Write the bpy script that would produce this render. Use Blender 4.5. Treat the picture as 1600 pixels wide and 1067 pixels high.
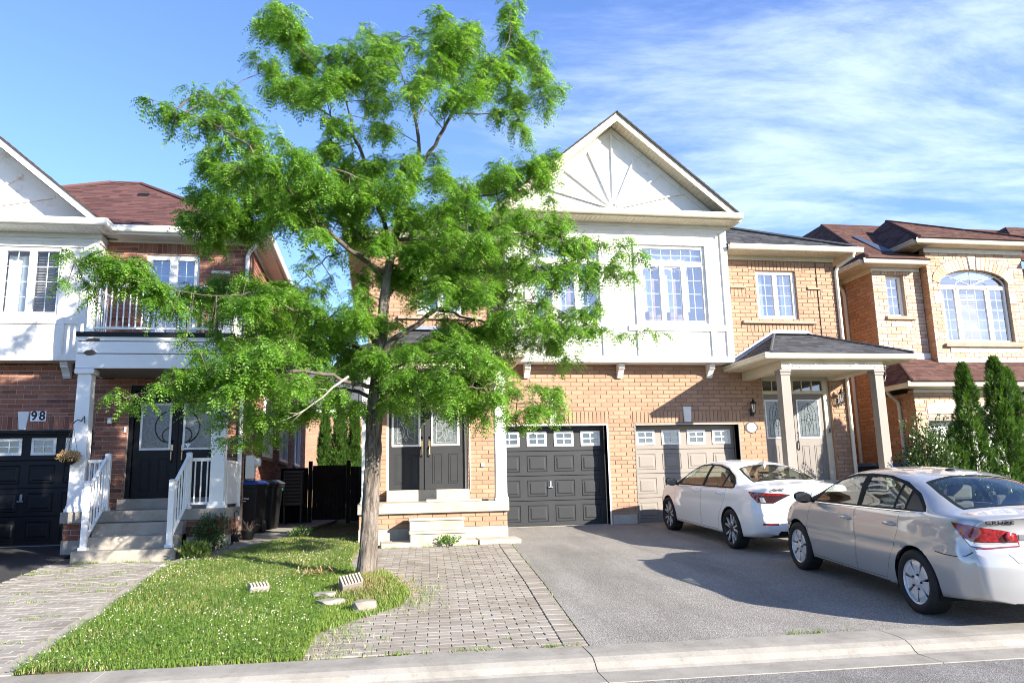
import bpy, bmesh, math, random
import numpy as np
from mathutils import Vector, Matrix
R = math.radians
sc = bpy.context.scene
for _o in list(bpy.data.objects): bpy.data.objects.remove(_o)
C = sc.collection
rng = random.Random(7)
nrng = np.random.default_rng(7)

# ------------------------------------------------------------------ camera
CAM = (-2.54685, -16.5366, .88541); YAW, PITCH, ROLL, FPX = .17482, .18244, -.02359, 1212.248
_f = Vector((math.sin(YAW)*math.cos(PITCH), math.cos(YAW)*math.cos(PITCH), math.sin(PITCH)))
_r = Vector((math.cos(YAW), -math.sin(YAW), 0)); _u = _r.cross(_f)
_r2 = math.cos(ROLL)*_r + math.sin(ROLL)*_u; _u2 = -math.sin(ROLL)*_r + math.cos(ROLL)*_u
cd = bpy.data.cameras.new('camera'); cam = bpy.data.objects.new('camera', cd); C.objects.link(cam)
cd.sensor_width = 36; cd.lens = 36*FPX/1600; cd.clip_start = .1; cd.clip_end = 3000
cam.matrix_world = Matrix(((_r2.x, _u2.x, -_f.x, CAM[0]), (_r2.y, _u2.y, -_f.y, CAM[1]), (_r2.z, _u2.z, -_f.z, CAM[2]), (0, 0, 0, 1)))
sc.camera = cam

# ------------------------------------------------------------------ world, sun, exposure
AZ, EL = R(42), R(21.2)                   # sun azimuth right of the facade normal, elevation
SUND = Vector((math.sin(AZ)*math.cos(EL), -math.cos(AZ)*math.cos(EL), math.sin(EL)))
sd = bpy.data.lights.new('sun', 'SUN'); sun = bpy.data.objects.new('sun', sd); C.objects.link(sun)
sd.energy = 5.0; sd.angle = R(.53); sd.color = (1, .93, .82)
sun.rotation_euler = SUND.to_track_quat('Z', 'Y').to_euler()
wd = bpy.data.worlds.new('World'); sc.world = wd; wd.use_nodes = True
SKY_STRENGTH = .092
def build_world():
    nt = wd.node_tree; N = nt.nodes; L = nt.links; N.clear()
    out = N.new('ShaderNodeOutputWorld'); bg = N.new('ShaderNodeBackground'); L.new(bg.outputs[0], out.inputs[0])
    bg.inputs['Strength'].default_value = SKY_STRENGTH
    sky = N.new('ShaderNodeTexSky'); sky.sky_type = 'NISHITA'; sky.sun_disc = False
    sky.sun_elevation = EL; sky.sun_rotation = math.pi - AZ; sky.air_density = 1.0; sky.dust_density = .25; sky.ozone_density = 2.5
    tc = N.new('ShaderNodeTexCoord')
    # cirrus: project the direction onto a high flat layer
    sep = N.new('ShaderNodeSeparateXYZ'); L.new(tc.outputs['Generated'], sep.inputs[0])
    mx = N.new('ShaderNodeMath'); mx.operation = 'MAXIMUM'; mx.inputs[1].default_value = .06; L.new(sep.outputs['Z'], mx.inputs[0])
    dv = N.new('ShaderNodeVectorMath'); dv.operation = 'DIVIDE'; cmb = N.new('ShaderNodeCombineXYZ')
    for i in range(3): L.new(mx.outputs[0], cmb.inputs[i])
    L.new(tc.outputs['Generated'], dv.inputs[0]); L.new(cmb.outputs[0], dv.inputs[1])
    mp = N.new('ShaderNodeMapping'); mp.inputs['Rotation'].default_value = (0, 0, R(-28)); mp.inputs['Scale'].default_value = (.55, 1.25, 1); mp.inputs['Location'].default_value = (.35, .3, 0)
    L.new(dv.outputs[0], mp.inputs[0])
    n1 = N.new('ShaderNodeTexNoise'); n1.inputs['Scale'].default_value = 1.9; n1.inputs['Detail'].default_value = 11; n1.inputs['Roughness'].default_value = .66; n1.inputs['Distortion'].default_value = .25
    L.new(mp.outputs[0], n1.inputs[0])
    n2 = N.new('ShaderNodeTexNoise'); n2.inputs['Scale'].default_value = .42; n2.inputs['Detail'].default_value = 3
    L.new(dv.outputs[0], n2.inputs[0])
    # more cloud to the right of the view (towards +x)
    mr = N.new('ShaderNodeMapRange'); mr.inputs['From Min'].default_value = -.6; mr.inputs['From Max'].default_value = 1.5; mr.inputs['To Min'].default_value = -.20; mr.inputs['To Max'].default_value = .09
    sp2 = N.new('ShaderNodeSeparateXYZ'); L.new(dv.outputs[0], sp2.inputs[0]); L.new(sp2.outputs['X'], mr.inputs['Value'])
    ad = N.new('ShaderNodeMath'); ad.operation = 'MULTIPLY_ADD'; ad.inputs[1].default_value = .5; L.new(n2.outputs[0], ad.inputs[0]); L.new(mr.outputs[0], ad.inputs[2])
    a2 = N.new('ShaderNodeMath'); a2.operation = 'ADD'; L.new(ad.outputs[0], a2.inputs[0]); L.new(n1.outputs[0], a2.inputs[1])
    cr = N.new('ShaderNodeMapRange'); cr.interpolation_type = 'SMOOTHSTEP'; cr.inputs['From Min'].default_value = .69; cr.inputs['From Max'].default_value = 1.12; cr.inputs['To Max'].default_value = .66
    L.new(a2.outputs[0], cr.inputs['Value'])
    mix = N.new('ShaderNodeMix'); mix.data_type = 'RGBA'; L.new(cr.outputs[0], mix.inputs[0])
    gam = N.new('ShaderNodeMix'); gam.data_type = 'RGBA'; gam.blend_type = 'MULTIPLY'; gam.inputs[0].default_value = 1
    L.new(sky.outputs[0], gam.inputs[6]); gam.inputs[7].default_value = (*SKYTINT, 1)
    L.new(gam.outputs[2], mix.inputs[6]); mix.inputs[7].default_value = (*CLOUDC, 1)
    L.new(mix.outputs[2], bg.inputs[0])
SKYTINT = (.86, .94, 1.26); CLOUDC = (4.3, 5.1, 6.7)
build_world()
sc.view_settings.view_transform = 'Standard'; sc.view_settings.look = 'None'; sc.view_settings.exposure = 1.65; sc.view_settings.gamma = 1; sc.view_settings.use_curve_mapping = False
sc.cycles.max_bounces = 8; sc.cycles.transparent_max_bounces = 12; sc.cycles.caustics_reflective = False; sc.cycles.caustics_refractive = False
sc.cycles.use_denoising = True; sc.cycles.filter_width = 1.0

# ------------------------------------------------------------------ materials
def lin(h):
    c = [int(h[i:i+2], 16)/255 for i in (0, 2, 4)]
    return tuple(x/12.92 if x <= .04045 else ((x+.055)/1.055)**2.4 for x in c)
class Mt:
    def __init__(s, name, rough=.6, spec=.4, metal=0, coat=0):
        s.m = bpy.data.materials.new(name); s.m.use_nodes = True; s.nt = s.m.node_tree; s.N = s.nt.nodes
        s.b = s.N['Principled BSDF']; s.b.inputs['Roughness'].default_value = rough; s.b.inputs['Specular IOR Level'].default_value = spec
        s.b.inputs['Metallic'].default_value = metal; s.b.inputs['Coat Weight'].default_value = coat
        s.tc = None
    def L(s, a, b): s.nt.links.new(a, b)
    def co(s, scale=None, kind='Object'):
        if s.tc is None: s.tc = s.N.new('ShaderNodeTexCoord')
        geo = s.N.new('ShaderNodeNewGeometry')
        src = geo.outputs['Position']
        if scale is None: return src
        mp = s.N.new('ShaderNodeMapping'); mp.inputs['Scale'].default_value = scale if not np.isscalar(scale) else (scale,)*3
        s.L(src, mp.inputs[0]); return mp.outputs[0]
    def noise(s, scale, detail=4, rough=.55, stretch=None, dist=0):
        n = s.N.new('ShaderNodeTexNoise'); n.inputs['Scale'].default_value = scale; n.inputs['Detail'].default_value = detail; n.inputs['Roughness'].default_value = rough; n.inputs['Distortion'].default_value = dist
        s.L(s.co(stretch), n.inputs[0]); return n.outputs[0]
    def ramp(s, fac, stops):
        r = s.N.new('ShaderNodeValToRGB'); e = r.color_ramp.elements
        while len(e) > 1: e.remove(e[-1])
        e[0].position = stops[0][0]; e[0].color = (*stops[0][1], 1)
        for p, c in stops[1:]:
            x = e.new(p); x.color = (*c, 1)
        s.L(fac, r.inputs[0]); return r.outputs[0]
    def mix(s, fac, a, b, mode='MIX'):
        m = s.N.new('ShaderNodeMix'); m.data_type = 'RGBA'; m.blend_type = mode
        for v, i in ((fac, 0), (a, 6), (b, 7)):
            if hasattr(v, 'node'): s.L(v, m.inputs[i])
            else: m.inputs[i].default_value = v if i == 0 else (*v, 1)
        return m.outputs[2]
    def rnd(s):
        a = s.N.new('ShaderNodeAttribute'); a.attribute_name = 'rnd'; o = s.N.new('ShaderNodeObjectInfo')
        m = s.N.new('ShaderNodeMath'); m.operation = 'ADD'; s.L(a.outputs['Fac'], m.inputs[0]); s.L(o.outputs['Random'], m.inputs[1])
        f = s.N.new('ShaderNodeMath'); f.operation = 'FRACT'; s.L(m.outputs[0], f.inputs[0]); return f.outputs[0]
    def col(s, c):
        if hasattr(c, 'node'): s.L(c, s.b.inputs['Base Color'])
        else: s.b.inputs['Base Color'].default_value = (*c, 1)
        return s
    def bump(s, h, strength=.3, dist=.01):
        b = s.N.new('ShaderNodeBump'); b.inputs['Strength'].default_value = strength; b.inputs['Distance'].default_value = dist
        s.L(h, b.inputs['Height']); s.L(b.outputs[0], s.b.inputs['Normal']); return s
def simple(name, c, rough=.55, spec=.4, metal=0, coat=0, var=.12, vs=9., bump=0, bs=60):
    m = Mt(name, rough, spec, metal, coat)
    n = m.noise(vs, 5)
    lo = tuple(x*(1-var) for x in c); hi = tuple(min(1, x*(1+var)) for x in c)
    m.col(m.ramp(n, [(.3, lo), (.7, hi)]))
    if bump: m.bump(m.noise(bs, 3), bump, .004)
    return m.m
def brickmat(name, stops, speck=.25, bump=.35):
    m = Mt(name, .85, .2); base = m.ramp(m.rnd(), stops)
    n = m.noise(55, 5, .7); c = m.mix(speck, base, m.ramp(n, [(.3, (.25, .2, .18)), (.7, (1, 1, 1))]), 'MULTIPLY')
    big = m.noise(.7, 6, .65); c = m.mix(.5, c, m.ramp(big, [(.33, (.70, .67, .64)), (.65, (1, 1, 1))]), 'MULTIPLY')
    m.col(c).bump(m.noise(130, 4, .7), bump, .004); return m.m
M = {}
M['brick_tan'] = brickmat('tan brick', [(0, (.335, .207, .138)), (.3, (.38, .24, .16)), (.7, (.42, .266, .178)), (1, (.34, .21, .14))], .2)
M['mortar_tan'] = simple('tan mortar', (.305, .197, .136), .95, .1, bump=.3)
M['brick_red'] = brickmat('red brick', [(0, (.19, .08, .058)), (.18, (.30, .125, .087)), (.55, (.365, .165, .115)), (.8, (.32, .142, .098)), (.9, (.15, .075, .062)), (1, (.44, .23, .165))], .45)
M['mortar_red'] = simple('pale mortar', (.42, .33, .27), .95, .1, bump=.3)
M['brick_buff'] = brickmat('buff brick', [(0, (.50, .33, .21)), (.2, (.63, .46, .33)), (.45, (.68, .54, .42)), (.6, (.55, .36, .24)), (.8, (.62, .47, .37)), (.93, (.45, .28, .19)), (1, (.7, .58, .47))], .35)
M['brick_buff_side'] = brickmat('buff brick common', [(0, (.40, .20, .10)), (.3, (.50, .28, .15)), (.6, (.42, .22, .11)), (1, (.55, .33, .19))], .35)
M['mortar_buff'] = simple('grey mortar', (.36, .27, .20), .95, .1, bump=.3)
def shingle(name, stops, sp):
    m = Mt(name, .95, .15); base = m.ramp(m.rnd(), stops); n = m.noise(230, 3, .8)
    c = m.mix(sp, base, m.ramp(n, [(.3, (.35, .35, .35)), (.7, (1.6, 1.6, 1.6))]), 'MULTIPLY'); m.col(c).bump(m.noise(300, 2), .5, .003); return m.m
M['shingle_black'] = shingle('charcoal shingles', [(0, (.035, .036, .04)), (.5, (.055, .057, .062)), (1, (.08, .082, .09))], .6)
M['shingle_brown'] = shingle('brown shingles', [(0, (.068, .036, .03)), (.5, (.10, .052, .042)), (1, (.13, .072, .058))], .55)
M['shingle_red'] = shingle('reddish brown shingles', [(0, (.062, .032, .031)), (.45, (.095, .046, .043)), (.8, (.12, .06, .055)), (1, (.075, .042, .042))], .55)
M['underlay'] = simple('roof deck', (.05, .045, .042), .95, .1)
M['white'] = simple('white paint', (.80, .79, .76), .5, .4, var=.03, vs=3)
def stuccom():
    m = Mt('white stucco board', .8, .2); n = m.noise(2.2, 6); st = m.noise(5, 6, .6, (1, 1, .09)); c = m.ramp(n, [(.3, (.70, .685, .645)), (.7, (.79, .775, .735))])
    m.col(m.mix(.5, c, m.ramp(st, [(.34, (.80, .77, .72)), (.5, (1, 1, 1))]), 'MULTIPLY')).bump(m.noise(90, 5, .7), .5, .006); return m.m
M['stucco'] = stuccom()
def stained_board():
    m = Mt('weathered white board', .75, .25); n = m.noise(2.4, 7, .68, (1, 1, 1.6)); big = m.noise(.9, 3)
    c = m.ramp(n, [(.34, (.66, .60, .53)), (.42, (.78, .765, .73)), (.7, (.82, .81, .78))]); m.col(m.mix(.25, c, m.ramp(big, [(.4, (.88, .86, .82)), (.6, (1, 1, 1))]), 'MULTIPLY')).bump(m.noise(140, 3), .25, .004); return m.m
M['board'] = stained_board()
M['cream'] = simple('cream aluminium', (.53, .47, .35), .45, .4, var=.05, vs=4)
M['ivory'] = simple('ivory aluminium', (.60, .555, .44), .42, .45, var=.04, vs=4)
M['greywhite'] = simple('pale grey aluminium', (.66, .66, .64), .45, .4, var=.04, vs=4)
M['taupe'] = simple('taupe paint', (.19, .17, .15), .55, .25, var=.05, vs=3)
M['taupe_light'] = simple('pale taupe paint', (.215, .19, .165), .55, .25, var=.05, vs=3)
M['charcoal'] = simple('charcoal paint', (.026, .0275, .030), .5, .25, var=.08, vs=3)
M['black'] = simple('black paint', (.006, .0065, .008), .5, .25, var=.2, vs=4)
M['iron'] = simple('black iron', (.02, .02, .022), .45, .5, metal=.3)
M['steel'] = simple('brushed steel', (.5, .5, .5), .3, .5, metal=1)
M['brass'] = simple('aged brass', (.45, .33, .2), .35, .5, metal=1)
M['galv'] = simple('galvanised flashing', (.20, .23, .30), .45, .5, metal=.3, var=.25, vs=14)
M['flash_dark'] = simple('dark flashing', (.05, .065, .10), .5, .4)
def concrete(name, c, var=.25, crack=False):
    m = Mt(name, .9, .2); n = m.noise(3, 8, .65); n2 = m.noise(90, 3, .7)
    a = m.ramp(n, [(.28, tuple(x*(1-var) for x in c)), (.55, c), (.8, tuple(min(1, x*1.12) for x in c))])
    c2 = m.mix(.35, a, m.ramp(n2, [(.3, (.6, .58, .55)), (.65, (1.05, 1.05, 1.05))]), 'MULTIPLY')
    st = m.noise(1.1, 5, .6, (1, .35, 1), 1.2); c2 = m.mix(.35, c2, m.ramp(st, [(.35, (.55, .52, .48)), (.5, (1, 1, 1))]), 'MULTIPLY')
    sp = m.noise(14, 4, .7); c2 = m.mix(.4, c2, m.ramp(sp, [(.30, (.5, .48, .45)), (.42, (1, 1, 1))]), 'MULTIPLY')
    m.col(c2).bump(m.noise(160, 4, .7), .35, .004); return m.m
M['concrete'] = concrete('concrete', (.34, .31, .265))
M['concrete_kerb'] = concrete('kerb concrete', (.30, .28, .245))
M['parge'] = concrete('pargeting', (.42, .385, .33), .18)
M['stone'] = concrete('cast stone', (.44, .395, .32), .18)
M['stone_sill'] = concrete('stone sill', (.36, .27, .205), .2)
M['stone_white'] = concrete('white cast stone', (.72, .70, .66), .08)
def asphalt(name, c, gran=1.0, dark=.5):
    m = Mt(name, .92, .25)
    v = m.N.new('ShaderNodeTexVoronoi'); v.inputs['Scale'].default_value = 120; m.L(m.co(), v.inputs['Vector'])
    g = m.N.new('ShaderNodeSeparateColor'); m.L(v.outputs['Color'], g.inputs[0])
    base = m.ramp(g.outputs[0], [(0, tuple(x*.55 for x in c)), (.35, tuple(x*.88 for x in c)), (.75, tuple(x*1.1 for x in c)), (1, tuple(x*1.6 for x in c))])
    n = m.noise(.8, 6, .6); base = m.mix(dark, base, m.ramp(n, [(.3, (.62, .61, .6)), (.6, (1.05, 1.05, 1.05))]), 'MULTIPLY')
    tr_ = m.noise(1.5, 5, .6, (1, .14, 1), .4); base = m.mix(.55, base, m.ramp(tr_, [(.36, (.66, .65, .64)), (.52, (1, 1, 1)), (.7, (1.06, 1.05, 1.03))]), 'MULTIPLY')
    sp_ = m.noise(2.6, 3, .5, None, .6); base = m.mix(.8, base, m.ramp(sp_, [(.24, (.45, .44, .43)), (.30, (1, 1, 1))]), 'MULTIPLY')
    n3 = m.noise(28, 3, .7); base = m.mix(.45, base, m.ramp(n3, [(.3, (.6, .6, .6)), (.65, (1.1, 1.1, 1.1))]), 'MULTIPLY')
    m.col(base); m.bump(v.outputs['Distance'], .6*gran, .006); return m.m
M['asphalt'] = asphalt('weathered asphalt', (.255, .24, .218))
M['asphalt_new'] = asphalt('dark asphalt', (.045, .045, .047))
M['road'] = asphalt('road asphalt', (.215, .205, .19))
def paver(name, stops):
    m = Mt(name, .92, .2); base = m.ramp(m.rnd(), stops); n = m.noise(120, 4, .7)
    c = m.mix(.4, base, m.ramp(n, [(.3, (.5, .48, .45)), (.65, (1.1, 1.1, 1.1))]), 'MULTIPLY')
    st = m.noise(1.6, 6, .62); c = m.mix(.5, c, m.ramp(st, [(.33, (.6, .56, .5)), (.52, (1, 1, 1))]), 'MULTIPLY')
    m.col(c).bump(m.noise(200, 3), .4, .004); return m.m
M['paver'] = paver('tan concrete paver', [(0, (.235, .21, .18)), (.35, (.28, .252, .218)), (.75, (.315, .285, .25)), (1, (.25, .215, .185))])
M['paver_grey'] = paver('grey concrete paver', [(0, (.23, .21, .188)), (.5, (.275, .252, .225)), (1, (.31, .285, .255))])
M['joint'] = simple('joint sand', (.115, .10, .08), .95, .1, var=.3, vs=20)
def soilm():
    m = Mt('soil and thatch', .95, .1); n = m.noise(7, 6, .7); m.col(m.ramp(n, [(.3, (.05, .04, .025)), (.5, (.10, .085, .045)), (.62, (.09, .11, .04)), (.8, (.19, .15, .085))])).bump(m.noise(40, 4), .6, .02); return m.m
M['soil'] = soilm()
M['lawn_far'] = simple('distant lawn', (.07, .10, .035), .95, .1, var=.35, vs=3)
def leafm(name, stops, trans=.45, rough=.42):
    m = Mt(name, rough, .5); c = m.ramp(m.rnd(), stops); big = m.noise(1.3, 3); c = m.mix(.3, c, m.ramp(big, [(.35, (.75, .8, .7)), (.65, (1.1, 1.05, 1))]), 'MULTIPLY')
    m.col(c); tr = m.N.new('ShaderNodeBsdfTranslucent'); c2 = m.mix(1, c, (1.5, 1.5, .7), 'MULTIPLY'); m.L(c2, tr.inputs[0])
    mx = m.N.new('ShaderNodeMixShader'); mx.inputs[0].default_value = trans; m.L(m.b.outputs[0], mx.inputs[1]); m.L(tr.outputs[0], mx.inputs[2])
    m.L(mx.outputs[0], m.N['Material Output'].inputs[0]); return m.m
M['locust'] = leafm('locust leaf', [(0, (.07, .17, .018)), (.4, (.125, .265, .03)), (.75, (.185, .35, .05)), (1, (.29, .46, .11))], .5)
M['cedar'] = leafm('cedar foliage', [(0, (.03, .07, .014)), (.6, (.06, .13, .022)), (1, (.10, .19, .03))], .35)
M['shrub'] = leafm('shrub leaf', [(0, (.025, .055, .018)), (.6, (.05, .09, .025)), (1, (.085, .13, .035))], .3)
M['grass'] = leafm('grass blade', [(0, (.085, .17, .024)), (.4, (.15, .245, .034)), (.7, (.21, .28, .055)), (.82, (.36, .33, .13)), (1, (.46, .39, .21))], .35)
M['clover'] = leafm('clover leaf', [(0, (.07, .16, .028)), (.6, (.115, .23, .042)), (1, (.17, .28, .06))], .35)
M['drygrass'] = leafm('dry grass', [(0, (.28, .2, .09)), (.6, (.38, .29, .14)), (1, (.2, .19, .07))], .3)
M['clover_flower'] = simple('clover flower', (.50, .46, .36), .8, .2)
M['petal_red'] = simple('red petals', (.55, .03, .02), .6, .3)
def barkm():
    m = Mt('grey brown bark', .95, .15)
    n = m.noise(17, 7, .72, (1, 1, .16), 1.0); n2 = m.noise(2.2, 4)
    c = m.ramp(n, [(.34, (.04, .032, .026)), (.46, (.125, .104, .086)), (.6, (.225, .192, .162)), (.75, (.30, .262, .228))])
    c = m.mix(.35, c, m.ramp(n2, [(.35, (.6, .58, .55)), (.65, (1.1, 1.1, 1.1))]), 'MULTIPLY'); m.col(c).bump(n, 1.0, .035); return m.m
M['bark'] = barkm()
M['branch'] = simple('branch bark', (.10, .084, .068), .9, .15, var=.4, vs=12, bump=.5, bs=50)
M['deadwood'] = simple('bare dead twig', (.34, .30, .26), .9, .15)
def glassm(name, tint=(.9, .95, .97), base=.10, body=(.03, .04, .05), clear=.75):
    m = bpy.data.materials.new(name); m.use_nodes = True; N = m.node_tree.nodes; L = m.node_tree.links; N.clear()
    o = N.new('ShaderNodeOutputMaterial'); t = N.new('ShaderNodeBsdfTransparent'); t.inputs[0].default_value = (*tint, 1)
    g = N.new('ShaderNodeBsdfGlossy'); g.inputs['Roughness'].default_value = .01; g.inputs[0].default_value = (1, 1, 1, 1)
    d = N.new('ShaderNodeBsdfDiffuse'); d.inputs[0].default_value = (*body, 1)
    m1 = N.new('ShaderNodeMixShader'); m1.inputs[0].default_value = clear; L.new(d.outputs[0], m1.inputs[1]); L.new(t.outputs[0], m1.inputs[2])
    lw = N.new('ShaderNodeLayerWeight'); lw.inputs[0].default_value = .5; fr = N.new('ShaderNodeMath'); fr.operation = 'POWER'; fr.inputs[1].default_value = 5; L.new(lw.outputs['Facing'], fr.inputs[0])
    ma = N.new('ShaderNodeMath'); ma.operation = 'MULTIPLY_ADD'; ma.inputs[1].default_value = .85; ma.inputs[2].default_value = base; ma.use_clamp = True; L.new(fr.outputs[0], ma.inputs[0])
    m2 = N.new('ShaderNodeMixShader'); L.new(ma.outputs[0], m2.inputs[0]); L.new(m1.outputs[0], m2.inputs[1]); L.new(g.outputs[0], m2.inputs[2])
    L.new(m2.outputs[0], o.inputs[0]); return m
M['glass'] = glassm('window glass', base=.26, clear=.97)
M['glass_low'] = glassm('blind window glass', base=.07, clear=.97)
M['glass_dark'] = glassm('garage glass', base=.10, clear=.6)
M['glass_car'] = glassm('car glass', tint=(.70, .78, .74), base=.05, clear=.97)
M['glass_car_back'] = glassm('tinted car glass', tint=(.5, .56, .54), base=.08, clear=.96)
M['room'] = simple('room wall', (.20, .20, .20), .9, .1)
M['curtain'] = simple('white curtain', (.82, .82, .80), .9, .1, var=.04)
M['blind'] = simple('white blind', (.74, .74, .72), .7, .3, var=.05)
M['blind_dark'] = simple('grey blind', (.10, .105, .11), .7, .3, var=.1)
M['camewhite'] = simple('lead came', (.60, .60, .58), .35, .5, metal=.6)
M['frost'] = simple('textured door glass', (.10, .115, .12), .12, .6, var=.5, vs=30, bump=.3, bs=120)
M['plastic_black'] = simple('black plastic', (.011, .011, .012), .5, .25, var=.15)
M['plastic_grey'] = simple('grey plastic', (.05, .052, .055), .5, .4)
M['plastic_blue'] = simple('blue plastic', (.012, .065, .33), .42, .4)
M['plastic_green'] = simple('green plastic', (.01, .22, .10), .45, .4)
M['print_white'] = simple('white print', (.86, .86, .86), .6, .3, var=.02)
M['print_black'] = simple('black print', (.012, .012, .014), .5, .3)
M['wood'] = simple('weathered wood', (.11, .085, .065), .85, .2, var=.35, vs=6)
M['wood_dark'] = simple('dark stained wood', (.013, .012, .011), .8, .2, var=.3, vs=6)
M['straw'] = simple('dry straw', (.45, .30, .14), .9, .15, var=.3, vs=30)
M['rubber'] = simple('tyre rubber', (.018, .018, .019), .75, .3, var=.2)
def paint(name, c, metal=0, rough=.28, coat=1, flake=0):
    m = Mt(name, rough, .5, metal, coat); m.b.inputs['Coat Roughness'].default_value = .04; m.col(c)
    n = m.noise(1.6, 4); mr = m.ramp(n, [(.3, (rough*.9,)*3), (.7, (rough*1.25,)*3)]); m.L(mr, m.b.inputs['Roughness']); return m.m
M['paint_white'] = paint('white car paint', (.80, .80, .80), 0, .35)
M['paint_silver'] = paint('silver car paint', (.42, .42, .418), .4, .32)
M['paint_black'] = paint('black car paint', (.012, .012, .014), 0, .25)
M['alloy'] = simple('alloy wheel', (.62, .62, .63), .32, .5, metal=.35, var=.06)
M['alloy_dark'] = simple('dark wheel', (.03, .03, .032), .4, .5, metal=.3)
M['chrome'] = simple('chrome', (.8, .8, .8), .08, .5, metal=1, var=.02)
M['lamp_red'] = simple('red lamp lens', (.22, .006, .008), .12, .5, coat=1, var=.75, vs=38)
M['lamp_dark'] = paint('smoked lamp lens', (.035, .012, .014), 0, .1)
M['lamp_clear'] = paint('clear lamp lens', (.55, .55, .56), .5, .15)
M['gap'] = simple('panel gap rubber', (.006, .012, .013), .8, .2)
M['interior'] = simple('car interior', (.05, .05, .052), .8, .2, var=.2)
M['interior_light'] = simple('grey upholstery', (.22, .21, .20), .85, .2, var=.12)

# ------------------------------------------------------------------ mesh helpers
class MB:
    def __init__(s): s.v = []; s.f = []; s.m = []; s.r = []
    def add(s, vs, fs, m=0, r=0.):
        n = len(s.v); s.v += [tuple(p) for p in vs]
        for f in fs: s.f.append([i+n for i in f]); s.m.append(m); s.r.append(r)
    def hexa(s, p, m=0, r=0.):       # p: 4 bottom (ccw from outside top view) + 4 top
        s.add(p, [(3, 2, 1, 0), (4, 5, 6, 7), (0, 1, 5, 4), (1, 2, 6, 5), (2, 3, 7, 6), (3, 0, 4, 7)], m, r)
    def box(s, x0, x1, y0, y1, z0, z1, m=0, r=0.):
        s.hexa([(x0, y0, z0), (x1, y0, z0), (x1, y1, z0), (x0, y1, z0), (x0, y0, z1), (x1, y0, z1), (x1, y1, z1), (x0, y1, z1)], m, r)
    def prism(s, pts, off, m=0, r=0.):   # planar polygon extruded by off
        n = len(pts); P = [Vector(p) for p in pts]; o = Vector(off)
        nrm = sum(((P[i]-P[0]).cross(P[(i+1) % n]-P[0]) for i in range(1, n-1)), Vector())
        if nrm.dot(o) > 0: P = P[::-1]
        fs = [tuple(range(n)), tuple(range(2*n-1, n-1, -1))] + [((i+1) % n, i, i+n, (i+1) % n+n) for i in range(n)]
        s.add(P+[p+o for p in P], fs, m, r)
    def tube(s, path, rad, n=8, m=0, r=0., cap=True):
        P = [Vector(p) for p in path]; k = len(P)
        if not hasattr(rad, '__len__'): rad = [rad]*k
        up = Vector((0, 0, 1)); vs = []; prev = None
        for i, p in enumerate(P):
            t = (P[min(i+1, k-1)]-P[max(i-1, 0)]); t = t.normalized() if t.length > 1e-9 else Vector((0, 0, 1))
            if prev is None:
                a = t.cross(up if abs(t.z) < .9 else Vector((1, 0, 0))).normalized()
            else:
                a = prev-t*prev.dot(t); a = a.normalized() if a.length > 1e-6 else t.orthogonal().normalized()
            prev = a; b = t.cross(a)
            vs += [p+(a*math.cos(2*math.pi*j/n)+b*math.sin(2*math.pi*j/n))*rad[i] for j in range(n)]
        fs = [(i*n+j, i*n+(j+1) % n, (i+1)*n+(j+1) % n, (i+1)*n+j) for i in range(k-1) for j in range(n)]
        if cap: fs += [tuple(range(n-1, -1, -1)), tuple((k-1)*n+j for j in range(n))]
        s.add(vs, fs, m, r)
    def lathe(s, prof, c=(0, 0, 0), n=20, axis='z', m=0, r=0.):   # prof: (radius, height)
        vs = []
        for (rr, h) in prof:
            for j in range(n):
                a = 2*math.pi*j/n; x, y = rr*math.cos(a), rr*math.sin(a)
                p = (x, y, h) if axis == 'z' else ((h, x, y) if axis == 'x' else (y, h, x))
                vs.append((p[0]+c[0], p[1]+c[1], p[2]+c[2]))
        k = len(prof)
        fs = [(i*n+j, i*n+(j+1) % n, (i+1)*n+(j+1) % n, (i+1)*n+j) for i in range(k-1) for j in range(n)]
        fs += [tuple(range(n-1, -1, -1)), tuple((k-1)*n+j for j in range(n))]
        s.add(vs, fs, m, r)
    def build(s, name, mats, parent=None, smooth=False, bevel=0, kind=None, label=None, cat=None, group=None, inv=True, seg=1):
        me = bpy.data.meshes.new(name); me.from_pydata(s.v, [], s.f)
        if not isinstance(mats, (list, tuple)): mats = [mats]
        for x in mats: me.materials.append(M[x] if isinstance(x, str) else x)
        if len(mats) > 1: me.polygons.foreach_set('material_index', np.array(s.m, np.int32))
        if any(s.r):
            a = me.attributes.new('rnd', 'FLOAT', 'FACE'); a.data.foreach_set('value', np.array(s.r, np.float32))
        if smooth: me.polygons.foreach_set('use_smooth', np.ones(len(s.f), bool))
        me.update(); o = bpy.data.objects.new(name, me)
        return fin(o, parent, bevel, kind, label, cat, group, inv, seg)
def fin(o, parent=None, bevel=0, kind=None, label=None, cat=None, group=None, inv=True, seg=1):
    C.objects.link(o)
    if parent is not None:
        o.parent = parent
        if inv: o.matrix_parent_inverse = wmat(parent).inverted()
    if bevel:
        b = o.modifiers.new('bevel', 'BEVEL'); b.width = bevel; b.segments = seg; b.limit_method = 'ANGLE'; b.angle_limit = R(40); b.harden_normals = False
    for k, v in (('kind', kind), ('label', label), ('category', cat), ('group', group)):
        if v: o[k] = v
    return o
def wmat(o):
    m = Matrix.LocRotScale(o.location, o.rotation_euler, o.scale)
    return wmat(o.parent) @ o.matrix_parent_inverse @ m if o.parent else m
def thing(name, label, cat, loc=(0, 0, 0), rz=0, group=None):
    o = bpy.data.objects.new(name, None); o.location = loc; o.rotation_euler = (0, 0, rz); o.empty_display_size = .2
    return fin(o, None, label=label, cat=cat, group=group)
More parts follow.
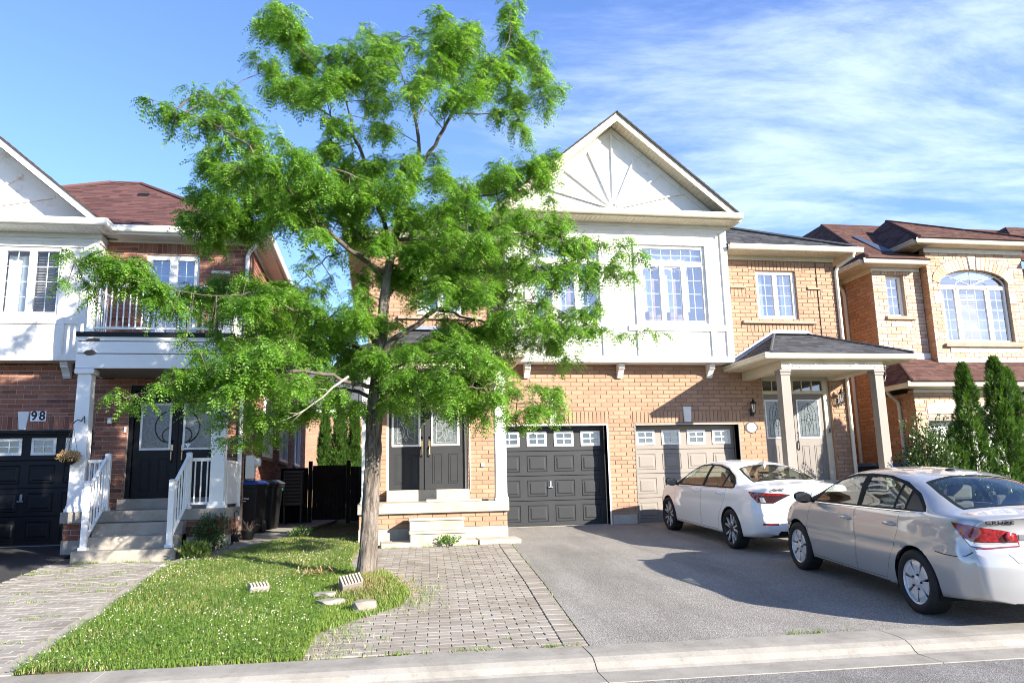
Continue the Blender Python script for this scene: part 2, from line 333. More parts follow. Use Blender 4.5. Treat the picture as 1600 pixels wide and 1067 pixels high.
def raw(name, vs, fs, mat, parent=None, rnd=None, kind=None, smooth=False, inv=True, label=None, cat=None):
    """fast numpy mesh: fs (n,k) array of equal sized faces"""
    me = bpy.data.meshes.new(name); vs = np.asarray(vs, np.float32); fs = np.asarray(fs, np.int32); n, k = fs.shape
    me.vertices.add(len(vs)); me.vertices.foreach_set('co', vs.ravel())
    me.loops.add(n*k); me.loops.foreach_set('vertex_index', fs.ravel())
    me.polygons.add(n); me.polygons.foreach_set('loop_start', np.arange(0, n*k, k, dtype=np.int32)); me.polygons.foreach_set('loop_total', np.full(n, k, np.int32))
    if rnd is not None:
        a = me.attributes.new('rnd', 'FLOAT', 'FACE'); a.data.foreach_set('value', np.asarray(rnd, np.float32))
    if smooth: me.polygons.foreach_set('use_smooth', np.ones(n, bool))
    me.materials.append(M[mat]); me.update(calc_edges=True)
    return fin(bpy.data.objects.new(name, me), parent, kind=kind, inv=inv, label=label, cat=cat)
CAMV = Vector(CAM)
_mc = {}
def pieces(name, plural, items, mat, parent, cap=300, score=None):
    """items: list of (centre, solid) where solid = list of local vertices, faces list, key for sharing; nearest ones become objects"""
    def sc_(it):
        d = it[0]-CAMV; q = d.dot(_f)
        if q < .5: return -1
        px = FPX*d.dot(_r2)/q; py = FPX*d.dot(_u2)/q
        return (it[4]/(q*q))*(1 if abs(px) < 800 and abs(py) < 534 else .01)*(score(it[0]) if score else 1)
    order = sorted(range(len(items)), key=lambda i: -sc_(items[i])); top = set(order[:cap]); rest = MB()
    for i, (c, vs, fs, key, area) in enumerate(items):
        if i in top:
            k = (key, mat)
            me = _mc.get(k) if key else None
            if me is None:
                me = bpy.data.meshes.new(name); me.from_pydata([tuple(v) for v in vs], [], fs); me.materials.append(M[mat]); me.update()
                if key: _mc[k] = me
            o = bpy.data.objects.new(name, me); o.location = c; fin(o, parent)
        else:
            rest.add([Vector(v)+c for v in vs], fs, 0, rng.random()*.98+.01)
    if rest.v: rest.build(plural, mat, parent, kind='stuff')
BOXF = [(3, 2, 1, 0), (4, 5, 6, 7), (0, 1, 5, 4), (1, 2, 6, 5), (2, 3, 7, 6), (3, 0, 4, 7)]
class Wall:
    """vertical wall frame. facing: 'f' (-y), 'l' (-x), 'r' (+x); pos = plane coordinate"""
    def __init__(s, facing, pos): s.k = facing; s.p = pos
    def pt(s, u, v, d):
        return (u, s.p-d, v) if s.k == 'f' else ((s.p-d, u, v) if s.k == 'l' else (s.p+d, u, v))
    def box(s, mb, u0, u1, v0, v1, d0, d1, m=0, r=0.):
        a = s.pt(u0, v0, d0); b = s.pt(u1, v1, d1)
        mb.box(min(a[0], b[0]), max(a[0], b[0]), min(a[1], b[1]), max(a[1], b[1]), min(a[2], b[2]), max(a[2], b[2]), m, r)
    def prism(s, mb, pts, d0, d1, m=0, r=0.):
        a = [s.pt(u, v, d0) for u, v in pts]; o = Vector(s.pt(0, 0, d1))-Vector(s.pt(0, 0, d0)); mb.prism(a, o, m, r)
    def tube(s, mb, pts, rad, d, n=6, m=0): mb.tube([s.pt(u, v, d) for u, v in pts], rad, n, m)
def rsub(rects, hole):
    out = []; hx0, hx1, hy0, hy1 = hole
    for (a, b, c, d) in rects:
        if hx0 >= b or hx1 <= a or hy0 >= d or hy1 <= c: out.append((a, b, c, d)); continue
        if a < hx0: out.append((a, hx0, c, d))
        if b > hx1: out.append((hx1, b, c, d))
        x0, x1 = max(a, hx0), min(b, hx1)
        if c < hy0: out.append((x0, x1, c, hy0))
        if d > hy1: out.append((x0, x1, hy1, d))
    return out
CH, BL, JT = .0904, .267, .0115
def brick_wall(W, rect, holes, name, mats, parent, soldiers=(), skip=(), thick=.2, cap=300, zoff=0., score=None, proud=.006):
    """backing wall with openings + single bricks in running bond. holes cut both, skip and soldiers cut the running bond only"""
    u0, u1, v0, v1 = rect; mb = MB(); rs = [rect]
    for h in holes: rs = rsub(rs, h)
    for a in rs: W.box(mb, *a, -thick, -.006)
    wall = mb.build('wall', mats[1], parent)
    items = []
    def put(a, b, c, d):
        if b-a < .02 or d-c < .018: return
        uc, vc = (a+b)/2, (c+d)/2; hu, hv = (b-a-JT)/2, (d-c-JT)/2
        if hu < .006 or hv < .006: return
        jd = rng.uniform(-.0015, .002)+proud; key = ('brick', W.k, round(hu, 3), round(hv, 3))
        hu, hv = round(hu, 3), round(hv, 3); ch = .003
        back, fr = -.012, 0.
        o = Vector(W.pt(0, 0, 0)); vs = []
        for (uu, vv, dd) in ((-hu, -hv, back), (hu, -hv, back), (hu, hv, back), (-hu, hv, back), (-hu+ch, -hv+ch, fr), (hu-ch, -hv+ch, fr), (hu-ch, hv-ch, fr), (-hu+ch, hv-ch, fr)):
            vs.append(Vector(W.pt(uu, vv, dd))-o)
        fs = BOXF if W.k in ('f',) else (BOXF if W.k == 'r' else [f[::-1] for f in BOXF])
        items.append((Vector(W.pt(uc, vc, jd)), vs, fs, key, 4*hu*hv))
    n = int((v1-v0)/CH)+1
    for i in range(n):
        c, d = v0+i*CH, min(v0+(i+1)*CH, v1); x = u0-(BL/2 if i % 2 else 0)-rng.random()*.012
        while x < u1:
            for (a, b, e, g) in _cut((max(x, u0), min(x+BL, u1), c, d), list(holes)+list(skip)+list(soldiers)): put(a, b, e, g)
            x += BL
    for (a, b, c, d) in soldiers:
        k = max(1, round((b-a)/.0904)); w = (b-a)/k
        for j in range(k):
            for q in _cut((a+j*w, a+(j+1)*w, c, d), list(holes)+list(skip)): put(*q)
    pieces('brick', 'bricks', items, mats[0], wall, cap, score)
    return wall
def _cut(r, hs):
    if r[1] <= r[0] or r[3] <= r[2]: return []
    rs = [r]
    for h in hs: rs = rsub(rs, h)
    return rs
def clip_poly(poly, clip):
    """2D convex clip (Sutherland-Hodgman), clip ccw"""
    out = poly
    for i in range(len(clip)):
        a, b = clip[i], clip[(i+1) % len(clip)]; inp = out; out = []
        if not inp: return []
        def side(p): return (b[0]-a[0])*(p[1]-a[1])-(b[1]-a[1])*(p[0]-a[0])
        for j in range(len(inp)):
            p, q = inp[j], inp[(j+1) % len(inp)]; sp, sq = side(p), side(q)
            if sp >= 0: out.append(p)
            if (sp >= 0) != (sq >= 0):
                t = sp/(sp-sq); out.append((p[0]+(q[0]-p[0])*t, p[1]+(q[1]-p[1])*t))
    return out
def parea(p): return .5*sum(p[i][0]*p[(i+1) % len(p)][1]-p[(i+1) % len(p)][0]*p[i][1] for i in range(len(p)))
def roof_plane(poly, mat, parent, items, thick=.03, expo=.143):
    """poly: convex 3D polygon, first edge = eave (left to right seen from outside). Adds a deck to parent mesh list and shingle tabs to items"""
    P = [Vector(p) for p in poly]; o = P[0]; ex = (P[1]-P[0]).normalized()
    nrm = Vector()
    for i in range(1, len(P)-1): nrm += (P[i]-o).cross(P[i+1]-o)
    nrm.normalize(); ey = nrm.cross(ex)
    uv = [((p-o).dot(ex), (p-o).dot(ey)) for p in P]
    parent.prism(P, -nrm*thick)
    vmax = max(v for u, v in uv); umin = min(u for u, v in uv); umax = max(u for u, v in uv); k = 0; v = -.015
    while v < vmax:
        u = umin-rng.random()*.25
        while u < umax:
            w = rng.choice((.14, .18, .22, .27, .33)); q = clip_poly([(u, v), (u+w, v), (u+w, v+expo+.03), (u, v+expo+.03)], uv)
            if v < 0: q = clip_poly([(u, v), (u+w, v), (u+w, v+expo+.03), (u, v+expo+.03)], [(a, b-.02 if b < .01 else b) for a, b in uv])
            if len(q) >= 3 and parea(q) > .0008:
                t = rng.choice((.005, .006, .009, .012)); c2 = (sum(a for a, b in q)/len(q), sum(b for a, b in q)/len(q))
                cen = o+ex*c2[0]+ey*c2[1]; m = len(q)
                lo = [ex*(a-c2[0])+ey*(b-c2[1])+nrm*(.0005+.0) for a, b in q]
                hi = [ex*(a-c2[0]+0)+ey*(b-c2[1])+nrm*(.002+t*(1-(b-v)/(expo+.03)*.85)) for a, b in q]
                fs = [tuple(range(m-1, -1, -1)), tuple(range(m, 2*m))]+[(j, (j+1) % m, (j+1) % m+m, j+m) for j in range(m)]
                items.append((cen, lo+hi, fs, None, parea(q)*max(.02, nrm.dot((CAMV-cen).normalized()))))
            u += w+.002
        v += expo; k += 1
    return nrm
def text(name, s, size, loc, rot, mat, parent, depth=.004, label=None, xs=1.0, bold=0.):
    cu = bpy.data.curves.new(name, 'FONT'); cu.body = s; cu.size = size; cu.extrude = depth; cu.offset = bold; cu.align_x = 'CENTER'; cu.align_y = 'CENTER'
    t = bpy.data.objects.new('tmp', cu); C.objects.link(t); dg = bpy.context.evaluated_depsgraph_get()
    me = bpy.data.meshes.new_from_object(t.evaluated_get(dg)); bpy.data.objects.remove(t); bpy.data.curves.remove(cu)
    me.name = name; me.materials.clear(); me.materials.append(M[mat]); o = bpy.data.objects.new(name, me); o.location = loc; o.rotation_euler = rot; o.scale = (xs, 1, 1)
    return fin(o, parent, label=label)
def pchip(xs, ys, x):
    """monotone cubic interpolation"""
    xs = np.asarray(xs, float); ys = np.asarray(ys, float); h = np.diff(xs); d = np.diff(ys)/h; m = np.zeros(len(xs)); m[0] = d[0]; m[-1] = d[-1]
    for i in range(1, len(xs)-1):
        if d[i-1]*d[i] > 0:
            w1 = 2*h[i]+h[i-1]; w2 = h[i]+2*h[i-1]; m[i] = (w1+w2)/(w1/d[i-1]+w2/d[i])
    x = np.clip(np.asarray(x, float), xs[0], xs[-1]); i = np.clip(np.searchsorted(xs, x)-1, 0, len(xs)-2); t = (x-xs[i])/h[i]
    return ys[i]*(1+2*t)*(1-t)**2+h[i]*m[i]*t*(1-t)**2+ys[i+1]*t*t*(3-2*t)+h[i]*m[i+1]*t*t*(t-1)
# ------------------------------------------------------------------ ground, road, kerb, drives
SL = .06
def gz(x, y): return SL*y if -9.6 < y < 0 else (0. if y >= 0 else SL*-9.6)
def KY(x): return -9.40-.036*(x+.77)
mb = MB()
ys = [-400, -18.6, -18.4, -10.4, -9.4, -6, -3, 0, 6, 40, 400]; zs = [-.66, -.66, -.76, -.76, -.62, -.40, -.22, -.04, -.02, .1, .4]; xs = [-400, -40, -16, -8, 0, 8, 16, 40, 400]
vs = [(x, y+(KY(x)+9.4 if abs(y+9.4) < .1 and abs(x) < 50 else 0), z) for y, z in zip(ys, zs) for x in xs]; nx = len(xs)
mb.add(vs, [(j*nx+i, j*nx+i+1, (j+1)*nx+i+1, (j+1)*nx+i) for j in range(len(ys)-1) for i in range(nx-1)])
mb.build('ground', 'lawn_far', kind='structure')
# road sheet, from the gutter to the far side
mb = MB(); xs = [-120, -60, -20, -10, -5, 0, 5, 10, 20, 60, 120]
for a, b in zip(xs[:-1], xs[1:]):
    mb.add([(a, -18.5, -.69), (b, -18.5, -.69), (b, KY(b)-.86, -.662), (a, KY(a)-.86, -.662)], [(0, 1, 2, 3)])
mb.build('road', 'road', kind='structure')
# rolled kerb with gutter pan, cast in bays with open joints
PROF = [(0, -.60), (0, -.552), (-.02, -.545), (-.30, -.552), (-.40, -.562), (-.47, -.592), (-.52, -.632), (-.56, -.648), (-.88, -.655), (-.88, -.72), (0, -.72)]
kerb = MB()
def kerb_bay(a, b):
    k = len(PROF); vs = []
    for x in (a, (a+b)/2, b):
        vs += [(x+p*.02, KY(x)+p, z+rng.uniform(-.002, .002)) for p, z in PROF]
    fs = [(s*k+i, s*k+(i+1) % k, (s+1)*k+(i+1) % k, (s+1)*k+i) for s in (0, 1) for i in range(k)]
    m = MB(); m.add(vs, [f[::-1] for f in fs]+[tuple(range(k))[::1], tuple(2*k+i for i in range(k))[::-1]]); return m
kroot = None
bays = [-30, -22, -17, -12.2, -8.6, -4.72, -.72, 2.15, 6.6, 11, 16, 22, 30]
for a, b in zip(bays[:-1], bays[1:]):
    m = kerb_bay(a+.003, b-.003)
    if kroot is None: kroot = m.build('kerb', 'concrete_kerb', kind='structure')
    else: m.build('kerb_bay', 'concrete_kerb', kroot, bevel=.002)
def slab(name, poly, mat, top=0., th=.04, kind='structure', parent=None, bevel=0, label=None, sub=1):
    """sheet that follows the slope of the front yards"""
    m = MB(); n = len(poly); P = [(x, y, gz(x, y)+top) for x, y in poly]
    m.add(P+[(x, y, z-th) for x, y, z in P], [tuple(range(n)), tuple(range(2*n-1, n-1, -1))]+[((i+1) % n, i, i+n, (i+1) % n+n) for i in range(n)])
    return m.build(name, mat, parent, kind=kind, bevel=bevel, label=label)
DL = [(-.05, -1.9), (-.16, -2.6), (-.38, -6.2), (-.63, -9.4)]         # left edge of the asphalt
slab('driveway', [(7.3, 0), (-.02, 0)]+DL+[(-.63, KY(-.63)+.005), (3.6, KY(3.6)+.005), (7.3, KY(7.3)+.005)], 'asphalt')
slab('neighbour_driveway', [(-7.64, -.1), (-14.2, -.1), (-14.2, KY(-14.2)+.005), (-7.6, KY(-7.6)+.005)], 'asphalt_new')
slab('right_driveway', [(18, -.2), (10.9, -.2), (10.9, -4), (10.9, KY(10.9)+.005), (18, KY(18)+.005)], 'asphalt')
slab('concrete_path', [(-5.78, -3.62), (-5.62, -3.5), (-5.08, -2.5), (-4.05, -.62), (-4.02, -.05), (-4.02, 0)]+[(-5.1, 0), (-5.1, -1.6), (-5.6, -2.86)], 'concrete', .035, .1, bevel=.01)
slab('concrete_path', [(-4.02, .006), (-4.04, 1.5), (-3.66, 5.0), (-3.62, 9), (-5.1, 9), (-5.1, .006)], 'concrete', .05, .12, bevel=.01)
slab('concrete_edging', [(-5.47, KY(-5.5)+.005), (-5.46, -8.9), (-5.54, -6.5), (-5.66, -3.64), (-5.80, -3.66), (-5.70, -6.5), (-5.64, KY(-5.6)+.005)], 'concrete', .012, .06, bevel=.006)
# ---- interlocking pavers
def paving(name, poly_in, rows, mat, inset_ang=0., cap=300, weeds=0):
    pass
def paver_item(cx, cy, w, d, rz=0., th=.045, up=0.):
    key = ('pav', round(w, 3), round(d, 3)); ch = .005; hw, hd = (w-.004)/2, (d-.004)/2
    vs = [(-hw, -hd, -th), (hw, -hd, -th), (hw, hd, -th), (-hw, hd, -th), (-hw, -hd, -ch), (hw, -hd, -ch), (hw, hd, -ch), (-hw, hd, -ch), (-hw+ch, -hd+ch, 0), (hw-ch, -hd+ch, 0), (hw-ch, hd-ch, 0), (-hw+ch, hd-ch, 0)]
    fs = [(0, 1, 5, 4), (1, 2, 6, 5), (2, 3, 7, 6), (3, 0, 4, 7), (4, 5, 9, 8), (5, 6, 10, 9), (6, 7, 11, 10), (7, 4, 8, 11), (8, 9, 10, 11)]
    tx, ty = rng.uniform(-.008, .008), SL+rng.uniform(-.008, .008); c, s = math.cos(rz), math.sin(rz)
    vv = []
    for x, y, z in vs:
        X, Y = x*c-y*s, x*s+y*c; vv.append(Vector((X, Y, z+X*tx+Y*ty)))
    return (Vector((cx, cy, gz(cx, cy)+rng.uniform(-.002, .003)+up)), vv, fs, None, w*d*.35)
def dlx(y):                                            # asphalt edge x at y
    for (x0, y0), (x1, y1) in zip(DL[:-1], DL[1:]):
        if y1 <= y <= y0: return x0+(x1-x0)*(y-y0)/(y1-y0)
    return DL[-1][0]+(.0 if y < -9.4 else 0)
pd = slab('paved_driveway', [(-.06, -1.95), (-3.05, -1.95), (-3.3, KY(-3.3)+.005), (-.65, KY(-.65)+.005), (-.40, -6.2), (-.17, -2.6)], 'joint', -.012, .05)
items = []; PW, PD = .225, .1125; y = -2.42; k = 0
while y > -9.42:
    xr = dlx(y)-.2405; x = xr-(PW/2 if k % 2 else PW)
    if k % 2: items.append(paver_item(xr-PW/4, y, PW/2, PD))
    x = xr-(PW if k % 2 else PW/2)
    x0 = xr-(PW/2 if k % 2 else 0)
    j = 0
    while True:
        cx = x0-PW*(j+.5)
        if cx < -3.25: break
        if y > KY(cx)+.06 and not (abs(cx+2.62) < .3 and abs(y+5.9) < 1.1): items.append(paver_item(cx, y, PW, PD, rng.uniform(-.006, .006)))
        j += 1
    y -= PD; k += 1
y = -2.0
while y > -9.45:
    items.append(paver_item(dlx(y)-.125, y, .225, .1125, -.04, up=.004)); y -= .1135
pieces('paving_stone', 'paving_stones', items, 'paver', pd, 300)
pw = slab('paved_walk', [(-5.72, -3.05), (-7.62, -2.2), (-7.62, KY(-7.6)+.005), (-5.66, KY(-5.6)+.005), (-5.72, -6.5), (-5.80, -3.66)], 'joint', -.012, .05)
items = []; y = -3.02; k = 0
while y > -9.3:
    x = -7.6+(PW/2 if k % 2 else 0)
    while x < -5.7:
        cx = x+PW/2; lim = -5.80+.14*max(0, min(1, (-3.66-y)/5.5))
        w_ = min(PW, lim+.05-(cx-PW/2))
        if w_ > .03 and y > KY(cx)+.07: items.append(paver_item(cx-(PW-w_)/2, y, w_, PD, rng.uniform(-.012, .012), up=rng.uniform(-.004, .004)))
        x += PW
    y -= PD; k += 1
pieces('paving_stone', 'paving_stones', items, 'paver_grey', pw, 300)
# ---- lawn
LAWN = [(-5.47, -9.24), (-5.46, -8.9), (-5.54, -6.5), (-5.64, -3.6), (-5.1, -2.48), (-4.07, -.62), (-4.0, 1.5), (-3.6, 5.0), (-2.76, 5.0), (-2.76, -1.9), (-2.92, -3.9), (-2.86, -4.7), (-2.5, -5.0), (-2.32, -5.6), (-2.12, -6.6), (-2.25, -7.3), (-2.7, -7.8), (-3.1, -8.4), (-3.16, -9.33)]
def inpoly(x, y, P):
    c = np.zeros(np.shape(x), bool); n = len(P)
    for i in range(n):
        x0, y0 = P[i]; x1, y1 = P[(i+1) % n]
        c ^= ((y0 > y) != (y1 > y)) & (x < (x1-x0)*(y-y0)/((y1-y0) or 1e-9)+x0)
    return c
def lawn_z(x, y):
    x = np.asarray(x, float); y = np.asarray(y, float)
    z = np.where(y < 0, SL*y, 0)+.012*np.sin(x*2.3+y*1.1)+.01*np.sin(x*5.1-y*3.7)+.012
    z = z+.10*np.exp(-(((x+2.66)/.42)**2+((y+6.05)/.8)**2))
    return z-.05*np.clip((y-0.2)/2, 0, 1)
bm = bmesh.new(); vsb = [bm.verts.new((x, y, 0)) for x, y in LAWN]; bm.faces.new(vsb)
for i in range(60):
    pass
for a in np.arange(-5.8, -2, .12):
    bmesh.ops.bisect_plane(bm, geom=bm.verts[:]+bm.edges[:]+bm.faces[:], plane_co=(a, 0, 0), plane_no=(1, 0, 0))
for a in np.arange(-9.4, 5, .15):
    bmesh.ops.bisect_plane(bm, geom=bm.verts[:]+bm.edges[:]+bm.faces[:], plane_co=(0, a, 0), plane_no=(0, 1, 0))
bnd = {v for v in bm.verts if v.is_boundary}
for v in bm.verts: v.co.z = float(lawn_z(v.co.x, v.co.y))-(.03 if v in bnd else 0)
me = bpy.data.meshes.new('lawn'); bm.to_mesh(me); bm.free(); me.materials.append(M['soil'])
lawn = bpy.data.objects.new('lawn', me); fin(lawn, kind='structure')
# ------------------------------------------------------------------ house building blocks
def frame_boxes(mb, W, u0, u1, v0, v1, t, d0, d1, m=0):
    W.box(mb, u0, u1, v1-t, v1, d0, d1, m); W.box(mb, u0, u1, v0, v0+t, d0, d1, m)
    W.box(mb, u0, u0+t, v0+t, v1-t, d0, d1, m); W.box(mb, u1-t, u1, v0+t, v1-t, d0, d1, m)
def room(parent, W, u0, u1, v0, v1, d0, deep=1.0, mat='room', name='room_interior'):
    mb = MB(); a = [W.pt(u, v, d) for d in (d0, d0-deep) for u, v in ((u0-.3, v0-.2), (u1+.3, v0-.2), (u1+.3, v1+.2), (u0-.3, v1+.2))]
    mb.add(a, [(4, 5, 6, 7), (0, 1, 5, 4), (1, 2, 6, 5), (2, 3, 7, 6), (3, 0, 4, 7)]); return mb.build(name, mat, parent)
def curtain(parent, W, u0, u1, v0, v1, d, amp=.025, wl=.11, mat='curtain', name='curtain'):
    mb = MB(); n = max(8, int((u1-u0)/wl*8)); vs = []
    for i in range(n+1):
        u = u0+(u1-u0)*i/n; q = d+amp*math.sin(2*math.pi*(u-u0)/wl+.6*math.sin(u*7)); vs += [W.pt(u, v0+.01*math.sin(u*9), q), W.pt(u, v1, q*.5+d*.5)]
    mb.add(vs, [(2*i, 2*i+2, 2*i+3, 2*i+1) for i in range(n)]); return mb.build(name, mat, parent, smooth=True)
def blind(parent, W, u0, u1, v0, v1, d, mat='blind', step=.05, tilt=.6):
    mb = MB(); v = v0
    while v < v1:
        a = W.pt(u0, v, d); p = [W.pt(u0, v-.012, d+.014), W.pt(u1, v-.012, d+.014), W.pt(u1, v+.012, d-.014), W.pt(u0, v+.012, d-.014)]
        mb.add(p+[(x, y, z+.003) for x, y, z in p], BOXF); v += step
    return mb.build('blind', mat, parent)
def window(parent, W, u0, u1, v0, v1, rec, sashes, fm='white', fw=.05, sw=.05, inside=True, glass='glass', deep=1.0, name='window', mt=.012, bars='white'):
    mb = MB(); frame_boxes(mb, W, u0, u1, v0, v1, fw*.6, -rec-.09, -rec+.012)
    for (a, b, c, d, nc, nr) in sashes: frame_boxes(mb, W, a, b, c, d, sw, -rec-.07, -rec+.004)
    win = mb.build(name, fm, parent, bevel=.004)
    for (a, b, c, d, nc, nr) in sashes:
        g = MB(); p = [W.pt(u, v, -rec-.03) for u, v in ((a+sw, c+sw), (b-sw, c+sw), (b-sw, d-sw), (a+sw, d-sw))]; g.add(p, [(0, 1, 2, 3)] if W.k != 'l' else [(3, 2, 1, 0)]); g.build('pane', glass, win)
        if nc*nr > 1:
            k = MB(); A, B, Cc, D = a+sw, b-sw, c+sw, d-sw
            for i in range(1, nc): x = A+(B-A)*i/nc; W.box(k, x-mt/2, x+mt/2, Cc, D, -rec-.040, -rec-.034)
            for j in range(1, nr): y = Cc+(D-Cc)*j/nr; W.box(k, A, B, y-mt/2, y+mt/2, -rec-.041, -rec-.035)
            k.build('muntin_grid', bars, win)
    if inside: room(win, W, u0, u1, v0, v1, -rec-.1, deep)
    return win
def garage_door(parent, W, u0, u1, h, mat, rec, cols=4, handle=True, win='white', z0=0.):
    mb = MB(); W.box(mb, u0, u1, z0, z0+h, -rec-.05, -rec-.035); door = mb.build('garage_door', mat, parent)
    sh = h/4; cw = (u1-u0)/cols
    for r in range(4):
        s = MB(); a = z0+r*sh+.004; b = z0+(r+1)*sh-.004; W.box(s, u0+.003, u1-.003, a, b, -rec-.034, -rec)
        s.build('door_section', mat, door, bevel=.008, seg=2)
        for c in range(cols):
            x = u0+cw*(c+.5); y = (a+b)/2
            if r < 3:
                p = MB(); hw, hh = cw*.375, sh*.335
                def fr(k, d): return [W.pt(x-hw+k, y-hh+k, d), W.pt(x+hw-k, y-hh+k, d), W.pt(x+hw-k, y+hh-k, d), W.pt(x-hw+k, y+hh-k, d)]
                R_ = [fr(0, -rec+.001), fr(.012, -rec+.012), fr(.024, -rec+.002), fr(.05, -rec+.002), fr(.075, -rec+.014)]
                vs = sum(R_, []); fs = []
                for q in range(4): fs += [(q*4+j, q*4+(j+1) % 4, q*4+4+(j+1) % 4, q*4+4+j) for j in range(4)]
                fs.append((16, 17, 18, 19)); p.add(vs, fs); p.build('raised_panel', mat, door)
            else:
                p = MB(); hw, hh = .222, .165; frame_boxes(p, W, x-hw, x+hw, y-hh, y+hh, .055, -rec+.002, -rec+.02)
                W.box(p, x-.013, x+.013, y-hh+.055, y+hh-.055, -rec+.004, -rec+.018); W.box(p, x-hw+.055, x-.013, y-.013, y+.013, -rec+.005, -rec+.017); W.box(p, x+.013, x+hw-.055, y-.013, y+.013, -rec+.005, -rec+.017)
                p.build('window_insert', win, door, bevel=.006, seg=2)
                g = MB(); W.box(g, x-hw+.05, x+hw-.05, y-hh+.05, y+hh-.05, -rec+.0012, -rec+.006); g.build('pane', 'glass_dark', door)
    if handle:
        k = MB(); x = (u0+u1)/2-.02; y = z0+sh*1.55; W.box(k, x-.022, x+.022, y, y+.13, -rec, -rec+.02); W.box(k, x-.06, x+.05, y-.02, y+.012, -rec+.02, -rec+.045); k.build('handle', 'steel', door, bevel=.005)
    return door
GPROF = [(0, 0), (.085, 0), (.105, .02), (.112, .045), (.10, .06), (.118, .085), (.125, .115), (.112, .12), (.108, .10), (.012, .10), (.012, .12), (0, .12)]
def gutter(parent, a, b, ext, mat='ivory', e0=0., e1=0.):
    """K profile eaves gutter from a to b; ext = outward horizontal direction; a,b at the fascia, gutter bottom. e0,e1 mitre lengths"""
    A, B, E = Vector(a), Vector(b), Vector(ext); t = (B-A).normalized(); mb = MB(); n = len(GPROF); vs = []
    for P, e in ((A, -e0), (B, e1)):
        for (d, z) in GPROF: vs.append(P+E*d+Vector((0, 0, z))+t*(e*d/.125))
    fs = [(i, (i+1) % n, (i+1) % n+n, i+n) for i in range(n)]+[tuple(range(n-1, -1, -1)), tuple(range(n, 2*n))]
    mb.add(vs, fs); return mb.build('gutter', mat, parent)
def soffit(parent, x0, x1, y0, y1, z, mat='cream', along='x', slat=.1, bk=True, deep=.02):
    mb = MB(); mb.box(x0, x1, y0, y1, z+.008, z+.008+deep); s = mb.build('soffit', mat, parent)
    L0, L1 = (x0, x1) if along == 'x' else (y0, y1); n = max(1, round((L1-L0)/slat)); w = (L1-L0)/n
    me = None
    for i in range(n):
        if me is None:
            k = MB()
            if along == 'x': k.box(-w/2+.004, w/2-.004, -(y1-y0)/2, (y1-y0)/2, -.008, .007)
            else: k.box(-(x1-x0)/2, (x1-x0)/2, -w/2+.004, w/2-.004, -.008, .007)
            o = k.build('soffit_slat', mat, s); me = o.data
        else: o = fin(bpy.data.objects.new('soffit_slat', me), s)
        o.location = (L0+w*(i+.5), (y0+y1)/2, z) if along == 'x' else ((x0+x1)/2, L0+w*(i+.5), z)
    return s
def rake(parent, ax, az, ex, ez, y0, y1, fh=.19, mat='cream', slats=True, facing=1, smat=None):
    """one rake: apex (ax,az) to eave end (ex,ez), front fascia at y0, gable wall at y1"""
    d = Vector((ex-ax, 0, ez-az)); L = d.length; d.normalize(); dn = Vector((0, 0, -1))
    mb = MB(); p = [Vector((ax, y0, az)), Vector((ex, y0, ez)), Vector((ex, y0, ez-fh)), Vector((ax, y0, az-fh))]
    mb.prism(p, (0, .03, 0)); f = mb.build('rake_fascia', mat, parent, bevel=.004)
    k = MB(); q = [Vector((ax, y0-.012, az+.0)), Vector((ex, y0-.012, ez)), Vector((ex, y0-.012, ez-.05)), Vector((ax, y0-.012, az-.05))]
    k.prism(q, (0, .0115, 0)); k.build('rake_trim', mat, parent)
    zo = -fh+.06
    mb = MB(); p = [Vector((ax, y0+.03, az+zo)), Vector((ex, y0+.03, ez+zo)), Vector((ex, y1, ez+zo)), Vector((ax, y1, az+zo))]; mb.prism(p, (0, 0, .02)); s = mb.build('rake_soffit', smat or mat, parent)
    n = int(L/.1); w = L/n
    for i in range(n):
        k = MB(); a = d*(i*w+.004); b = d*((i+1)*w-.004); A = Vector((ax, 0, az+zo))
        k.hexa([A+a+Vector((0, y0+.032, -.014)), A+b+Vector((0, y0+.032, -.014)), A+b+Vector((0, y1-.002, -.014)), A+a+Vector((0, y1-.002, -.014)), A+a+Vector((0, y0+.032, -.001)), A+b+Vector((0, y0+.032, -.001)), A+b+Vector((0, y1-.002, -.001)), A+a+Vector((0, y1-.002, -.001))])
        k.build('soffit_slat', smat or mat, s)
    return f
def bracket(parent, x, y1, ztop, mat='stucco', w=.13, h=.3, proj=.26):
    mb = MB(); pr = [(0, 0), (-proj, 0), (-proj, -.055), (-proj+.03, -.075), (-proj+.02, -.11)]
    for i in range(7): t = i/6; pr.append((-proj+.05+.13*math.sin(t*1.5), -.12-.15*t))
    pr += [(-.05, -h+.03), (-.06, -h), (0, -h)]
    mb.prism([(x-w/2, y1+a, ztop+b) for a, b in pr], (w, 0, 0)); o = mb.build('bracket', mat, parent, bevel=.006); return o
def downpipe(parent, pts, mat='ivory', w=.072):
    mb = MB(); mb.tube(pts, w/2*1.2, 8); return mb.build('downpipe', mat, parent, smooth=False)
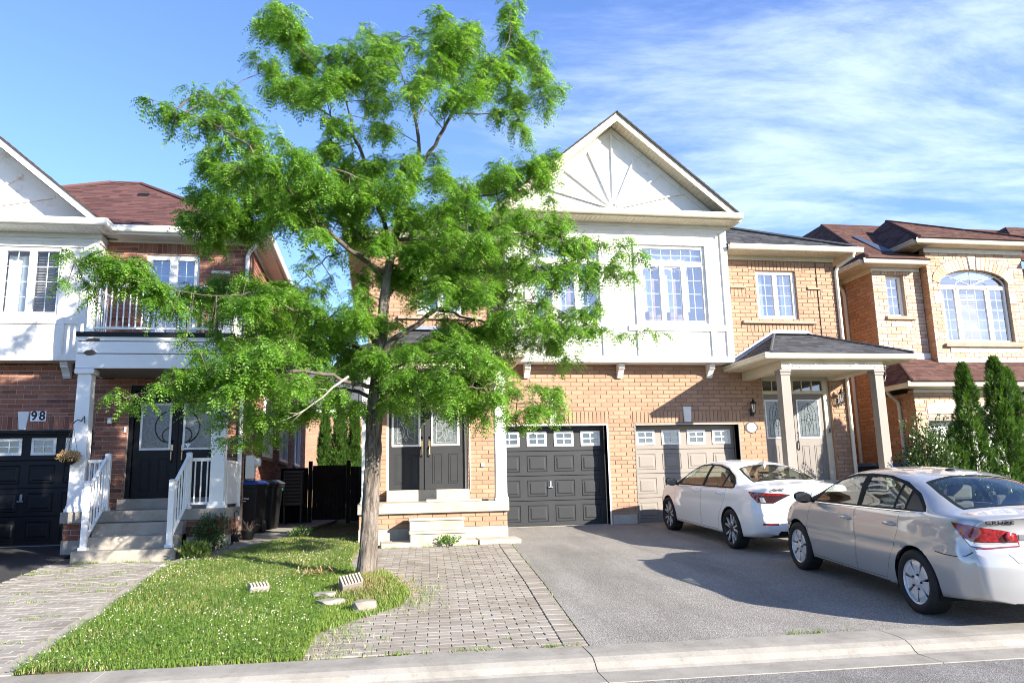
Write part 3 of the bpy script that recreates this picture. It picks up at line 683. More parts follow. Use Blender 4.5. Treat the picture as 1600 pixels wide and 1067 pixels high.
def wall_lamp(parent, x, y, z):
    mb = MB(); mb.box(x-.035, x+.035, y-.02, y, z-.16, z+.02); mb.tube([(x, y-.02, z-.10), (x, y-.09, z-.16), (x, y-.13, z-.10)], .012, 6)
    for a in range(6):
        t = a*math.pi/3; mb.tube([(x+.038*math.cos(t), y-.13+.038*math.sin(t), z-.09), (x+.062*math.cos(t), y-.13+.062*math.sin(t), z+.10)], .006, 4)
    mb.lathe([(.02, -.12), (.045, -.095), (.05, -.085), (.02, -.08)], (x, y-.13, z), 6); mb.lathe([(.085, .10), (.085, .11), (.05, .15), (.02, .18), (.028, .195), (.012, .215), (.002, .24)], (x, y-.13, z), 6)
    o = mb.build('wall_lamp', 'iron', parent); g = MB(); g.lathe([(.034, -.08), (.057, .10)], (x, y-.13, z), 6); g.build('lamp_glass', 'glass', o); return o
def keystone(parent, W, uc, v0, v1, wb, wt, mat='stone_white', d=.03):
    mb = MB(); W.prism(mb, [(uc-wb/2, v0), (uc+wb/2, v0), (uc+wt/2, v1), (uc-wt/2, v1)], -.01, d); return mb.build('keystone', mat, parent, bevel=.006)
def ledge(parent, W, u0, u1, v0, v1, d=.06, mat='stone_sill', name='stone_sill'):
    mb = MB(); W.box(mb, u0, u1, v0, v1, -.05, d); return mb.build(name, mat, parent, bevel=.006)
def came(parent, W, u0, u1, v0, v1, d, style):
    """leaded glass: thin metal cames"""
    mb = MB(); w, h = u1-u0, v1-v0; uc = (u0+u1)/2; r = .0045
    P = lambda pts: W.tube(mb, [(uc+a*w, v0+b*h) for a, b in pts], r, d, 4)
    arch = [(-.36, .04), (-.36, .62)]+[(-.36*math.cos(t), .62+.30*math.sin(t)) for t in np.linspace(.2, math.pi-.2, 9)]+[(.36, .62), (.36, .04), (-.36, .04)]
    P(arch)
    if style == 1:
        for s in (-1, 1):
            P([(0, .08), (s*.10, .2), (s*.13, .32), (s*.10, .44), (0, .52)]); P([(0, .52), (s*.12, .58), (s*.24, .55), (s*.28, .47)]); P([(s*.10, .44), (s*.2, .5), (s*.26, .62), (s*.16, .66), (0, .58)])
            P([(0, .14), (s*.06, .25), (s*.05, .38), (0, .46)]); P([(s*.16, .66), (s*.08, .74), (0, .84)]); P([(s*.13, .32), (s*.36, .32)]); P([(s*.13, .2), (s*.3, .12)])
    else:
        P([(0, .04), (0, .2)]); P([(0, .80), (0, .96)])
        for s in (-1, 1):
            P([(0, .2), (s*.06, .3), (s*.03, .4), (s*.10, .47), (s*.03, .54), (s*.07, .64), (0, .8)]); P([(s*.10, .47), (s*.36, .47)]); P([(0, .3), (s*.14, .38), (s*.10, .47)]); P([(0, .64), (s*.14, .57), (s*.10, .47)])
            P([(s*.2, .04), (s*.2, .47), (s*.2, .70), (s*.1, .86)])
    return mb.build('leaded_came', 'camewhite' if style == 1 else 'iron', parent)
def door_leaf(parent, W, u0, u1, v0, v1, rec, mat, lite, lmat='white', style=1, panels=True, handle=None, fr=.042, glass='frost'):
    mb = MB(); W.box(mb, u0, u1, v0, v1, -rec-.045, -rec); d = mb.build('door_leaf', mat, parent, bevel=.004)
    a, b, c, e = lite; k = MB(); frame_boxes(k, W, a, b, c, e, fr, -rec+.001, -rec+.018); k.build('lite_frame', lmat, d, bevel=.005)
    g = MB(); W.box(g, a+fr-.004, b-fr+.004, c+fr-.004, e-fr+.004, -rec+.0008, -rec+.005); g.build('door_glass', glass, d)
    if style: came(d, W, a+fr, b-fr, c+fr, e-fr, -rec+.007, style)
    if panels:
        w = u1-u0
        for s in (.17, .58):
            p = MB(); x0, x1 = u0+w*s, u0+w*(s+.25); y0, y1 = v0+.12, c-.16; frame_boxes(p, W, x0, x1, y0, y1, .018, -rec+.0005, -rec+.008); W.box(p, x0+.04, x1-.04, y0+.04, y1-.04, -rec+.0005, -rec+.007); p.build('raised_panel', mat, d, bevel=.003)
    if handle:
        hx, hs = handle; h = MB(); yb = v0+.92
        W.box(h, hx-.025, hx+.025, yb-.02, yb+.10, -rec+.0005, -rec+.015); W.tube(h, [(hx, yb-.02), (hx, yb-.07)], .012, -rec+.02); h.tube([W.pt(hx, yb-.02, -rec+.01), W.pt(hx, yb-.04, -rec+.055), W.pt(hx, yb-.2, -rec+.06), W.pt(hx, yb-.24, -rec+.01)], .014, 8)
        h.lathe([(.028, 0), (.028, .02), (.001, .024)], W.pt(hx, yb+.16, -rec), 10, 'y'); h.build('door_handle', hs, d, bevel=.003)
    return d
# ------------------------------------------------------------------ the tan semi-detached house
H = thing('semi_detached_house', 'tan brick semi-detached house with white gabled bay and two single garage doors', 'house', (2.79, 0, 0))
F = Wall('f', 0.)
X0, X1, XM = -2.73, 8.31, 2.79
holes = [(0, 2.44, 0, 2.165), (3.105, 5.54, 0, 2.165), (6.2, 7.9, .6, 3.2), (-2.34, -.64, .6, 3.2), (6.27, 7.285, 4.575, 5.75), (-1.70, -.69, 4.575, 5.75)]
sold = [(-.06, 2.50, 2.17, 2.43), (3.05, 5.60, 2.17, 2.43), (6.09, 7.47, 5.75, 5.985), (-1.88, -.5, 5.75, 5.985), (5.95, 7.6, 4.25, 4.45), (-2.02, -.37, 4.25, 4.45), (5.6, 5.98, 5.10, 5.29), (7.56, 7.9, 5.10, 5.3), (-.4, -.02, 5.10, 5.29), (-2.32, -1.98, 5.10, 5.3)]
skip = [(.21, 5.38, 3.49, 6.7), (X0, X1, 5.99, 6.7), (X0, -.02, 0, .6), (5.62, X1, 0, .6), (X0, X1, 0, .2), (5.848, 7.684, 4.45, 4.52), (-2.10, -.27, 4.45, 4.52)]
wf = brick_wall(F, (X0, X1, 0, 6.3), holes, 'wall', ('brick_tan', 'mortar_tan'), H, sold, skip, cap=300, score=lambda p: 1 if (p.x > 0 or p.z < 2.4) and not (p.x > 3 and p.z < .9) and not (6.2 < p.x and p.z < 1) else .15)
for Wd, u1 in ((Wall('r', X1), 9.5), (Wall('l', X0), 9.5)): brick_wall(Wd, (.012, u1, 0, 6.1), [], 'wall', ('brick_tan', 'mortar_tan'), H, cap=0)
mb = MB(); mb.box(X0+.02, X1-.02, 9.3, 9.5, 0, 6.1); mb.build('rear_wall', 'mortar_tan', H)
mb = MB(); F.box(mb, 2.50, 3.045, -.02, .2, -.15, .012); mb.build('foundation', 'parge', H, bevel=.005)
mb = MB(); F.box(mb, X0+.2, 8.1, 2.3, 2.4, -3, -2.9); F.box(mb, -.3, 5.9, -.02, 2.5, -2.0, -1.9); mb.build('inner_wall', 'room', H)
# garages: aluminium trim lining, concrete threshold, doors
for (a, b, tm, dm, hd) in ((0, 2.44, 'greywhite', 'charcoal', True), (3.105, 5.54, 'taupe', 'taupe_light', False)):
    mb = MB(); t = .035
    F.box(mb, a-t, a, 0, 2.165, -.26, .014); F.box(mb, b, b+t, 0, 2.165, -.26, .014); F.box(mb, a, b, 2.13, 2.165, -.26, .014)
    F.box(mb, a-t, a, 2.165, 2.169, -.26, .014)
    mb.build('garage_trim', tm, H, bevel=.003)
    if dm == 'taupe_light':
        k = MB(); F.box(k, a+.01, b-.01, 2.122, 2.13, .005, .02); k.build('head_flashing', 'ivory', H)
    garage_door(H, F, a+.004, b-.004, 2.125, dm, .27, handle=hd)
    mb = MB(); mb.box(a, b, -.035, .24, -.03, .004); mb.build('threshold', 'concrete', H)
mb = MB(); F.box(mb, 2.395, 2.41, 1.50, 1.82, -.13, -.1); mb.build('keypad', 'plastic_grey', H)
keystone(H, F, 1.235, 2.172, 2.48, .13, .185); keystone(H, F, 4.335, 2.18, 2.525, .155, .2)
text('house_number', '100', .15, (1.245, -.02, 2.555), (R(90), 0, 0), 'print_white', H, .008, xs=.8)
# blank oval number plate with scrolled iron edge
mb = MB(); pts = []
for i in range(32):
    t = 2*math.pi*i/32; e = .03*(abs(math.cos(t))**9); pts.append((5.853+(.145+e)*math.cos(t), 2.04+.128*math.sin(t)))
F.prism(mb, pts, .003, .018); pl = mb.build('number_plate', 'iron', H, bevel=.003)
mb = MB(); F.prism(mb, [(5.853+.115*math.cos(2*math.pi*i/28), 2.04+.108*math.sin(2*math.pi*i/28)) for i in range(28)], .018, .024); mb.build('plate_face', 'stucco', pl)
wall_lamp(H, 5.885, -.002, 2.46); wall_lamp(H, 8.10, -.002, 2.68)
# upper bedroom windows
for (u, s) in ((6.27, 1), (-1.70, 1)):
    m_ = u+.508; w = window(H, F, u, u+1.013, 4.578, 5.748, .07, [(u+.03, m_, 4.61, 5.72, 2, 4), (m_, u+.985, 4.61, 5.72, 2, 4)], sw=.055)
    curtain(w, F, u+.06, u+.30, 4.7, 5.75, -.32, mat='curtain'); curtain(w, F, u+.78, u+1.0, 4.6, 5.75, -.34)
    ledge(H, F, u-.42, u+1.42, 4.453, 4.522, .075)
for a, b in ((5.585, 5.98), (7.557, 7.912), (-.40, -.005), (-2.33, -1.98)): ledge(H, F, a, b, 5.30, 5.352, .05, name='stone_ledge')
mb = MB(); F.tube(mb, [(7.83, 5.98), (7.83, 3.95)], .009, .012); mb.build('cable', 'plastic_black', H)
# ---- projecting bay
BX0, BX1, BY = .21, 5.38, -.38
B = Wall('f', BY)
mb = MB(); wh = [(3.27, 4.83, 4.345, 6.17), (.76, 2.32, 4.345, 6.17)]; rs = [(BX0+.02, BX1-.02, 3.49, 6.66)]
for h in wh: rs = rsub(rs, h)
for r_ in rs: B.box(mb, *r_, -.10, 0)
mb.box(BX0+.02, BX0+.12, BY+.1, -.012, 3.49, 6.66); mb.box(BX1-.12, BX1-.02, BY+.1, -.012, 3.49, 6.66); mb.box(BX0+.02, BX1-.02, BY, -.012, 3.472, 3.49)
bay = mb.build('bay_wall', 'stucco', H)
def boards(half):                       # half-timber boards of one side; mirrored about the centre line
    q = [(3.127, 3.27, 4.346, 6.169), (4.83, 4.965, 4.346, 6.169), (3.127, 4.965, 6.17, 6.30), (3.127, 4.965, 4.18, 4.345), (4.966, 5.231, 4.18, 4.318), (5.232, 5.384, 3.605, 6.49), (4.864, 4.978, 3.605, 4.179), (3.127, 3.25, 3.605, 4.179), (2.94, 3.126, 4.18, 4.30)]
    if half < 0: q = [(2*XM-b, 2*XM-a, c, d) for a, b, c, d in q]
    return q
for hf in (1, -1):
    for (a, b, c, d) in boards(hf):
        mb = MB(); B.box(mb, a, b, c, d, .001, .045); mb.build('trim_board', 'stucco', bay, bevel=.003)
mb = MB(); B.box(mb, BX0, BX1, 3.468, 3.603, .001, .047); mb.box(BX0-.004, BX0+.018, BY-.02, -.014, 3.468, 6.49); mb.box(BX1-.018, BX1+.004, BY-.02, -.014, 3.468, 6.49); mb.build('trim_board', 'stucco', bay, bevel=.003)
for c, d, e in ((6.49, 6.585, .024), (6.587, 6.665, .04)):
    mb = MB(); mb.box(BX0-e, BX1+e, BY-e, -.014, c, d); mb.build('frieze_board', 'greywhite', bay, bevel=.004)
for (a, b) in ((3.27, 4.83), (.76, 2.32)):
    w3 = (b-a-.03)/3; x = a+.015
    w = window(H, B, a, b, 4.347, 6.168, .02, [(x, b-.015, 5.745, 6.15, 6, 2)]+[(x+i*w3, x+(i+1)*w3, 4.365, 5.735, 2, 4) for i in range(3)], fw=.045, sw=.055)
    for i in range(3): curtain(w, B, x+i*w3+.03, x+i*w3+(.36 if i < 2 else .22), 4.68, 5.75, -.30, amp=.03, wl=.16)
    curtain(w, B, x, b-.03, 5.74, 6.2, -.33, wl=.2)
for x in (2.785, 4.905, .67): bracket(H, x, -.014, 3.466)
# eaves of the bay, gable
soffit(H, -.02, 5.60, -.84, BY-.041, 6.668, along='x')
mb = MB(); mb.box(-.05, 5.58, -.855, -.842, 6.66, 6.80); mb.box(-.05, -.037, -.842, -.0, 6.66, 6.80); mb.box(5.567, 5.58, -.842, 0, 6.66, 6.80); mb.box(-.02, .166, BY, -.02, 6.668, 6.69); mb.box(5.424, 5.566, BY, -.02, 6.668, 6.69); mb.build('fascia', 'cream', H)
gutter(H, (-.05, -.856, 6.685), (5.585, -.856, 6.685), (0, -1, 0), e0=.0, e1=.0)
AX, AZ, GE = 2.75, 9.12, .83
gab = MB(); zb = 6.80; hw = (AZ-.16-zb)/GE
gab.prism([(AX-hw, BY-.02, zb), (AX+hw, BY-.02, zb), (AX, BY-.02, AZ-.16)], (0, .12, 0)); gw = gab.build('gable_wall', 'board', H)
def clipbar(p, q, w):
    d = (Vector(q)-Vector(p)); d.normalize(); n = Vector((-d.y, d.x))*w/2; return [Vector(p)+n, Vector(p)-n, Vector(q)-n, Vector(q)+n]
ctr = (2.715, 6.98)
for (ex, ez) in ((2.73, 8.80), (2.165, 8.34), (1.585, 7.87), (1.02, 7.44), (3.315, 8.34), (3.885, 7.87), (4.44, 7.43)):
    q = clipbar((ctr[0]+(ex-ctr[0])*.06, ctr[1]+(ez-ctr[1])*.06), (ex, ez), .032)
    mb = MB(); mb.prism([(p.x, BY-.021, p.y) for p in q], (0, -.055, 0)); mb.build('sunburst_batten', 'board', gw, bevel=.002)
mb = MB(); mb.prism([(ctr[0]+.12*math.cos(t), BY-.021, 6.90+.14*math.sin(t)) for t in np.linspace(0, math.pi, 12)], (0, -.024, 0)); mb.build('sunburst_hub', 'board', gw)
for s in (-1, 1):
    mb = MB(); p = [(AX, AZ-.17), (AX+s*(hw-.02), zb+.005), (AX+s*(hw-.20), zb+.005), (AX, AZ-.33)]; mb.prism([(a, BY-.0208, b) for a, b in p], (0, -.026, 0)); mb.build('rake_board', 'board', gw)
    rake(H, AX, AZ, AX+s*2.80, AZ-2.80*GE, -.86, BY-.02, .2)
# roofs
roof = MB(); items = []
S = .52; ez = 6.225; ex0, ex1 = X0-.39, X1+.38; ry = 4.6; rz = ez+S*(ry+.45); rx0, rx1 = ex0+5.05, ex1-5.05
roof_plane([(5.4, -.45, ez), (ex1, -.45, ez), (rx1, ry, rz), (rx1-.01, ry, rz), (2.9, ry-.3, rz-.3*S)], 'shingle_black', roof, items)
roof_plane([(ex0, -.45, ez), (.19, -.45, ez), (2.7, ry-.3, rz-.3*S), (rx0+.01, ry, rz), (rx0, ry, rz)], 'shingle_black', roof, items)
roof_plane([(ex1, -.45, ez), (ex1, 9.9, ez), (rx1, ry+.2, rz), (rx1, ry, rz)], 'shingle_black', roof, items)
roof_plane([(ex0, 9.9, ez), (ex0, -.45, ez), (rx0, ry, rz), (rx0, ry+.2, rz)], 'shingle_black', roof, items)
gz1 = AZ-2.86*GE
for s in (-1, 1):
    e = AX+s*2.86
    pl = [(e, -.9, gz1+.02), (e, 1.2, gz1+.02), (AX, 6, AZ+.02), (AX, -.9, AZ+.02)]
    if s < 0: pl = [pl[1], pl[0], pl[3], pl[2]]
    roof_plane(pl, 'shingle_black', roof, items, thick=.03)
roof_plane([(-.02, -.86, 6.80), (5.54, -.86, 6.80), (5.30, BY-.021, 6.905), (.2, BY-.021, 6.905)], 'shingle_black', roof, items, thick=.01)
PZ, PT = 3.425, 4.19
def porch_roof(mir):
    f = (lambda x: 2*XM-x) if mir else (lambda x: x)
    a, b = (f(8.64), f(5.376)) if mir else (5.376, 8.64); ta, tb = (f(7.456), f(6.6)) if mir else (6.6, 7.456)
    roof_plane([(a, -2.03, PZ), (b, -2.03, PZ), (tb, -.013, PT), (ta, -.013, PT)], 'shingle_black', roof, items, thick=.04)
    roof_plane([(a, -.013, PZ), (a, -2.03, PZ), (ta, -.013, PT)], 'shingle_black', roof, items, thick=.04)
    roof_plane([(b, -2.03, PZ), (b, -.013, PZ), (tb, -.013, PT)], 'shingle_black', roof, items, thick=.04)
    fl = MB()
    for p, q in (((a, PZ), (ta, PT)), ((ta, PT), (tb, PT)), ((tb, PT), (b, PZ))):
        fl.prism([(p[0], -.008, p[1]+.01), (q[0], -.008, q[1]+.01), (q[0], -.008, q[1]+.115), (p[0], -.008, p[1]+.115)], (0, -.012, 0)); 
        fl.add([(p[0], -.02, p[1]+.03), (q[0], -.02, q[1]+.03), (q[0], -.14, q[1]+.012), (p[0], -.14, p[1]+.012)], [(0, 1, 2, 3)])
    fl.build('flashing', 'galv', H)
    # eaves
    gutter(H, (a-.0, -2.03+.125, PZ-.115), (b, -2.03+.125, PZ-.115), (0, -1, 0), e0=.125 if not mir else .125, e1=.125)
    gutter(H, (a, -1.905, PZ-.115), (a, -.02, PZ-.115), (-1, 0, 0), e0=.125); gutter(H, (b, -1.905, PZ-.115), (b, -.02, PZ-.115), (1, 0, 0), e0=.125)
    for x, sx in ((a, -1), (b, 1)): gutter(H, (x-sx*.0, -2.03+.125 if sx < 0 else -.02, PZ-.115), (x, -.02 if sx < 0 else -2.03+.125, PZ-.115), (sx, 0, 0)) if False else None
    sb = MB(); sb.box(a+.002, a+.02, -1.90, -.02, PZ-.14, PZ-.02); sb.box(b-.02, b-.002, -1.90, -.02, PZ-.14, PZ-.02); sb.build('fascia', 'cream', H)
    xi0, xi1 = (f(8.06), f(5.72)) if mir else (5.72, 8.06)
    s1 = MB(); s1.box(a+.02, b-.02, -1.905, -1.80, PZ-.125, PZ-.105); s1.box(a+.02, xi0, -1.80, -.02, PZ-.125, PZ-.105); s1.box(xi1, b-.02, -1.80, -.02, PZ-.125, PZ-.105); s1.build('porch_soffit', 'cream', H)
    bm_ = MB(); bm_.box(xi0, xi1, -1.80, -1.60, 3.105, PZ-.125); bm_.box(xi0, xi0+.2, -1.60, -.012, 3.105, PZ-.125); bm_.box(xi1-.2, xi1, -1.60, -.012, 3.105, PZ-.125); bm_.build('porch_beam', 'cream', H, bevel=.005)
    c = MB(); c.box(xi0+.2, xi1-.2, -1.60, -.012, 3.19, 3.2); c.build('porch_ceiling', 'cream', H)
for mir in (False, True): porch_roof(mir)
rf = roof.build('roof', 'underlay', H); pieces('shingle', 'shingles', items, 'shingle_black', rf, 300)
mb = MB(); mb.tube([(ex1, -.46, ez+.03), (rx1, ry, rz+.03)], .05, 6); mb.tube([(5.376, -2.04, PZ+.02), (6.6, -.02, PT+.02)], .03, 6); mb.tube([(8.64, -2.04, PZ+.02), (7.456, -.02, PT+.02)], .03, 6); mb.build('hip_cap', 'shingle_black', rf)
# wing eaves
for a, b in ((BX1+.03, ex1), (ex0, BX0-.03)):
    soffit(H, a, b, -.43, -.03, 6.105, along='x')
    mb = MB(); mb.box(a, b, -.445, -.43, 6.10, 6.215); mb.build('fascia', 'cream', H)
    gutter(H, (a, -.446, 6.10), (b+(.1 if b > 8 else 0), -.446, 6.10), (0, -1, 0))
    mb = MB(); mb.box(max(a, X0), min(b, X1), -.03, -.001, 5.99, 6.105); mb.build('frieze_board', 'cream', H)
for x, sx in ((X1, 1), (X0, -1)):
    o = .38*sx; soffit(H, min(x, x+o), max(x, x+o), -.03, 9.8, 6.105, along='y', slat=.4)
    mb = MB(); mb.box(min(x+o, x+o+.012*sx), max(x+o, x+o+.012*sx), -.44, 9.9, 6.10, 6.215); mb.build('fascia', 'cream', H); gutter(H, (x+o+.012*sx, -.44, 6.10), (x+o+.012*sx, 9.9, 6.10), (sx, 0, 0))
downpipe(H, [(8.56, -.50, 6.11), (8.55, -.47, 6.02), (8.36, -.10, 5.86), (8.33, -.05, 5.74), (8.33, -.05, .1)])
# ---- porches
for mir in (False, True):
    f = (lambda a, b: (2*XM-b, 2*XM-a)) if mir else (lambda a, b: (a, b))
    xa, xb = f(5.66, 8.46 if mir else 8.30); mb = MB(); mb.box(xa, xb, -1.86, -.012, .41, .60); mb.build('porch_slab', 'stone', H, bevel=.012, seg=2)
    PW_ = Wall('f', -1.78); brick_wall(PW_, (xa+.03, xb-.03, .14, .41), [], 'wall', ('brick_tan', 'mortar_tan'), H, cap=40, thick=.2)
    for k_, xx in (('l', xa+.03), ('r', xb-.03)): brick_wall(Wall(k_, xx), (-1.76, -.02, .14, .41), [], 'wall', ('brick_tan', 'mortar_tan'), H, cap=0, thick=.2)
    mb = MB(); mb.box(xa+.02, xb-.02, -1.79, -.05, -.25, .14); mb.build('foundation', 'parge', H, bevel=.006)
    for (a, b) in ((5.684, 5.893), (7.838, 8.035)):
        if mir and a > 7: a, b = a+.36, b+.36
        a, b = f(a, b); mt = 'white' if mir else 'taupe_light'
        mb = MB(); mb.box(a, b, -1.80, -1.60, .60, 3.05); c = mb.build('column', mt, H, bevel=.006)
        mb = MB(); mb.box(a-.025, b+.025, -1.825, -1.575, 3.05, 3.104); mb.box(a-.012, b+.012, -1.812, -1.588, 2.99, 3.05); mb.build('column_cap', 'white' if mir else 'taupe', c, bevel=.005)
        mb = MB(); mb.box(a-.02, b+.02, -1.82, -1.58, .601, .66); mb.box(a-.01, b+.01, -1.81, -1.59, .66, .72); mb.build('column_base', mt, c, bevel=.005)
# double doors
def entry(mir):
    sh = (6.2-(-2.34)) if mir else 0
    u0, u1 = 6.2-sh, 7.9-sh; fm = 'white' if mir else 'cream'; dm = 'charcoal' if mir else 'taupe'
    mb = MB(); rec = .10
    F.box(mb, u0, u0+.05, .83, 3.2, -rec-.08, -rec+.03); F.box(mb, u1-.14 if not mir else u1-.05, u1, .83, 3.2, -rec-.08, -rec+.03)
    R1 = u1-.14 if not mir else u1-.05
    F.box(mb, u0+.05, R1, 3.12, 3.2, -rec-.08, -rec+.03); F.box(mb, u0+.05, R1, 2.81, 2.885, -rec-.08, -rec+.02)
    fr = mb.build('door_frame', fm, H, bevel=.004)
    mb = MB(); F.box(mb, u0, u1, .595, .828, -.3, .26 if mir else .02); mb.build('door_step', 'stone', H, bevel=.01)
    g = MB(); F.box(g, u0+.05, R1, 2.885, 3.12, -rec-.05, -rec-.03); g.build('transom_pane', 'glass_dark', fr)
    n = 6; 
    for i in range(1, n):
        k = MB(); x = u0+.05+(R1-u0-.05)*i/n; t = .012 if i != 3 else .03; F.box(k, x-t, x+t, 2.885, 3.12, -rec-.029, -rec-.01); k.build('transom_bar', fm, fr)
    m_ = (u0+.05+R1)/2 if not mir else -1.52
    if mir:
        door_leaf(fr, F, u0+.052, m_-.003, .832, 2.808, rec+.01, dm, (-2.233, -1.63, 1.725, 2.66), 'white', 1, handle=(-1.60, 'brass'))
        door_leaf(fr, F, m_+.003, R1-.002, .832, 2.808, rec+.01, dm, (-1.405, -.802, 1.735, 2.66), 'white', 1, handle=(-1.44, 'brass'))
    else:
        door_leaf(fr, F, u0+.052, m_-.003, .832, 2.808, rec+.01, dm, (6.275, 6.86, 1.785, 2.68), 'white', 2, fr=.032)
        door_leaf(fr, F, m_+.003, R1-.002, .832, 2.808, rec+.01, dm, (7.07, 7.642, 1.785, 2.682), 'white', 2, handle=(7.035, 'iron'), fr=.032)
    mb = MB(); F.box(mb, m_-.02, m_+.02, .832, 2.808, -rec-.008, -rec+.012); mb.build('astragal', dm, fr)
    mb = MB(); F.box(mb, u0, u1, .6, 3.2, -.42, -.40); mb.build('inner_wall', 'room', H)
for mir in (False, True): entry(mir)
mb = MB(); mb.box(7.80, 7.83, -.0, .03, 1.90, 2.02); mb.build('doorbell', 'plastic_black', H)
mb = MB(); F.box(mb, -.36, -.29, 1.28, 1.36, .006, .03); mb.build('outlet_box', 'greywhite', H)
mb = MB(); F.box(mb, -.60, -.585, .77, 2.4, -.01, .03); mb.build('jamb_trim', 'white', H)
# precast entrance steps
for (ya, yb, za, zb_) in ((-2.18, -1.87, -.2, .335), (-2.46, -2.182, -.2, .12)):
    mb = MB(); mb.box(-1.95, -.97, ya, yb, za, zb_-.05); mb.box(-1.97, -.95, ya-.025, yb, zb_-.049, zb_); mb.build('step', 'stone', H, bevel=.01, seg=2)
# string of lights along the front beam
mb = MB(); pts = []
for i in range(61):
    t = i/60; x = 5.75+2.35*t; sag = .09*abs(math.sin(math.pi*t*2.6))**.8; pts.append((x, -1.815-.01*math.sin(i*2.1), 3.27-sag+.01*math.sin(i*1.7)))
pts += [(8.10, -1.80, 3.12), (8.16, -1.72, 3.0), (8.09, -1.75, 2.86)]
mb.tube(pts, .0055, 4); 
for i in range(2, 62, 2): mb.lathe([(.001, -.03), (.008, -.02), (.008, 0)], pts[i], 5)
sl = mb.build('string_light', 'ivory'); sl['label'] = 'thin string of small lights hung along the porch beam above the taupe columns'; sl['category'] = 'string light'
# ------------------------------------------------------------------ the red brick house on the left (number 98)
HL = thing('detached_house', 'red brick house numbered 98 with white bay, black garage door and white porch railings', 'house', (-7, -.4, 0))
LY = -.4; LX = -5.12; FL = Wall('f', LY); XL = -13.2
holes = [(-10.385, -7.945, 0, 2.12), (-7.30, -5.50, .6, 2.98), (-7.15, -6.136, 3.85, 5.64)]
sold = [(-10.44, -7.90, 2.125, 2.385), (-7.33, -5.95, 5.645, 5.865)]
skip = [(XL, -7.93, 3.41, 6.2), (XL, LX, 5.87, 6.3), (-7.82, LX, 0, .6), (XL, LX, 0, .1)]
brick_wall(FL, (XL, LX, 0, 6.0), holes, 'wall', ('brick_red', 'mortar_red'), HL, sold, skip, cap=300, score=lambda p: 1 if p.x > -9.7 else .1)
brick_wall(Wall('r', LX), (LY+.012, 13, 0, 5.9), [(2.1, 3.5, 1.65, 3.0), (5.2, 6.9, 1.65, 3.0), (8.9, 10.6, 1.65, 3.0)], 'wall', ('brick_red', 'mortar_red'), HL, cap=0)
mb = MB(); mb.box(XL, LX-.02, 12.8, 13, 0, 5.9); mb.box(XL, XL+.2, LY+.2, 12.8, 0, 5.9); mb.build('rear_wall', 'mortar_red', HL)
mb = MB(); FL.box(mb, -7.94, -7.83, -.1, .1, -.1, .01); mb.build('foundation', 'parge', HL)
WR = Wall('r', LX)
for a, b in ((2.1, 3.5), (5.2, 6.9), (8.9, 10.6)):
    w = window(HL, WR, a, b, 1.65, 3.0, .02, [(a+.03, (a+b)/2, 1.68, 2.97, 1, 1), ((a+b)/2, b-.03, 1.68, 2.97, 1, 1)], sw=.06); ledge(HL, WR, a-.08, b+.08, 1.57, 1.65, .06)
    k = MB(); frame_boxes(k, WR, a-.04, b+.04, 1.65, 3.04, .05, -.01, .045); k.build('window_casing', 'white', w)
# garage
mb = MB(); a, b = -10.385, -7.945
FL.box(mb, a-.03, a, 0, 2.12, -.25, .012); FL.box(mb, b, b+.03, 0, 2.12, -.25, .012); FL.box(mb, a, b, 2.085, 2.12, -.25, .012); mb.build('garage_trim', 'black', HL)
garage_door(HL, FL, a+.003, b-.003, 2.10, 'black', .25, z0=-.02)
mb = MB(); mb.box(a, b, LY-.06, LY+.2, -.06, -.02); mb.build('threshold', 'concrete', HL)
keystone(HL, FL, -9.165, 2.122, 2.47, .12, .20, 'greywhite')
mb = MB()
FL.box(mb, -9.04, -8.905, 2.283, 2.475, .008, .026); FL.box(mb, -8.899, -8.765, 2.283, 2.475, .008, .026); pl = mb.build('number_plate', 'print_white', HL, bevel=.003)
for x, c in ((-8.973, '9'), (-8.832, '8')): text('numeral', c, .235, (x, LY-.027, 2.379), (R(90), 0, 0), 'print_black', pl, .002, xs=.95, bold=.006)
# balcony door
w = window(HL, FL, -7.15, -6.136, 3.85, 5.64, .06, [(-7.12, -6.643, 3.88, 5.61, 2, 5), (-6.643, -6.166, 3.88, 5.61, 2, 5)], sw=.075, name='balcony_door')
blind(w, FL, -7.05, -6.2, 3.95, 5.6, LY*0-.22, 'blind_dark'); curtain(w, FL, -7.06, -6.7, 4.6, 5.6, -.3)
for a, b in ((-5.887, -5.528), (-7.93, -7.62)): ledge(HL, FL, a, b, 5.25, 5.31, .06, 'stone_white', 'stone_ledge')
# bay
YB_ = -.78; BL_ = Wall('f', YB_); bx0, bx1 = -13.2, -7.93
mb = MB(); rs = rsub([(bx0, bx1, 3.42, 5.90)], (-10.17, -8.58, 4.26, 5.62))
for r_ in rs: BL_.box(mb, *r_, -.1, 0)
mb.box(bx1-.1, bx1, YB_+.1, LY-.008, 3.42, 5.90); mb.box(bx0, bx1, YB_, LY-.008, 3.40, 3.42); bay = mb.build('bay_wall', 'stucco', HL)
for (a, b, c, d) in ((-8.20, bx1+.003, 3.53, 5.719), (-8.568, -8.44, 3.53, 4.099), (-8.58, -8.45, 4.256, 5.619), (bx0, -8.201, 5.62, 5.719), (bx0, -8.45, 4.10, 4.255), (-8.449, -8.201, 4.10, 4.24), (bx0, bx1+.003, 3.395, 3.528), (-10.30, -10.17, 4.256, 5.619)):
    mb = MB(); BL_.box(mb, a, b, c, d, .001, .032); mb.build('trim_board', 'stucco', bay, bevel=.003)
for c, d, e in ((5.72, 5.80, .03), (5.802, 5.90, .045)):
    mb = MB(); mb.box(bx0, bx1+e, YB_-e, LY-.01, c, d); mb.build('frieze_board', 'greywhite', bay, bevel=.004)
ws = .53; x = -10.17
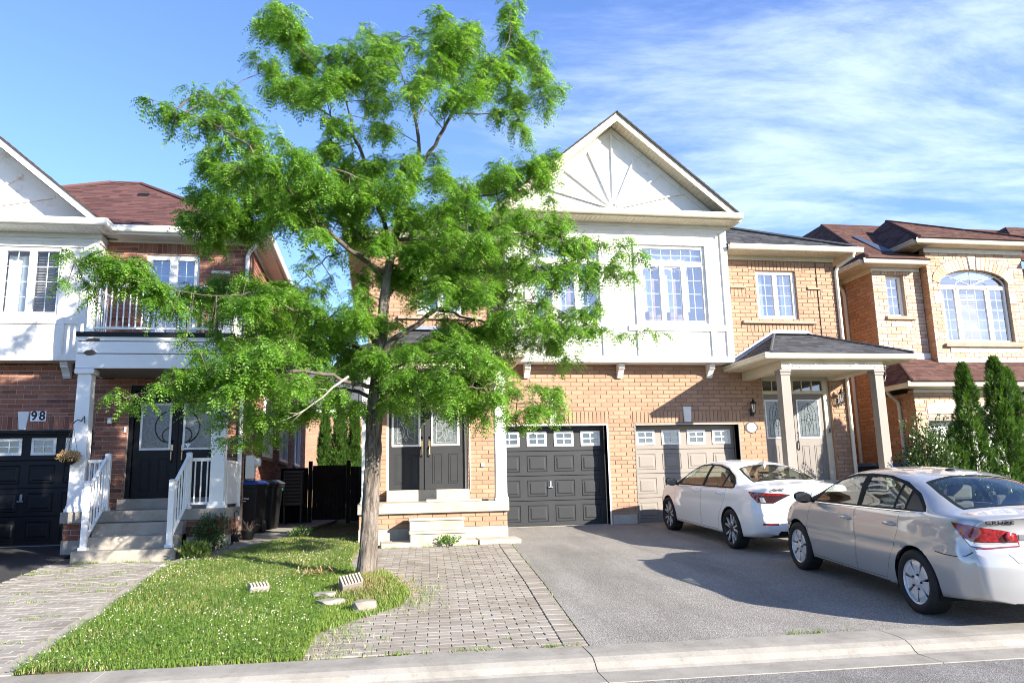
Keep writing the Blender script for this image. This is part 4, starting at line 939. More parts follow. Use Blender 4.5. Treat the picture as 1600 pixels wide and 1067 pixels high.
w = window(HL, BL_, -10.17, -8.58, 4.26, 5.618, .02, [(x+i*ws, x+(i+1)*ws, 4.275, 5.60, 2, 4) for i in range(3)], sw=.06, glass='glass_low')
curtain(w, BL_, -10.05, -9.72, 4.3, 5.6, -.28); curtain(w, BL_, -9.62, -9.22, 4.3, 5.5, -.26, wl=.13); blind(w, BL_, -9.05, -8.63, 4.3, 5.58, -.16, 'blind_dark', .055)
bracket(HL, -8.44, LY-.012, 3.398, 'greywhite', .14, .3, .27)
soffit(HL, bx0, -7.76, -1.24, YB_-.046, 5.905, 'greywhite'); mb = MB(); mb.box(-7.93, -7.60, -1.0, LY-.035, 5.935, 5.955); mb.build('soffit', 'greywhite', HL)
mb = MB(); mb.box(bx0, -7.74, -1.265, -1.245, 5.90, 6.02); mb.box(-7.752, -7.74, -1.245, -.83, 5.90, 6.02); mb.box(-7.74, -4.80, -.86, -.842, 5.90, 6.04); mb.box(-4.82, -4.80, -.842, 13, 5.90, 6.04); mb.build('fascia', 'white', HL)
gutter(HL, (bx0, -1.266, 5.925), (-7.74, -1.266, 5.925), (0, -1, 0), 'white', e1=.125); gutter(HL, (-7.739, -1.266, 5.925), (-7.739, -.87, 5.925), (1, 0, 0), 'white', e0=.125)
gutter(HL, (-7.72, -.861, 5.94), (-4.80, -.861, 5.94), (0, -1, 0), 'white', e1=.125); gutter(HL, (-4.799, -.861, 5.94), (-4.799, 13, 5.94), (1, 0, 0), 'white', e0=.125)
soffit(HL, -7.70, -4.82, -.84, LY-.03, 5.915, 'greywhite'); soffit(HL, LX+.03, -4.82, LY-.03, 13, 5.915, 'greywhite', along='y', slat=.4)
mb = MB(); mb.box(-7.90, LX+.03, LY-.03, LY-.001, 5.87, 5.91); mb.box(LX+.001, LX+.03, LY-.001, 13, 5.80, 5.91); mb.build('frieze_board', 'greywhite', HL)
# gable
gx, gzt = -10.51, 8.32; sl_ = .833
mb = MB(); hw = (gzt-.16-6.0)/sl_; mb.prism([(gx-hw, YB_-.01, 6.0), (gx+hw, YB_-.01, 6.0), (gx, YB_-.01, gzt-.16)], (0, .12, 0)); gw = mb.build('gable_wall', 'board', HL)
c_ = (gx+.0, 6.28)
for (ex, ez_) in ((-9.42, 7.05), (-8.78, 6.64), (-10.0, 7.5), (-10.51, 7.9)):
    q = clipbar((c_[0]+(ex-c_[0])*.06, c_[1]+(ez_-c_[1])*.06), (ex, ez_), .055); mb = MB(); mb.prism([(p.x, YB_-.011, p.y) for p in q], (0, -.034, 0)); mb.build('sunburst_batten', 'board', gw, bevel=.002)
mb = MB(); p = [(gx, gzt-.17), (gx+hw-.02, 6.005), (gx+hw-.2, 6.005), (gx, gzt-.33)]; mb.prism([(a, YB_-.0108, b) for a, b in p], (0, -.026, 0)); mb.build('rake_board', 'board', gw)
rake(HL, gx, gzt, gx+2.72, gzt-2.72*sl_, -1.27, YB_-.01, .17, 'white', smat='greywhite'); rake(HL, gx, gzt, gx-2.72, gzt-2.72*sl_, -1.27, YB_-.01, .17, 'white', smat='greywhite')
roof = MB(); items = []; ez, S2 = 6.06, .64
roof_plane([(-12.5, -.86, ez), (-4.78, -.86, ez), (-8.24, 2.6, ez+3.46*S2), (-8.98, 2.6, ez+3.46*S2), (-12.5, -.60, ez+.17)], 'shingle_red', roof, items)
roof_plane([(-4.78, -.86, ez), (-4.78, 13, ez), (-8.24, 9.5, ez+3.46*S2), (-8.24, 2.6, ez+3.46*S2)], 'shingle_red', roof, items)
for s in (1, -1):
    e = gx+s*2.78; z_ = gzt-2.78*sl_+.02; pl = [(e, -1.30, z_), (e, -.2, z_), (gx, 3.2, gzt+.02), (gx, -1.30, gzt+.02)]
    roof_plane(pl if s > 0 else [pl[1], pl[0], pl[3], pl[2]], 'shingle_red', roof, items)
roof_plane([(bx0, -1.27, 6.03), (-7.80, -1.27, 6.03), (-7.98, YB_-.012, 6.13), (bx0, YB_-.012, 6.13)], 'shingle_red', roof, items, thick=.01)
rf = roof.build('roof', 'underlay', HL); pieces('shingle', 'shingles', items, 'shingle_red', rf, 300)
mb = MB(); mb.tube([(-4.78, -.87, ez+.02), (-8.24, 2.6, ez+3.46*S2+.02), (-8.98, 2.6, ez+3.46*S2+.02), (-12.5, -.7, ez+.2)], .05, 6); mb.build('hip_cap', 'shingle_red', rf)
vx, vy = -7.87, 1.55; vz = ez+(vy+.86)*S2
mb = MB(); mb.hexa([(vx-.11, vy-.08, vz-.04), (vx+.11, vy-.08, vz-.04), (vx+.11, vy+.12, vz+.08), (vx-.11, vy+.12, vz+.08), (vx-.10, vy-.07, vz+.03), (vx+.10, vy-.07, vz+.03), (vx+.10, vy+.1, vz+.10), (vx-.10, vy+.1, vz+.10)]); mb.build('roof_vent', 'black', rf)
downpipe(HL, [(-4.90, -.80, 5.93), (-4.92, -.78, 5.84), (-5.14, -.52, 5.72), (-5.19, -.46, 5.62), (-5.19, -.46, .35)], 'white', .07)
# porch
mb = MB(); mb.box(-7.86, -5.15, -1.87, LY-.01, .41, .60); mb.build('porch_slab', 'concrete', HL, bevel=.012, seg=2)
brick_wall(Wall('f', -1.78), (-7.83, -5.18, .12, .41), [], 'wall', ('brick_red', 'mortar_red'), HL, cap=40)
brick_wall(Wall('r', -5.18), (-1.76, LY-.03, .12, .41), [], 'wall', ('brick_red', 'mortar_red'), HL, cap=20)
brick_wall(Wall('l', -7.83), (-1.76, LY-.03, .12, .41), [], 'wall', ('brick_red', 'mortar_red'), HL, cap=0)
mb = MB(); mb.box(-7.84, -5.17, -1.79, LY-.05, -.3, .12); mb.build('foundation', 'parge', HL)
for (ya, yb, za, x0, x1) in ((-2.88, -2.50, 0., -7.30, -5.72), (-2.498, -2.16, .2, -7.24, -5.80), (-2.158, -1.875, .40, -7.24, -5.80)):
    mb = MB(); mb.box(x0, x1, ya, yb if za > .3 else yb+.3, -.4, za); mb.build('step', 'concrete', HL, bevel=.014, seg=2) if za > .3 else mb.build('step', 'concrete', HL, bevel=.014, seg=2)
mb = MB(); mb.box(-7.25, -5.5, -.95, LY-.02, .60, .79); mb.build('door_step', 'concrete', HL, bevel=.01)
for a, b in ((-7.795, -7.54), (-5.47, -5.225)):
    mb = MB(); mb.hexa([(a, -1.80, .6), (b, -1.80, .6), (b, -1.55, .6), (a, -1.55, .6), (a+.015, -1.79, 3.0), (b-.015, -1.79, 3.0), (b-.015, -1.56, 3.0), (a+.015, -1.56, 3.0)]); c = mb.build('column', 'white', HL, bevel=.008)
    mb = MB(); mb.box(a-.03, b+.03, -1.83, -1.52, 3.0, 3.09); mb.build('column_cap', 'white', c, bevel=.006); mb = MB(); mb.box(a-.03, b+.03, -1.83, -1.52, .601, .655); mb.box(a-.015, b+.015, -1.815, -1.535, .655, .70); mb.build('column_base', 'white', c, bevel=.006)
bx_ = (-7.83, -5.19)
for c, d in ((3.10, 3.355), (3.372, 3.582), (3.598, 3.672)):
    mb = MB(); mb.box(bx_[0], bx_[1], -1.80, -1.775, c, d); mb.box(bx_[0], bx_[0]+.03, -1.774, LY-.01, c, d); mb.box(bx_[1]-.03, bx_[1], -1.774, LY-.01, c, d); mb.build('beam_board', 'white', HL, bevel=.003)
mb = MB(); mb.box(bx_[0]+.01, bx_[1]-.01, -1.77, -1.60, 3.102, 3.66); mb.box(bx_[0]+.035, bx_[1]-.035, -1.60, LY-.02, 3.11, 3.14); mb.build('porch_ceiling', 'taupe', HL)
mb = MB(); mb.box(bx_[0]-.02, bx_[1]+.02, -1.83, LY-.01, 3.675, 3.755); mb.build('balcony_floor', 'black', HL, bevel=.004)
for (a, b, c, d) in ((-7.70, -7.44, 3.575, 3.645), (-7.71, -7.50, 3.325, 3.43)):
    mb = MB(); n = 9; pts = [(a+(b-a)*(.5+.5*math.cos(2*math.pi*i/n))+rng.uniform(-.015, .015), -1.8005, c+(d-c)*(.5+.5*math.sin(2*math.pi*i/n))+rng.uniform(-.008, .008)) for i in range(n)]; mb.prism(pts, (0, -.003, 0)); o = mb.build('broken_patch', 'wood', HL); o['label'] = 'bare brown patch where the white beam cladding has broken off'
# railings: post, rails, balusters each their own piece
def rail_run(root, p, q, h, bot, nb, mat='white', th=.035):
    P, Q = Vector(p), Vector(q); d = (Q-P)
    for zz, t in ((h, .03), (bot, .022)):
        mb = MB(); o = Vector((-d.y, d.x, 0)).normalized()*th*.7; a, b = P+Vector((0, 0, zz)), Q+Vector((0, 0, zz)); v = Vector((0, 0, t))
        mb.hexa([a-o-v, b-o-v, b+o-v, a+o-v, a-o+v, b-o+v, b+o+v, a+o+v]); mb.build('rail', mat, root, bevel=.004)
    for i in range(nb):
        c = P+d*((i+.5)/nb); k = MB(); k.box(c.x-.011, c.x+.011, c.y-.011, c.y+.011, c.z+bot, c.z+h); k.build('baluster', mat, root)
def post(root, x, y, z0, z1, w=.045, mat='white'):
    mb = MB(); mb.box(x-w, x+w, y-w, y+w, z0, z1); mb.hexa([(x-w-.01, y-w-.01, z1), (x+w+.01, y-w-.01, z1), (x+w+.01, y+w+.01, z1), (x-w-.01, y+w+.01, z1), (x-w*.6, y-w*.6, z1+.02), (x+w*.6, y-w*.6, z1+.02), (x+w*.6, y+w*.6, z1+.02), (x-w*.6, y+w*.6, z1+.02)])
    mb.box(x-w-.02, x+w+.02, y-w-.02, y+w+.02, z0, z0+.05); mb.build('post', mat, root, bevel=.004)
rl = MB(); rl.box(-7.24, -7.20, -1.80, -1.76, .66, .70); rr_ = rl.build('porch_railing', 'white', HL)
for xl, xu in ((-7.22, -7.175), (-5.905, -5.83)):
    post(rr_, xl, -2.56, 0, 1.09); post(rr_, xu, -1.78, .6, 1.57); rail_run(rr_, (xl, -2.52, 0), (xu, -1.82, .55), .98, .16, 6)
rail_run(rr_, (-7.22, -1.70, .6), (-7.53, -1.70, .6), .86, .09, 4); rail_run(rr_, (-5.785, -1.72, .6), (-5.475, -1.72, .6), .86, .09, 3)
rail_run(rr_, (-7.66, -1.5, .6), (-7.66, -.45, .6), .86, .09, 9)
mb = MB(); mb.box(-5.235, -5.205, -1.54, -.46, .66, 1.40); mb.box(-5.255, -5.185, -1.54, -.46, 1.40, 1.45); mb.build('side_panel', 'white', rr_, bevel=.004)
br = MB(); br.box(-7.70, -7.60, -1.80, -1.70, 3.756, 3.80); br_ = br.build('balcony_railing', 'white', HL)
post(br_, -7.64, -1.75, 3.756, 4.68, .055); post(br_, -5.30, -1.75, 3.756, 4.68, .055); post(br_, -6.47, -1.75, 3.756, 4.68, .045)
rail_run(br_, (-7.58, -1.75, 3.756), (-6.52, -1.75, 3.756), .88, .08, 10); rail_run(br_, (-6.42, -1.75, 3.756), (-5.36, -1.75, 3.756), .88, .08, 10)
rail_run(br_, (-7.66, -1.69, 3.756), (-7.66, -.84, 3.756), .88, .08, 7); rail_run(br_, (-5.25, -1.69, 3.756), (-5.25, -.45, 3.756), .88, .08, 11)
# entrance
mb = MB(); FL.box(mb, -7.30, -7.22, .79, 2.98, -.22, -.06); FL.box(mb, -5.58, -5.50, .79, 2.98, -.22, -.06); FL.box(mb, -7.22, -5.58, 2.88, 2.98, -.22, -.06); fr = mb.build('door_frame', 'black', HL)
d1 = door_leaf(fr, FL, -7.215, -6.40, .795, 2.875, .12, 'black', (-7.105, -6.525, 1.71, 2.63), 'white', 0, handle=(-6.50, 'brass')); d2 = door_leaf(fr, FL, -6.395, -5.585, .795, 2.875, .12, 'black', (-6.31, -5.735, 1.71, 2.63), 'white', 0, handle=(-6.30, 'brass'))
for dd, cx in ((d1, -6.53), (d2, -6.30)):
    k = MB(); FL.tube(k, [(cx+(.30 if dd is d2 else -.30)*math.cos(t), 2.16+.32*math.sin(t)) for t in np.linspace(-1.2, 1.2, 12)], .014, -.112, 5); FL.tube(k, [(cx+(.16 if dd is d2 else -.16)*math.cos(t), 2.0+.15*math.sin(t)) for t in np.linspace(-1.4, 1.4, 10)], .012, -.112, 5); k.build('leaded_came', 'iron', dd)
k = MB(); FL.prism(k, [(-6.265, 1.83), (-6.145, 1.83), (-6.205, 1.75)], -.113, -.1105); k.build('sticker', 'print_white', d2)
mb = MB(); FL.box(mb, -7.3, -5.5, .6, 3.0, -.5, -.48); mb.build('inner_wall', 'room', HL)
mb = MB(); FL.box(mb, -7.66, -7.58, 2.22, 2.34, .006, .07); mb.build('wall_lamp', 'greywhite', HL, bevel=.01); mb = MB(); FL.box(mb, -7.36, -7.32, 2.05, 2.17, .006, .03); mb.build('doorbell', 'greywhite', HL)
# gas meter and basket are things of their own
g = thing('gas_meter', 'white gas meter box with round grey dial on the red brick corner', 'gas meter', (-5.0, -.28, 1.0))
mb = MB(); mb.box(-5.09, -4.92, -.40, -.20, 1.12, 1.58); mb.build('meter_case', 'greywhite', g, bevel=.012); mb = MB(); mb.lathe([(.07, 0), (.085, .02), (.085, .09), (.06, .11)], (-4.92, -.30, 1.44), 16, 'x'); mb.build('dial', 'greywhite', g, smooth=False)
mb = MB(); mb.tube([(-5.02, -.30, 1.12), (-5.02, -.30, .06)], .02, 8); mb.tube([(-5.09, -.30, 1.3), (-5.12, -.30, 1.3)], .02, 8); mb.build('pipe', 'galv', g)
# ------------------------------------------------------------------ buff brick house on the right
HR = thing('brick_house', 'buff brick house with arched window and brown shingle roofs behind the cedars', 'house', (12, .5, 0))
RY = .75; RX = 9.845; FR = Wall('f', RY); FB = Wall('f', .5); FG = Wall('f', -.3); LW = Wall('l', RX)
RE = 21.
brick_wall(FR, (RX, 11.24, 3.4, 6.2), [(10.235, 10.725, 4.86, 5.93)], 'wall', ('brick_buff', 'mortar_buff'), HR, [(10.14, 10.82, 5.94, 6.03)], [(RX, 11.24, 6.03, 6.3), (10.26, 10.83, 4.58, 4.72)], cap=110)
brick_wall(FR, (14.06, RE, 3.4, 6.2), [], 'wall', ('brick_buff', 'mortar_buff'), HR, [], [], cap=10)
# arched opening: stack of thin strips approximates the head of the arch
AC, AW, AZ0, AR = 12.56, .98, 5.65, .395           # centre, half width, spring, rise
def arch_z(x): t = max(0., 1-((x-AC)/AW)**2); return AZ0+AR*math.sqrt(t)
ah = []; n = 14
for i in range(n):
    a = AC-AW+2*AW*i/n; b = a+2*AW/n; ah.append((a, b, 4.175, max(arch_z(a), arch_z(b)) if True else 0))
ring = [(max(AC-AW-.22, a), b, 5.60, 6.34) for a, b in ()]
rg = []
for i in range(16):
    a = AC-1.2+2.4*i/16; b = a+.15; t = max(0., 1-((a+.075-AC)/1.2)**2); rg.append((a, b, 5.72, 5.74+.62*math.sqrt(t)))
brick_wall(FB, (11.24, 14.05, 3.6, 6.6), ah, 'wall', ('brick_buff', 'mortar_buff'), HR, [], rg+[(11.24, 14.05, 6.48, 6.7), (11.3, 13.85, 3.9, 4.17), (11.366, 11.58, 5.18, 5.45), (13.54, 13.75, 5.18, 5.45)], cap=190)
vs_ = []; ringit = []
for i in range(26):                       # voussoirs
    t0, t1 = math.pi*(.02+.96*i/26), math.pi*(.02+.96*(i+1)/26)
    if i in (12, 13): continue
    q = [(AC-(AW+.005)*math.cos(t0), AZ0+(AR+.005)*math.sin(t0)), (AC-(AW+.24)*math.cos(t0), AZ0+.06+(AR+.28)*math.sin(t0)), (AC-(AW+.24)*math.cos(t1), AZ0+.06+(AR+.28)*math.sin(t1)), (AC-(AW+.005)*math.cos(t1), AZ0+(AR+.005)*math.sin(t1))]
    c = (sum(a for a, b in q)/4, sum(b for a, b in q)/4); q = [(c[0]+(a-c[0])*.88, c[1]+(b-c[1])*.94) for a, b in q]
    mb = MB(); FB.prism(mb, q, -.02, .02, 0, rng.random()); mb.build('voussoir', 'brick_buff', HR)
mb = MB(); FB.prism(mb, [(AC-.07, 6.06), (AC+.07, 6.06), (AC+.11, 6.40), (AC-.11, 6.40)], -.02, .03); mb.build('keystone', 'stone_white', HR, bevel=.005)
mb = MB(); rz_ = []
for i in range(24):
    t = math.pi*i/23; rz_.append((AC-1.205*math.cos(t), 5.68+.64*math.sin(t)))
for a, b in zip(rz_[:-1], rz_[1:]): pass
for a, b in ((11.366, 11.575), (13.545, 13.75)): ledge(HR, FB, a, b, 5.18, 5.447, .012, 'stone_white', 'springer_stone')
for i in range(4): ledge(HR, FB, 11.64+i*.505, 11.64+i*.505+.498, 3.90, 4.02, .012, 'stone_white', 'apron_stone')
ledge(HR, FB, 11.49, 13.75, 4.03, 4.115, .08); ledge(HR, FR, 10.12, 10.94, 4.765, 4.855, .07); ledge(HR, FR, 10.26, 10.825, 4.585, 4.715, .01, 'stone_white', 'apron_stone')
# windows
w = window(HR, FR, 10.235, 10.725, 4.86, 5.925, .12, [(10.25, 10.71, 4.88, 5.91, 2, 4)], sw=.045); blind(w, FR, 10.27, 10.69, 4.9, 5.9, -.3)
w = window(HR, FB, 11.60, 13.52, 4.175, 5.66, .10, [(11.61, 12.07, 4.19, 5.60, 2, 5), (12.13, 12.96, 4.19, 5.60, 3, 5), (13.02, 13.51, 4.19, 5.60, 2, 5)], sw=.04, fw=.03)
blind(w, FB, 12.15, 12.94, 4.2, 5.6, -.28); curtain(w, FB, 11.63, 11.9, 4.2, 5.6, -.3)
k = MB(); fan = [(AC-AW*math.cos(t)*.985, 5.66+(AR-.01)*math.sin(t)) for t in np.linspace(0, math.pi, 19)]
FB.prism(k, [(AC-.965, 5.601), (AC+.965, 5.601), (AC+.965, 5.66), (AC-.965, 5.66)], -.15, -.09); FB.tube(k, fan, .022, -.12, 6)
for t in (.25, .5, .75): FB.tube(k, [(AC, 5.66), (AC-AW*.96*math.cos(t*math.pi), 5.66+(AR-.02)*math.sin(t*math.pi))], .011, -.125, 4)
FB.tube(k, [(AC-.45*math.cos(t), 5.66+.18*math.sin(t)) for t in np.linspace(0, math.pi, 12)], .011, -.125, 4); k.build('fanlight_bars', 'white', w)
g_ = MB(); g_.add([FB.pt(u, v, -.13) for u, v in fan], [tuple(range(len(fan)-1, -1, -1))]); g_.build('fanlight_pane', 'glass', w)
# garage block
GX1 = 13.6
brick_wall(FG, (RX, 16, 0, 2.86), [(10.16, 12.60, 0, 2.20)], 'wall', ('brick_buff', 'mortar_buff'), HR, [], [(10.15, 12.62, 2.28, 2.54), (RX, 16, 2.79, 3)], cap=60, score=lambda p: 1 if p.z > 1.5 else .1)
for i in range(3): ledge(HR, FG, 10.155+i*.82, 10.155+i*.82+.815, 2.285, 2.535, .015, 'stone_white', 'lintel_stone')
mb = MB(); FG.box(mb, 10.16, 12.60, 2.13, 2.2, -.25, .0); FG.box(mb, 10.13, 10.16, 0, 2.2, -.25, .01); FG.box(mb, 12.6, 12.63, 0, 2.2, -.25, .01); mb.build('garage_trim', 'taupe', HR)
garage_door(HR, FG, 10.163, 12.597, 2.125, 'white', .25, handle=False)
brick_wall(LW, (.762, 12, 0, 6.0), [], 'wall', ('brick_buff_side', 'mortar_buff'), HR, [], [], cap=40)
brick_wall(LW, (-.288, .75, 0, 2.8), [], 'wall', ('brick_buff_side', 'mortar_buff'), HR, [], [], cap=30)
brick_wall(Wall('l', 11.24), (.512, .742, 3.6, 6.5), [], 'wall', ('brick_buff_side', 'mortar_buff'), HR, [], [], cap=0)
mb = MB(); mb.box(RX+.02, RE, 11.8, 12, 0, 6); mb.box(14.06, RE, .76, .9, 0, 3.4); mb.box(RX+.02, RE, 1.2, 1.3, 0, 3.4); mb.build('rear_wall', 'mortar_buff', HR)
# eaves and roofs
roof = MB(); items = []
def eave(x0, x1, y, z, wy, left=True, right=False, fm='ivory'):
    mb = MB(); mb.box(x0, x1, y+.126, y+.14, z, z+.13); mb.build('fascia', 'cream', HR); gutter(HR, (x0, y+.125, z+.01), (x1, y+.125, z+.01), (0, -1, 0), fm, e0=.1)
    soffit(HR, x0+.01, x1-.01, y+.14, wy-.03, z+.012, 'cream', slat=.2)
eave(9.46, 11.20, .30, 6.11, RY); mb = MB(); mb.box(RX, 11.2, RY-.03, RY-.001, 6.03, 6.11); mb.build('frieze_board', 'greywhite', HR)
mb = MB(); mb.box(9.46, 9.475, .43, 12, 6.11, 6.24); mb.build('fascia', 'cream', HR); soffit(HR, 9.48, RX-.002, RY-.03, 12, 6.115, 'cream', along='y', slat=.3); gutter(HR, (9.459, .42, 6.12), (9.459, 12, 6.12), (-1, 0, 0), 'cream')
mb = MB(); mb.box(RX-.03, RX-.001, RY-.03, 12, 5.98, 6.11); mb.build('frieze_board', 'cream', HR)
eave(10.80, 14.5, .05, 6.60, .5); mb = MB(); mb.box(11.2, 14.09, .47, .499, 6.48, 6.60); mb.build('frieze_board', 'greywhite', HR)
mb = MB(); mb.box(10.80, 10.815, .18, 3, 6.60, 6.73); mb.build('fascia', 'cream', HR); soffit(HR, 10.82, 11.238, .2, 2.2, 6.612, 'cream', along='y', slat=.2); gutter(HR, (10.799, .17, 6.61), (10.799, 2.4, 6.61), (-1, 0, 0), 'cream')
eave(14.5, RE, .25, 6.11, RY); eave(9.47, 16.4, -.78, 2.87, -.3)
mb = MB(); mb.box(RX-.0, 16, -.33, -.301, 2.79, 2.87); mb.build('frieze_board', 'greywhite', HR); mb = MB(); mb.box(9.47, 9.485, -.66, .74, 2.87, 3.0); mb.build('fascia', 'cream', HR)
pk = (11.4, 5.1, 8.79); pk2 = (12.57, 3.6, 8.44)
zy = lambda y: 6.245+(y-.28)*.528
roof_plane([(9.44, .28, 6.245), (11.22, .28, 6.245), (11.22, 4.657, zy(4.657))], 'shingle_brown', roof, items)
roof_plane([(11.22, .95, zy(.95)), (14.07, .95, zy(.95)), (14.07, 5.1, zy(5.1)), (11.4, 5.1, zy(5.1)), (11.22, 4.657, zy(4.657))], 'shingle_brown', roof, items)
roof_plane([(14.07, .28, 6.245), (RE, .28, 6.245), (RE-3, 5.1, zy(5.1)), (14.07, 5.1, zy(5.1))], 'shingle_brown', roof, items)
roof_plane([(9.44, 12, 6.245), (9.44, .28, 6.245), pk, (11.4, 9, 8.79)], 'shingle_brown', roof, items)
roof_plane([(10.77, .03, 6.735), (14.52, .03, 6.735), (pk2[0]+.02, pk2[1], pk2[2]), pk2], 'shingle_brown', roof, items)
roof_plane([(10.77, 5.2, 6.735), (10.77, .03, 6.735), pk2], 'shingle_brown', roof, items); roof_plane([(14.52, .03, 6.735), (14.52, 5.2, 6.735), pk2], 'shingle_brown', roof, items)
roof_plane([(9.46, -.80, 3.005), (16.4, -.80, 3.005), (16.4, .73, 3.755), (10.25, .73, 3.755)], 'shingle_brown', roof, items); roof_plane([(9.46, .73, 3.005), (9.46, -.80, 3.005), (10.25, .73, 3.755)], 'shingle_brown', roof, items)
rf = roof.build('roof', 'underlay', HR); pieces('shingle', 'shingles', items, 'shingle_brown', rf, 300)
mb = MB(); mb.tube([(9.44, .28, 6.27), pk, (RE-3, 5.1, 8.8)], .05, 6); mb.tube([(10.77, .03, 6.75), pk2, (14.52, .03, 6.75)], .05, 6); mb.tube([(9.46, -.8, 3.02), (10.25, .73, 3.77)], .04, 6); mb.build('hip_cap', 'shingle_brown', rf)
mb = MB(); mb.prism([(10.70, .9, 6.60), (10.42, 1.05, 6.66), (11.0, 3.05, 7.73), (11.12, 3.02, 7.73)], (0, 0, .02)); mb.build('flashing', 'flash_dark', rf)
mb = MB(); mb.box(9.95, 11.24, RY-.03, RY-.008, 3.76, 3.90); mb.box(11.24, 14.05, .47, .492, 3.64, 3.72); mb.build('flashing', 'stone_white', HR)
downpipe(HR, [(9.50, 1.9, 6.12), (9.52, 1.9, 6.05), (9.76, 1.9, 5.80), (9.80, 1.9, 5.66), (9.80, 1.9, .1)], 'cream', .08); downpipe(HR, [(9.52, .2, 2.92), (9.55, .2, 2.82), (9.78, .2, 2.62), (9.80, .2, 2.5), (9.80, .2, .1)], 'cream', .07)
wall_lamp(HR, 12.72, -.302, 2.62)
text('house_number', '2', .2, (12.35, -.33, 2.41), (R(90), 0, 0), 'print_black', HR, .004) if False else None
# ---- the house beyond, only its roof shows
HF = thing('brick_house', 'far right house with only a dark brown roof end showing at the edge', 'house', (22, 4, 0))
mb = MB(); mb.box(15.5, 26, 3.0, 12, 6.0, 6.6); mb.build('wall', 'mortar_buff', HF); roof = MB(); items = []
roof_plane([(15.05, 1.5, 7.0), (24, 1.5, 7.0), (22, 4.4, 8.7), (17.45, 4.4, 8.7)], 'shingle_brown', roof, items); roof_plane([(15.05, 9, 7.0), (15.05, 1.5, 7.0), (17.45, 4.4, 8.7)], 'shingle_brown', roof, items)
rf = roof.build('roof', 'underlay', HF); pieces('shingle', 'shingles', items, 'shingle_brown', rf, 30)
# ---- the house behind, seen through the side gap
HB = thing('rear_house', 'tan house with grey roof and white window seen through the side gap', 'house', (-4, 24, 0))
mb = MB(); mb.box(-12, 6, 23, 30, 0, 4.6); mb.build('wall', 'mortar_tan', HB)
FBk = Wall('f', 23.0)
brick_wall(FBk, (-7, -1, 0, 4.6), [(-4.1, -3.1, 2.9, 4.4)], 'wall', ('brick_tan', 'mortar_tan'), HB, cap=0)
window(HB, FBk, -4.1, -3.1, 2.9, 4.4, -.02, [(-4.07, -3.6, 2.95, 4.35, 2, 3), (-3.6, -3.13, 2.95, 4.35, 2, 3)], inside=False)
mb = MB(); mb.box(-3.05, -2.0, 22.95, 22.999, 2.6, 4.6); mb.box(-12, 6, 22.6, 22.98, 4.6, 4.75); mb.build('trim_board', 'white', HB)
mb = MB(); mb.hexa([(-12.3, 22.5, 4.76), (6.3, 22.5, 4.76), (6.3, 30, 4.76), (-12.3, 30, 4.76), (-9, 26, 7.2), (3, 26, 7.2), (3, 27, 7.2), (-9, 27, 7.2)]); mb.build('roof', 'shingle_black', HB)
mb = MB(); mb.hexa([(-4.6, 20.8, 2.0), (-2.6, 20.8, 2.0), (-2.6, 22.9, 2.0), (-4.6, 22.9, 2.0), (-4.6, 20.8, 2.05), (-2.6, 20.8, 2.05), (-2.6, 22.9, 2.7), (-4.6, 22.9, 2.7)]); mb.build('lean_to_roof', 'shingle_black', HB)
# ------------------------------------------------------------------ vegetation
def at(px, py, y):                      # point seen at a photo pixel, at the given distance plane
    d = _f+_r2*((px-800)/FPX)+_u2*((533.5-py)/FPX); t = (y-CAM[1])/d.y; return CAMV+d*t
def leaf_cloud(P, D, N, L, name, mat, parent, pairs=9, wid=.34, droop=.5, curl=.3):
    """compound leaves: base points P, axis D (unit), normal N, length L (all numpy) -> leaflet quads along a drooping rachis"""
    n = len(P); S = np.cross(D, N); S /= np.linalg.norm(S, axis=1)[:, None]+1e-9; N = np.cross(S, D); V = []
    down = np.array([0, 0, -1.])
    for k in range(pairs):
        t = (k+.6)/pairs; ax = P+D*(L*t)[:, None]+down*(L*droop*t*t)[:, None]
        tang = D+down*(2*droop*t); tang /= np.linalg.norm(tang, axis=1)[:, None]
        ll = L*wid*(.55+.45*math.sin(math.pi*min(1, t*1.05)))*nrng.uniform(.8, 1.15, n); w = L/pairs*.42
        for s in (-1, 1):
            side = S*s*.86+tang*.45+N*(curl*nrng.normal(.1, .3, n))[:, None]+down*.18; side /= np.linalg.norm(side, axis=1)[:, None]
            tw = tang+N*nrng.normal(0, .2, n)[:, None]; tw /= np.linalg.norm(tw, axis=1)[:, None]
            V.append(np.stack([ax, ax+side*(ll*.45)[:, None]+tw*w[:, None], ax+side*ll[:, None], ax+side*(ll*.45)[:, None]-tw*w[:, None]], 1))
    V = np.stack(V, 1); m = V.shape[1]; F = np.arange(n*m*4).reshape(-1, 4); rn = np.repeat(nrng.random(n), m)
    return raw(name, V.reshape(-1, 3), F, mat, parent, rnd=np.clip(rn*.8+nrng.random(n*m)*.2, 0, .999), kind='stuff')
TY = -5.45
tree = thing('honey_locust_tree', 'tall open-crowned honey locust tree on the mound between lawn and paved driveway', 'tree', tuple(at(572, 905, TY)))
def poly(pts): return [at(a, b, TY+c) for a, b, c in pts]
def smooth(P, R_, it=2):
    for _ in range(it):
        Q = [P[0]]; q = [R_[0]]
        for i in range(len(P)-1): Q += [P[i]*.75+P[i+1]*.25, P[i]*.25+P[i+1]*.75]; q += [R_[i]*.75+R_[i+1]*.25, R_[i]*.25+R_[i+1]*.75]
        Q.append(P[-1]); q.append(R_[-1]); P, R_ = Q, q
    return P, R_
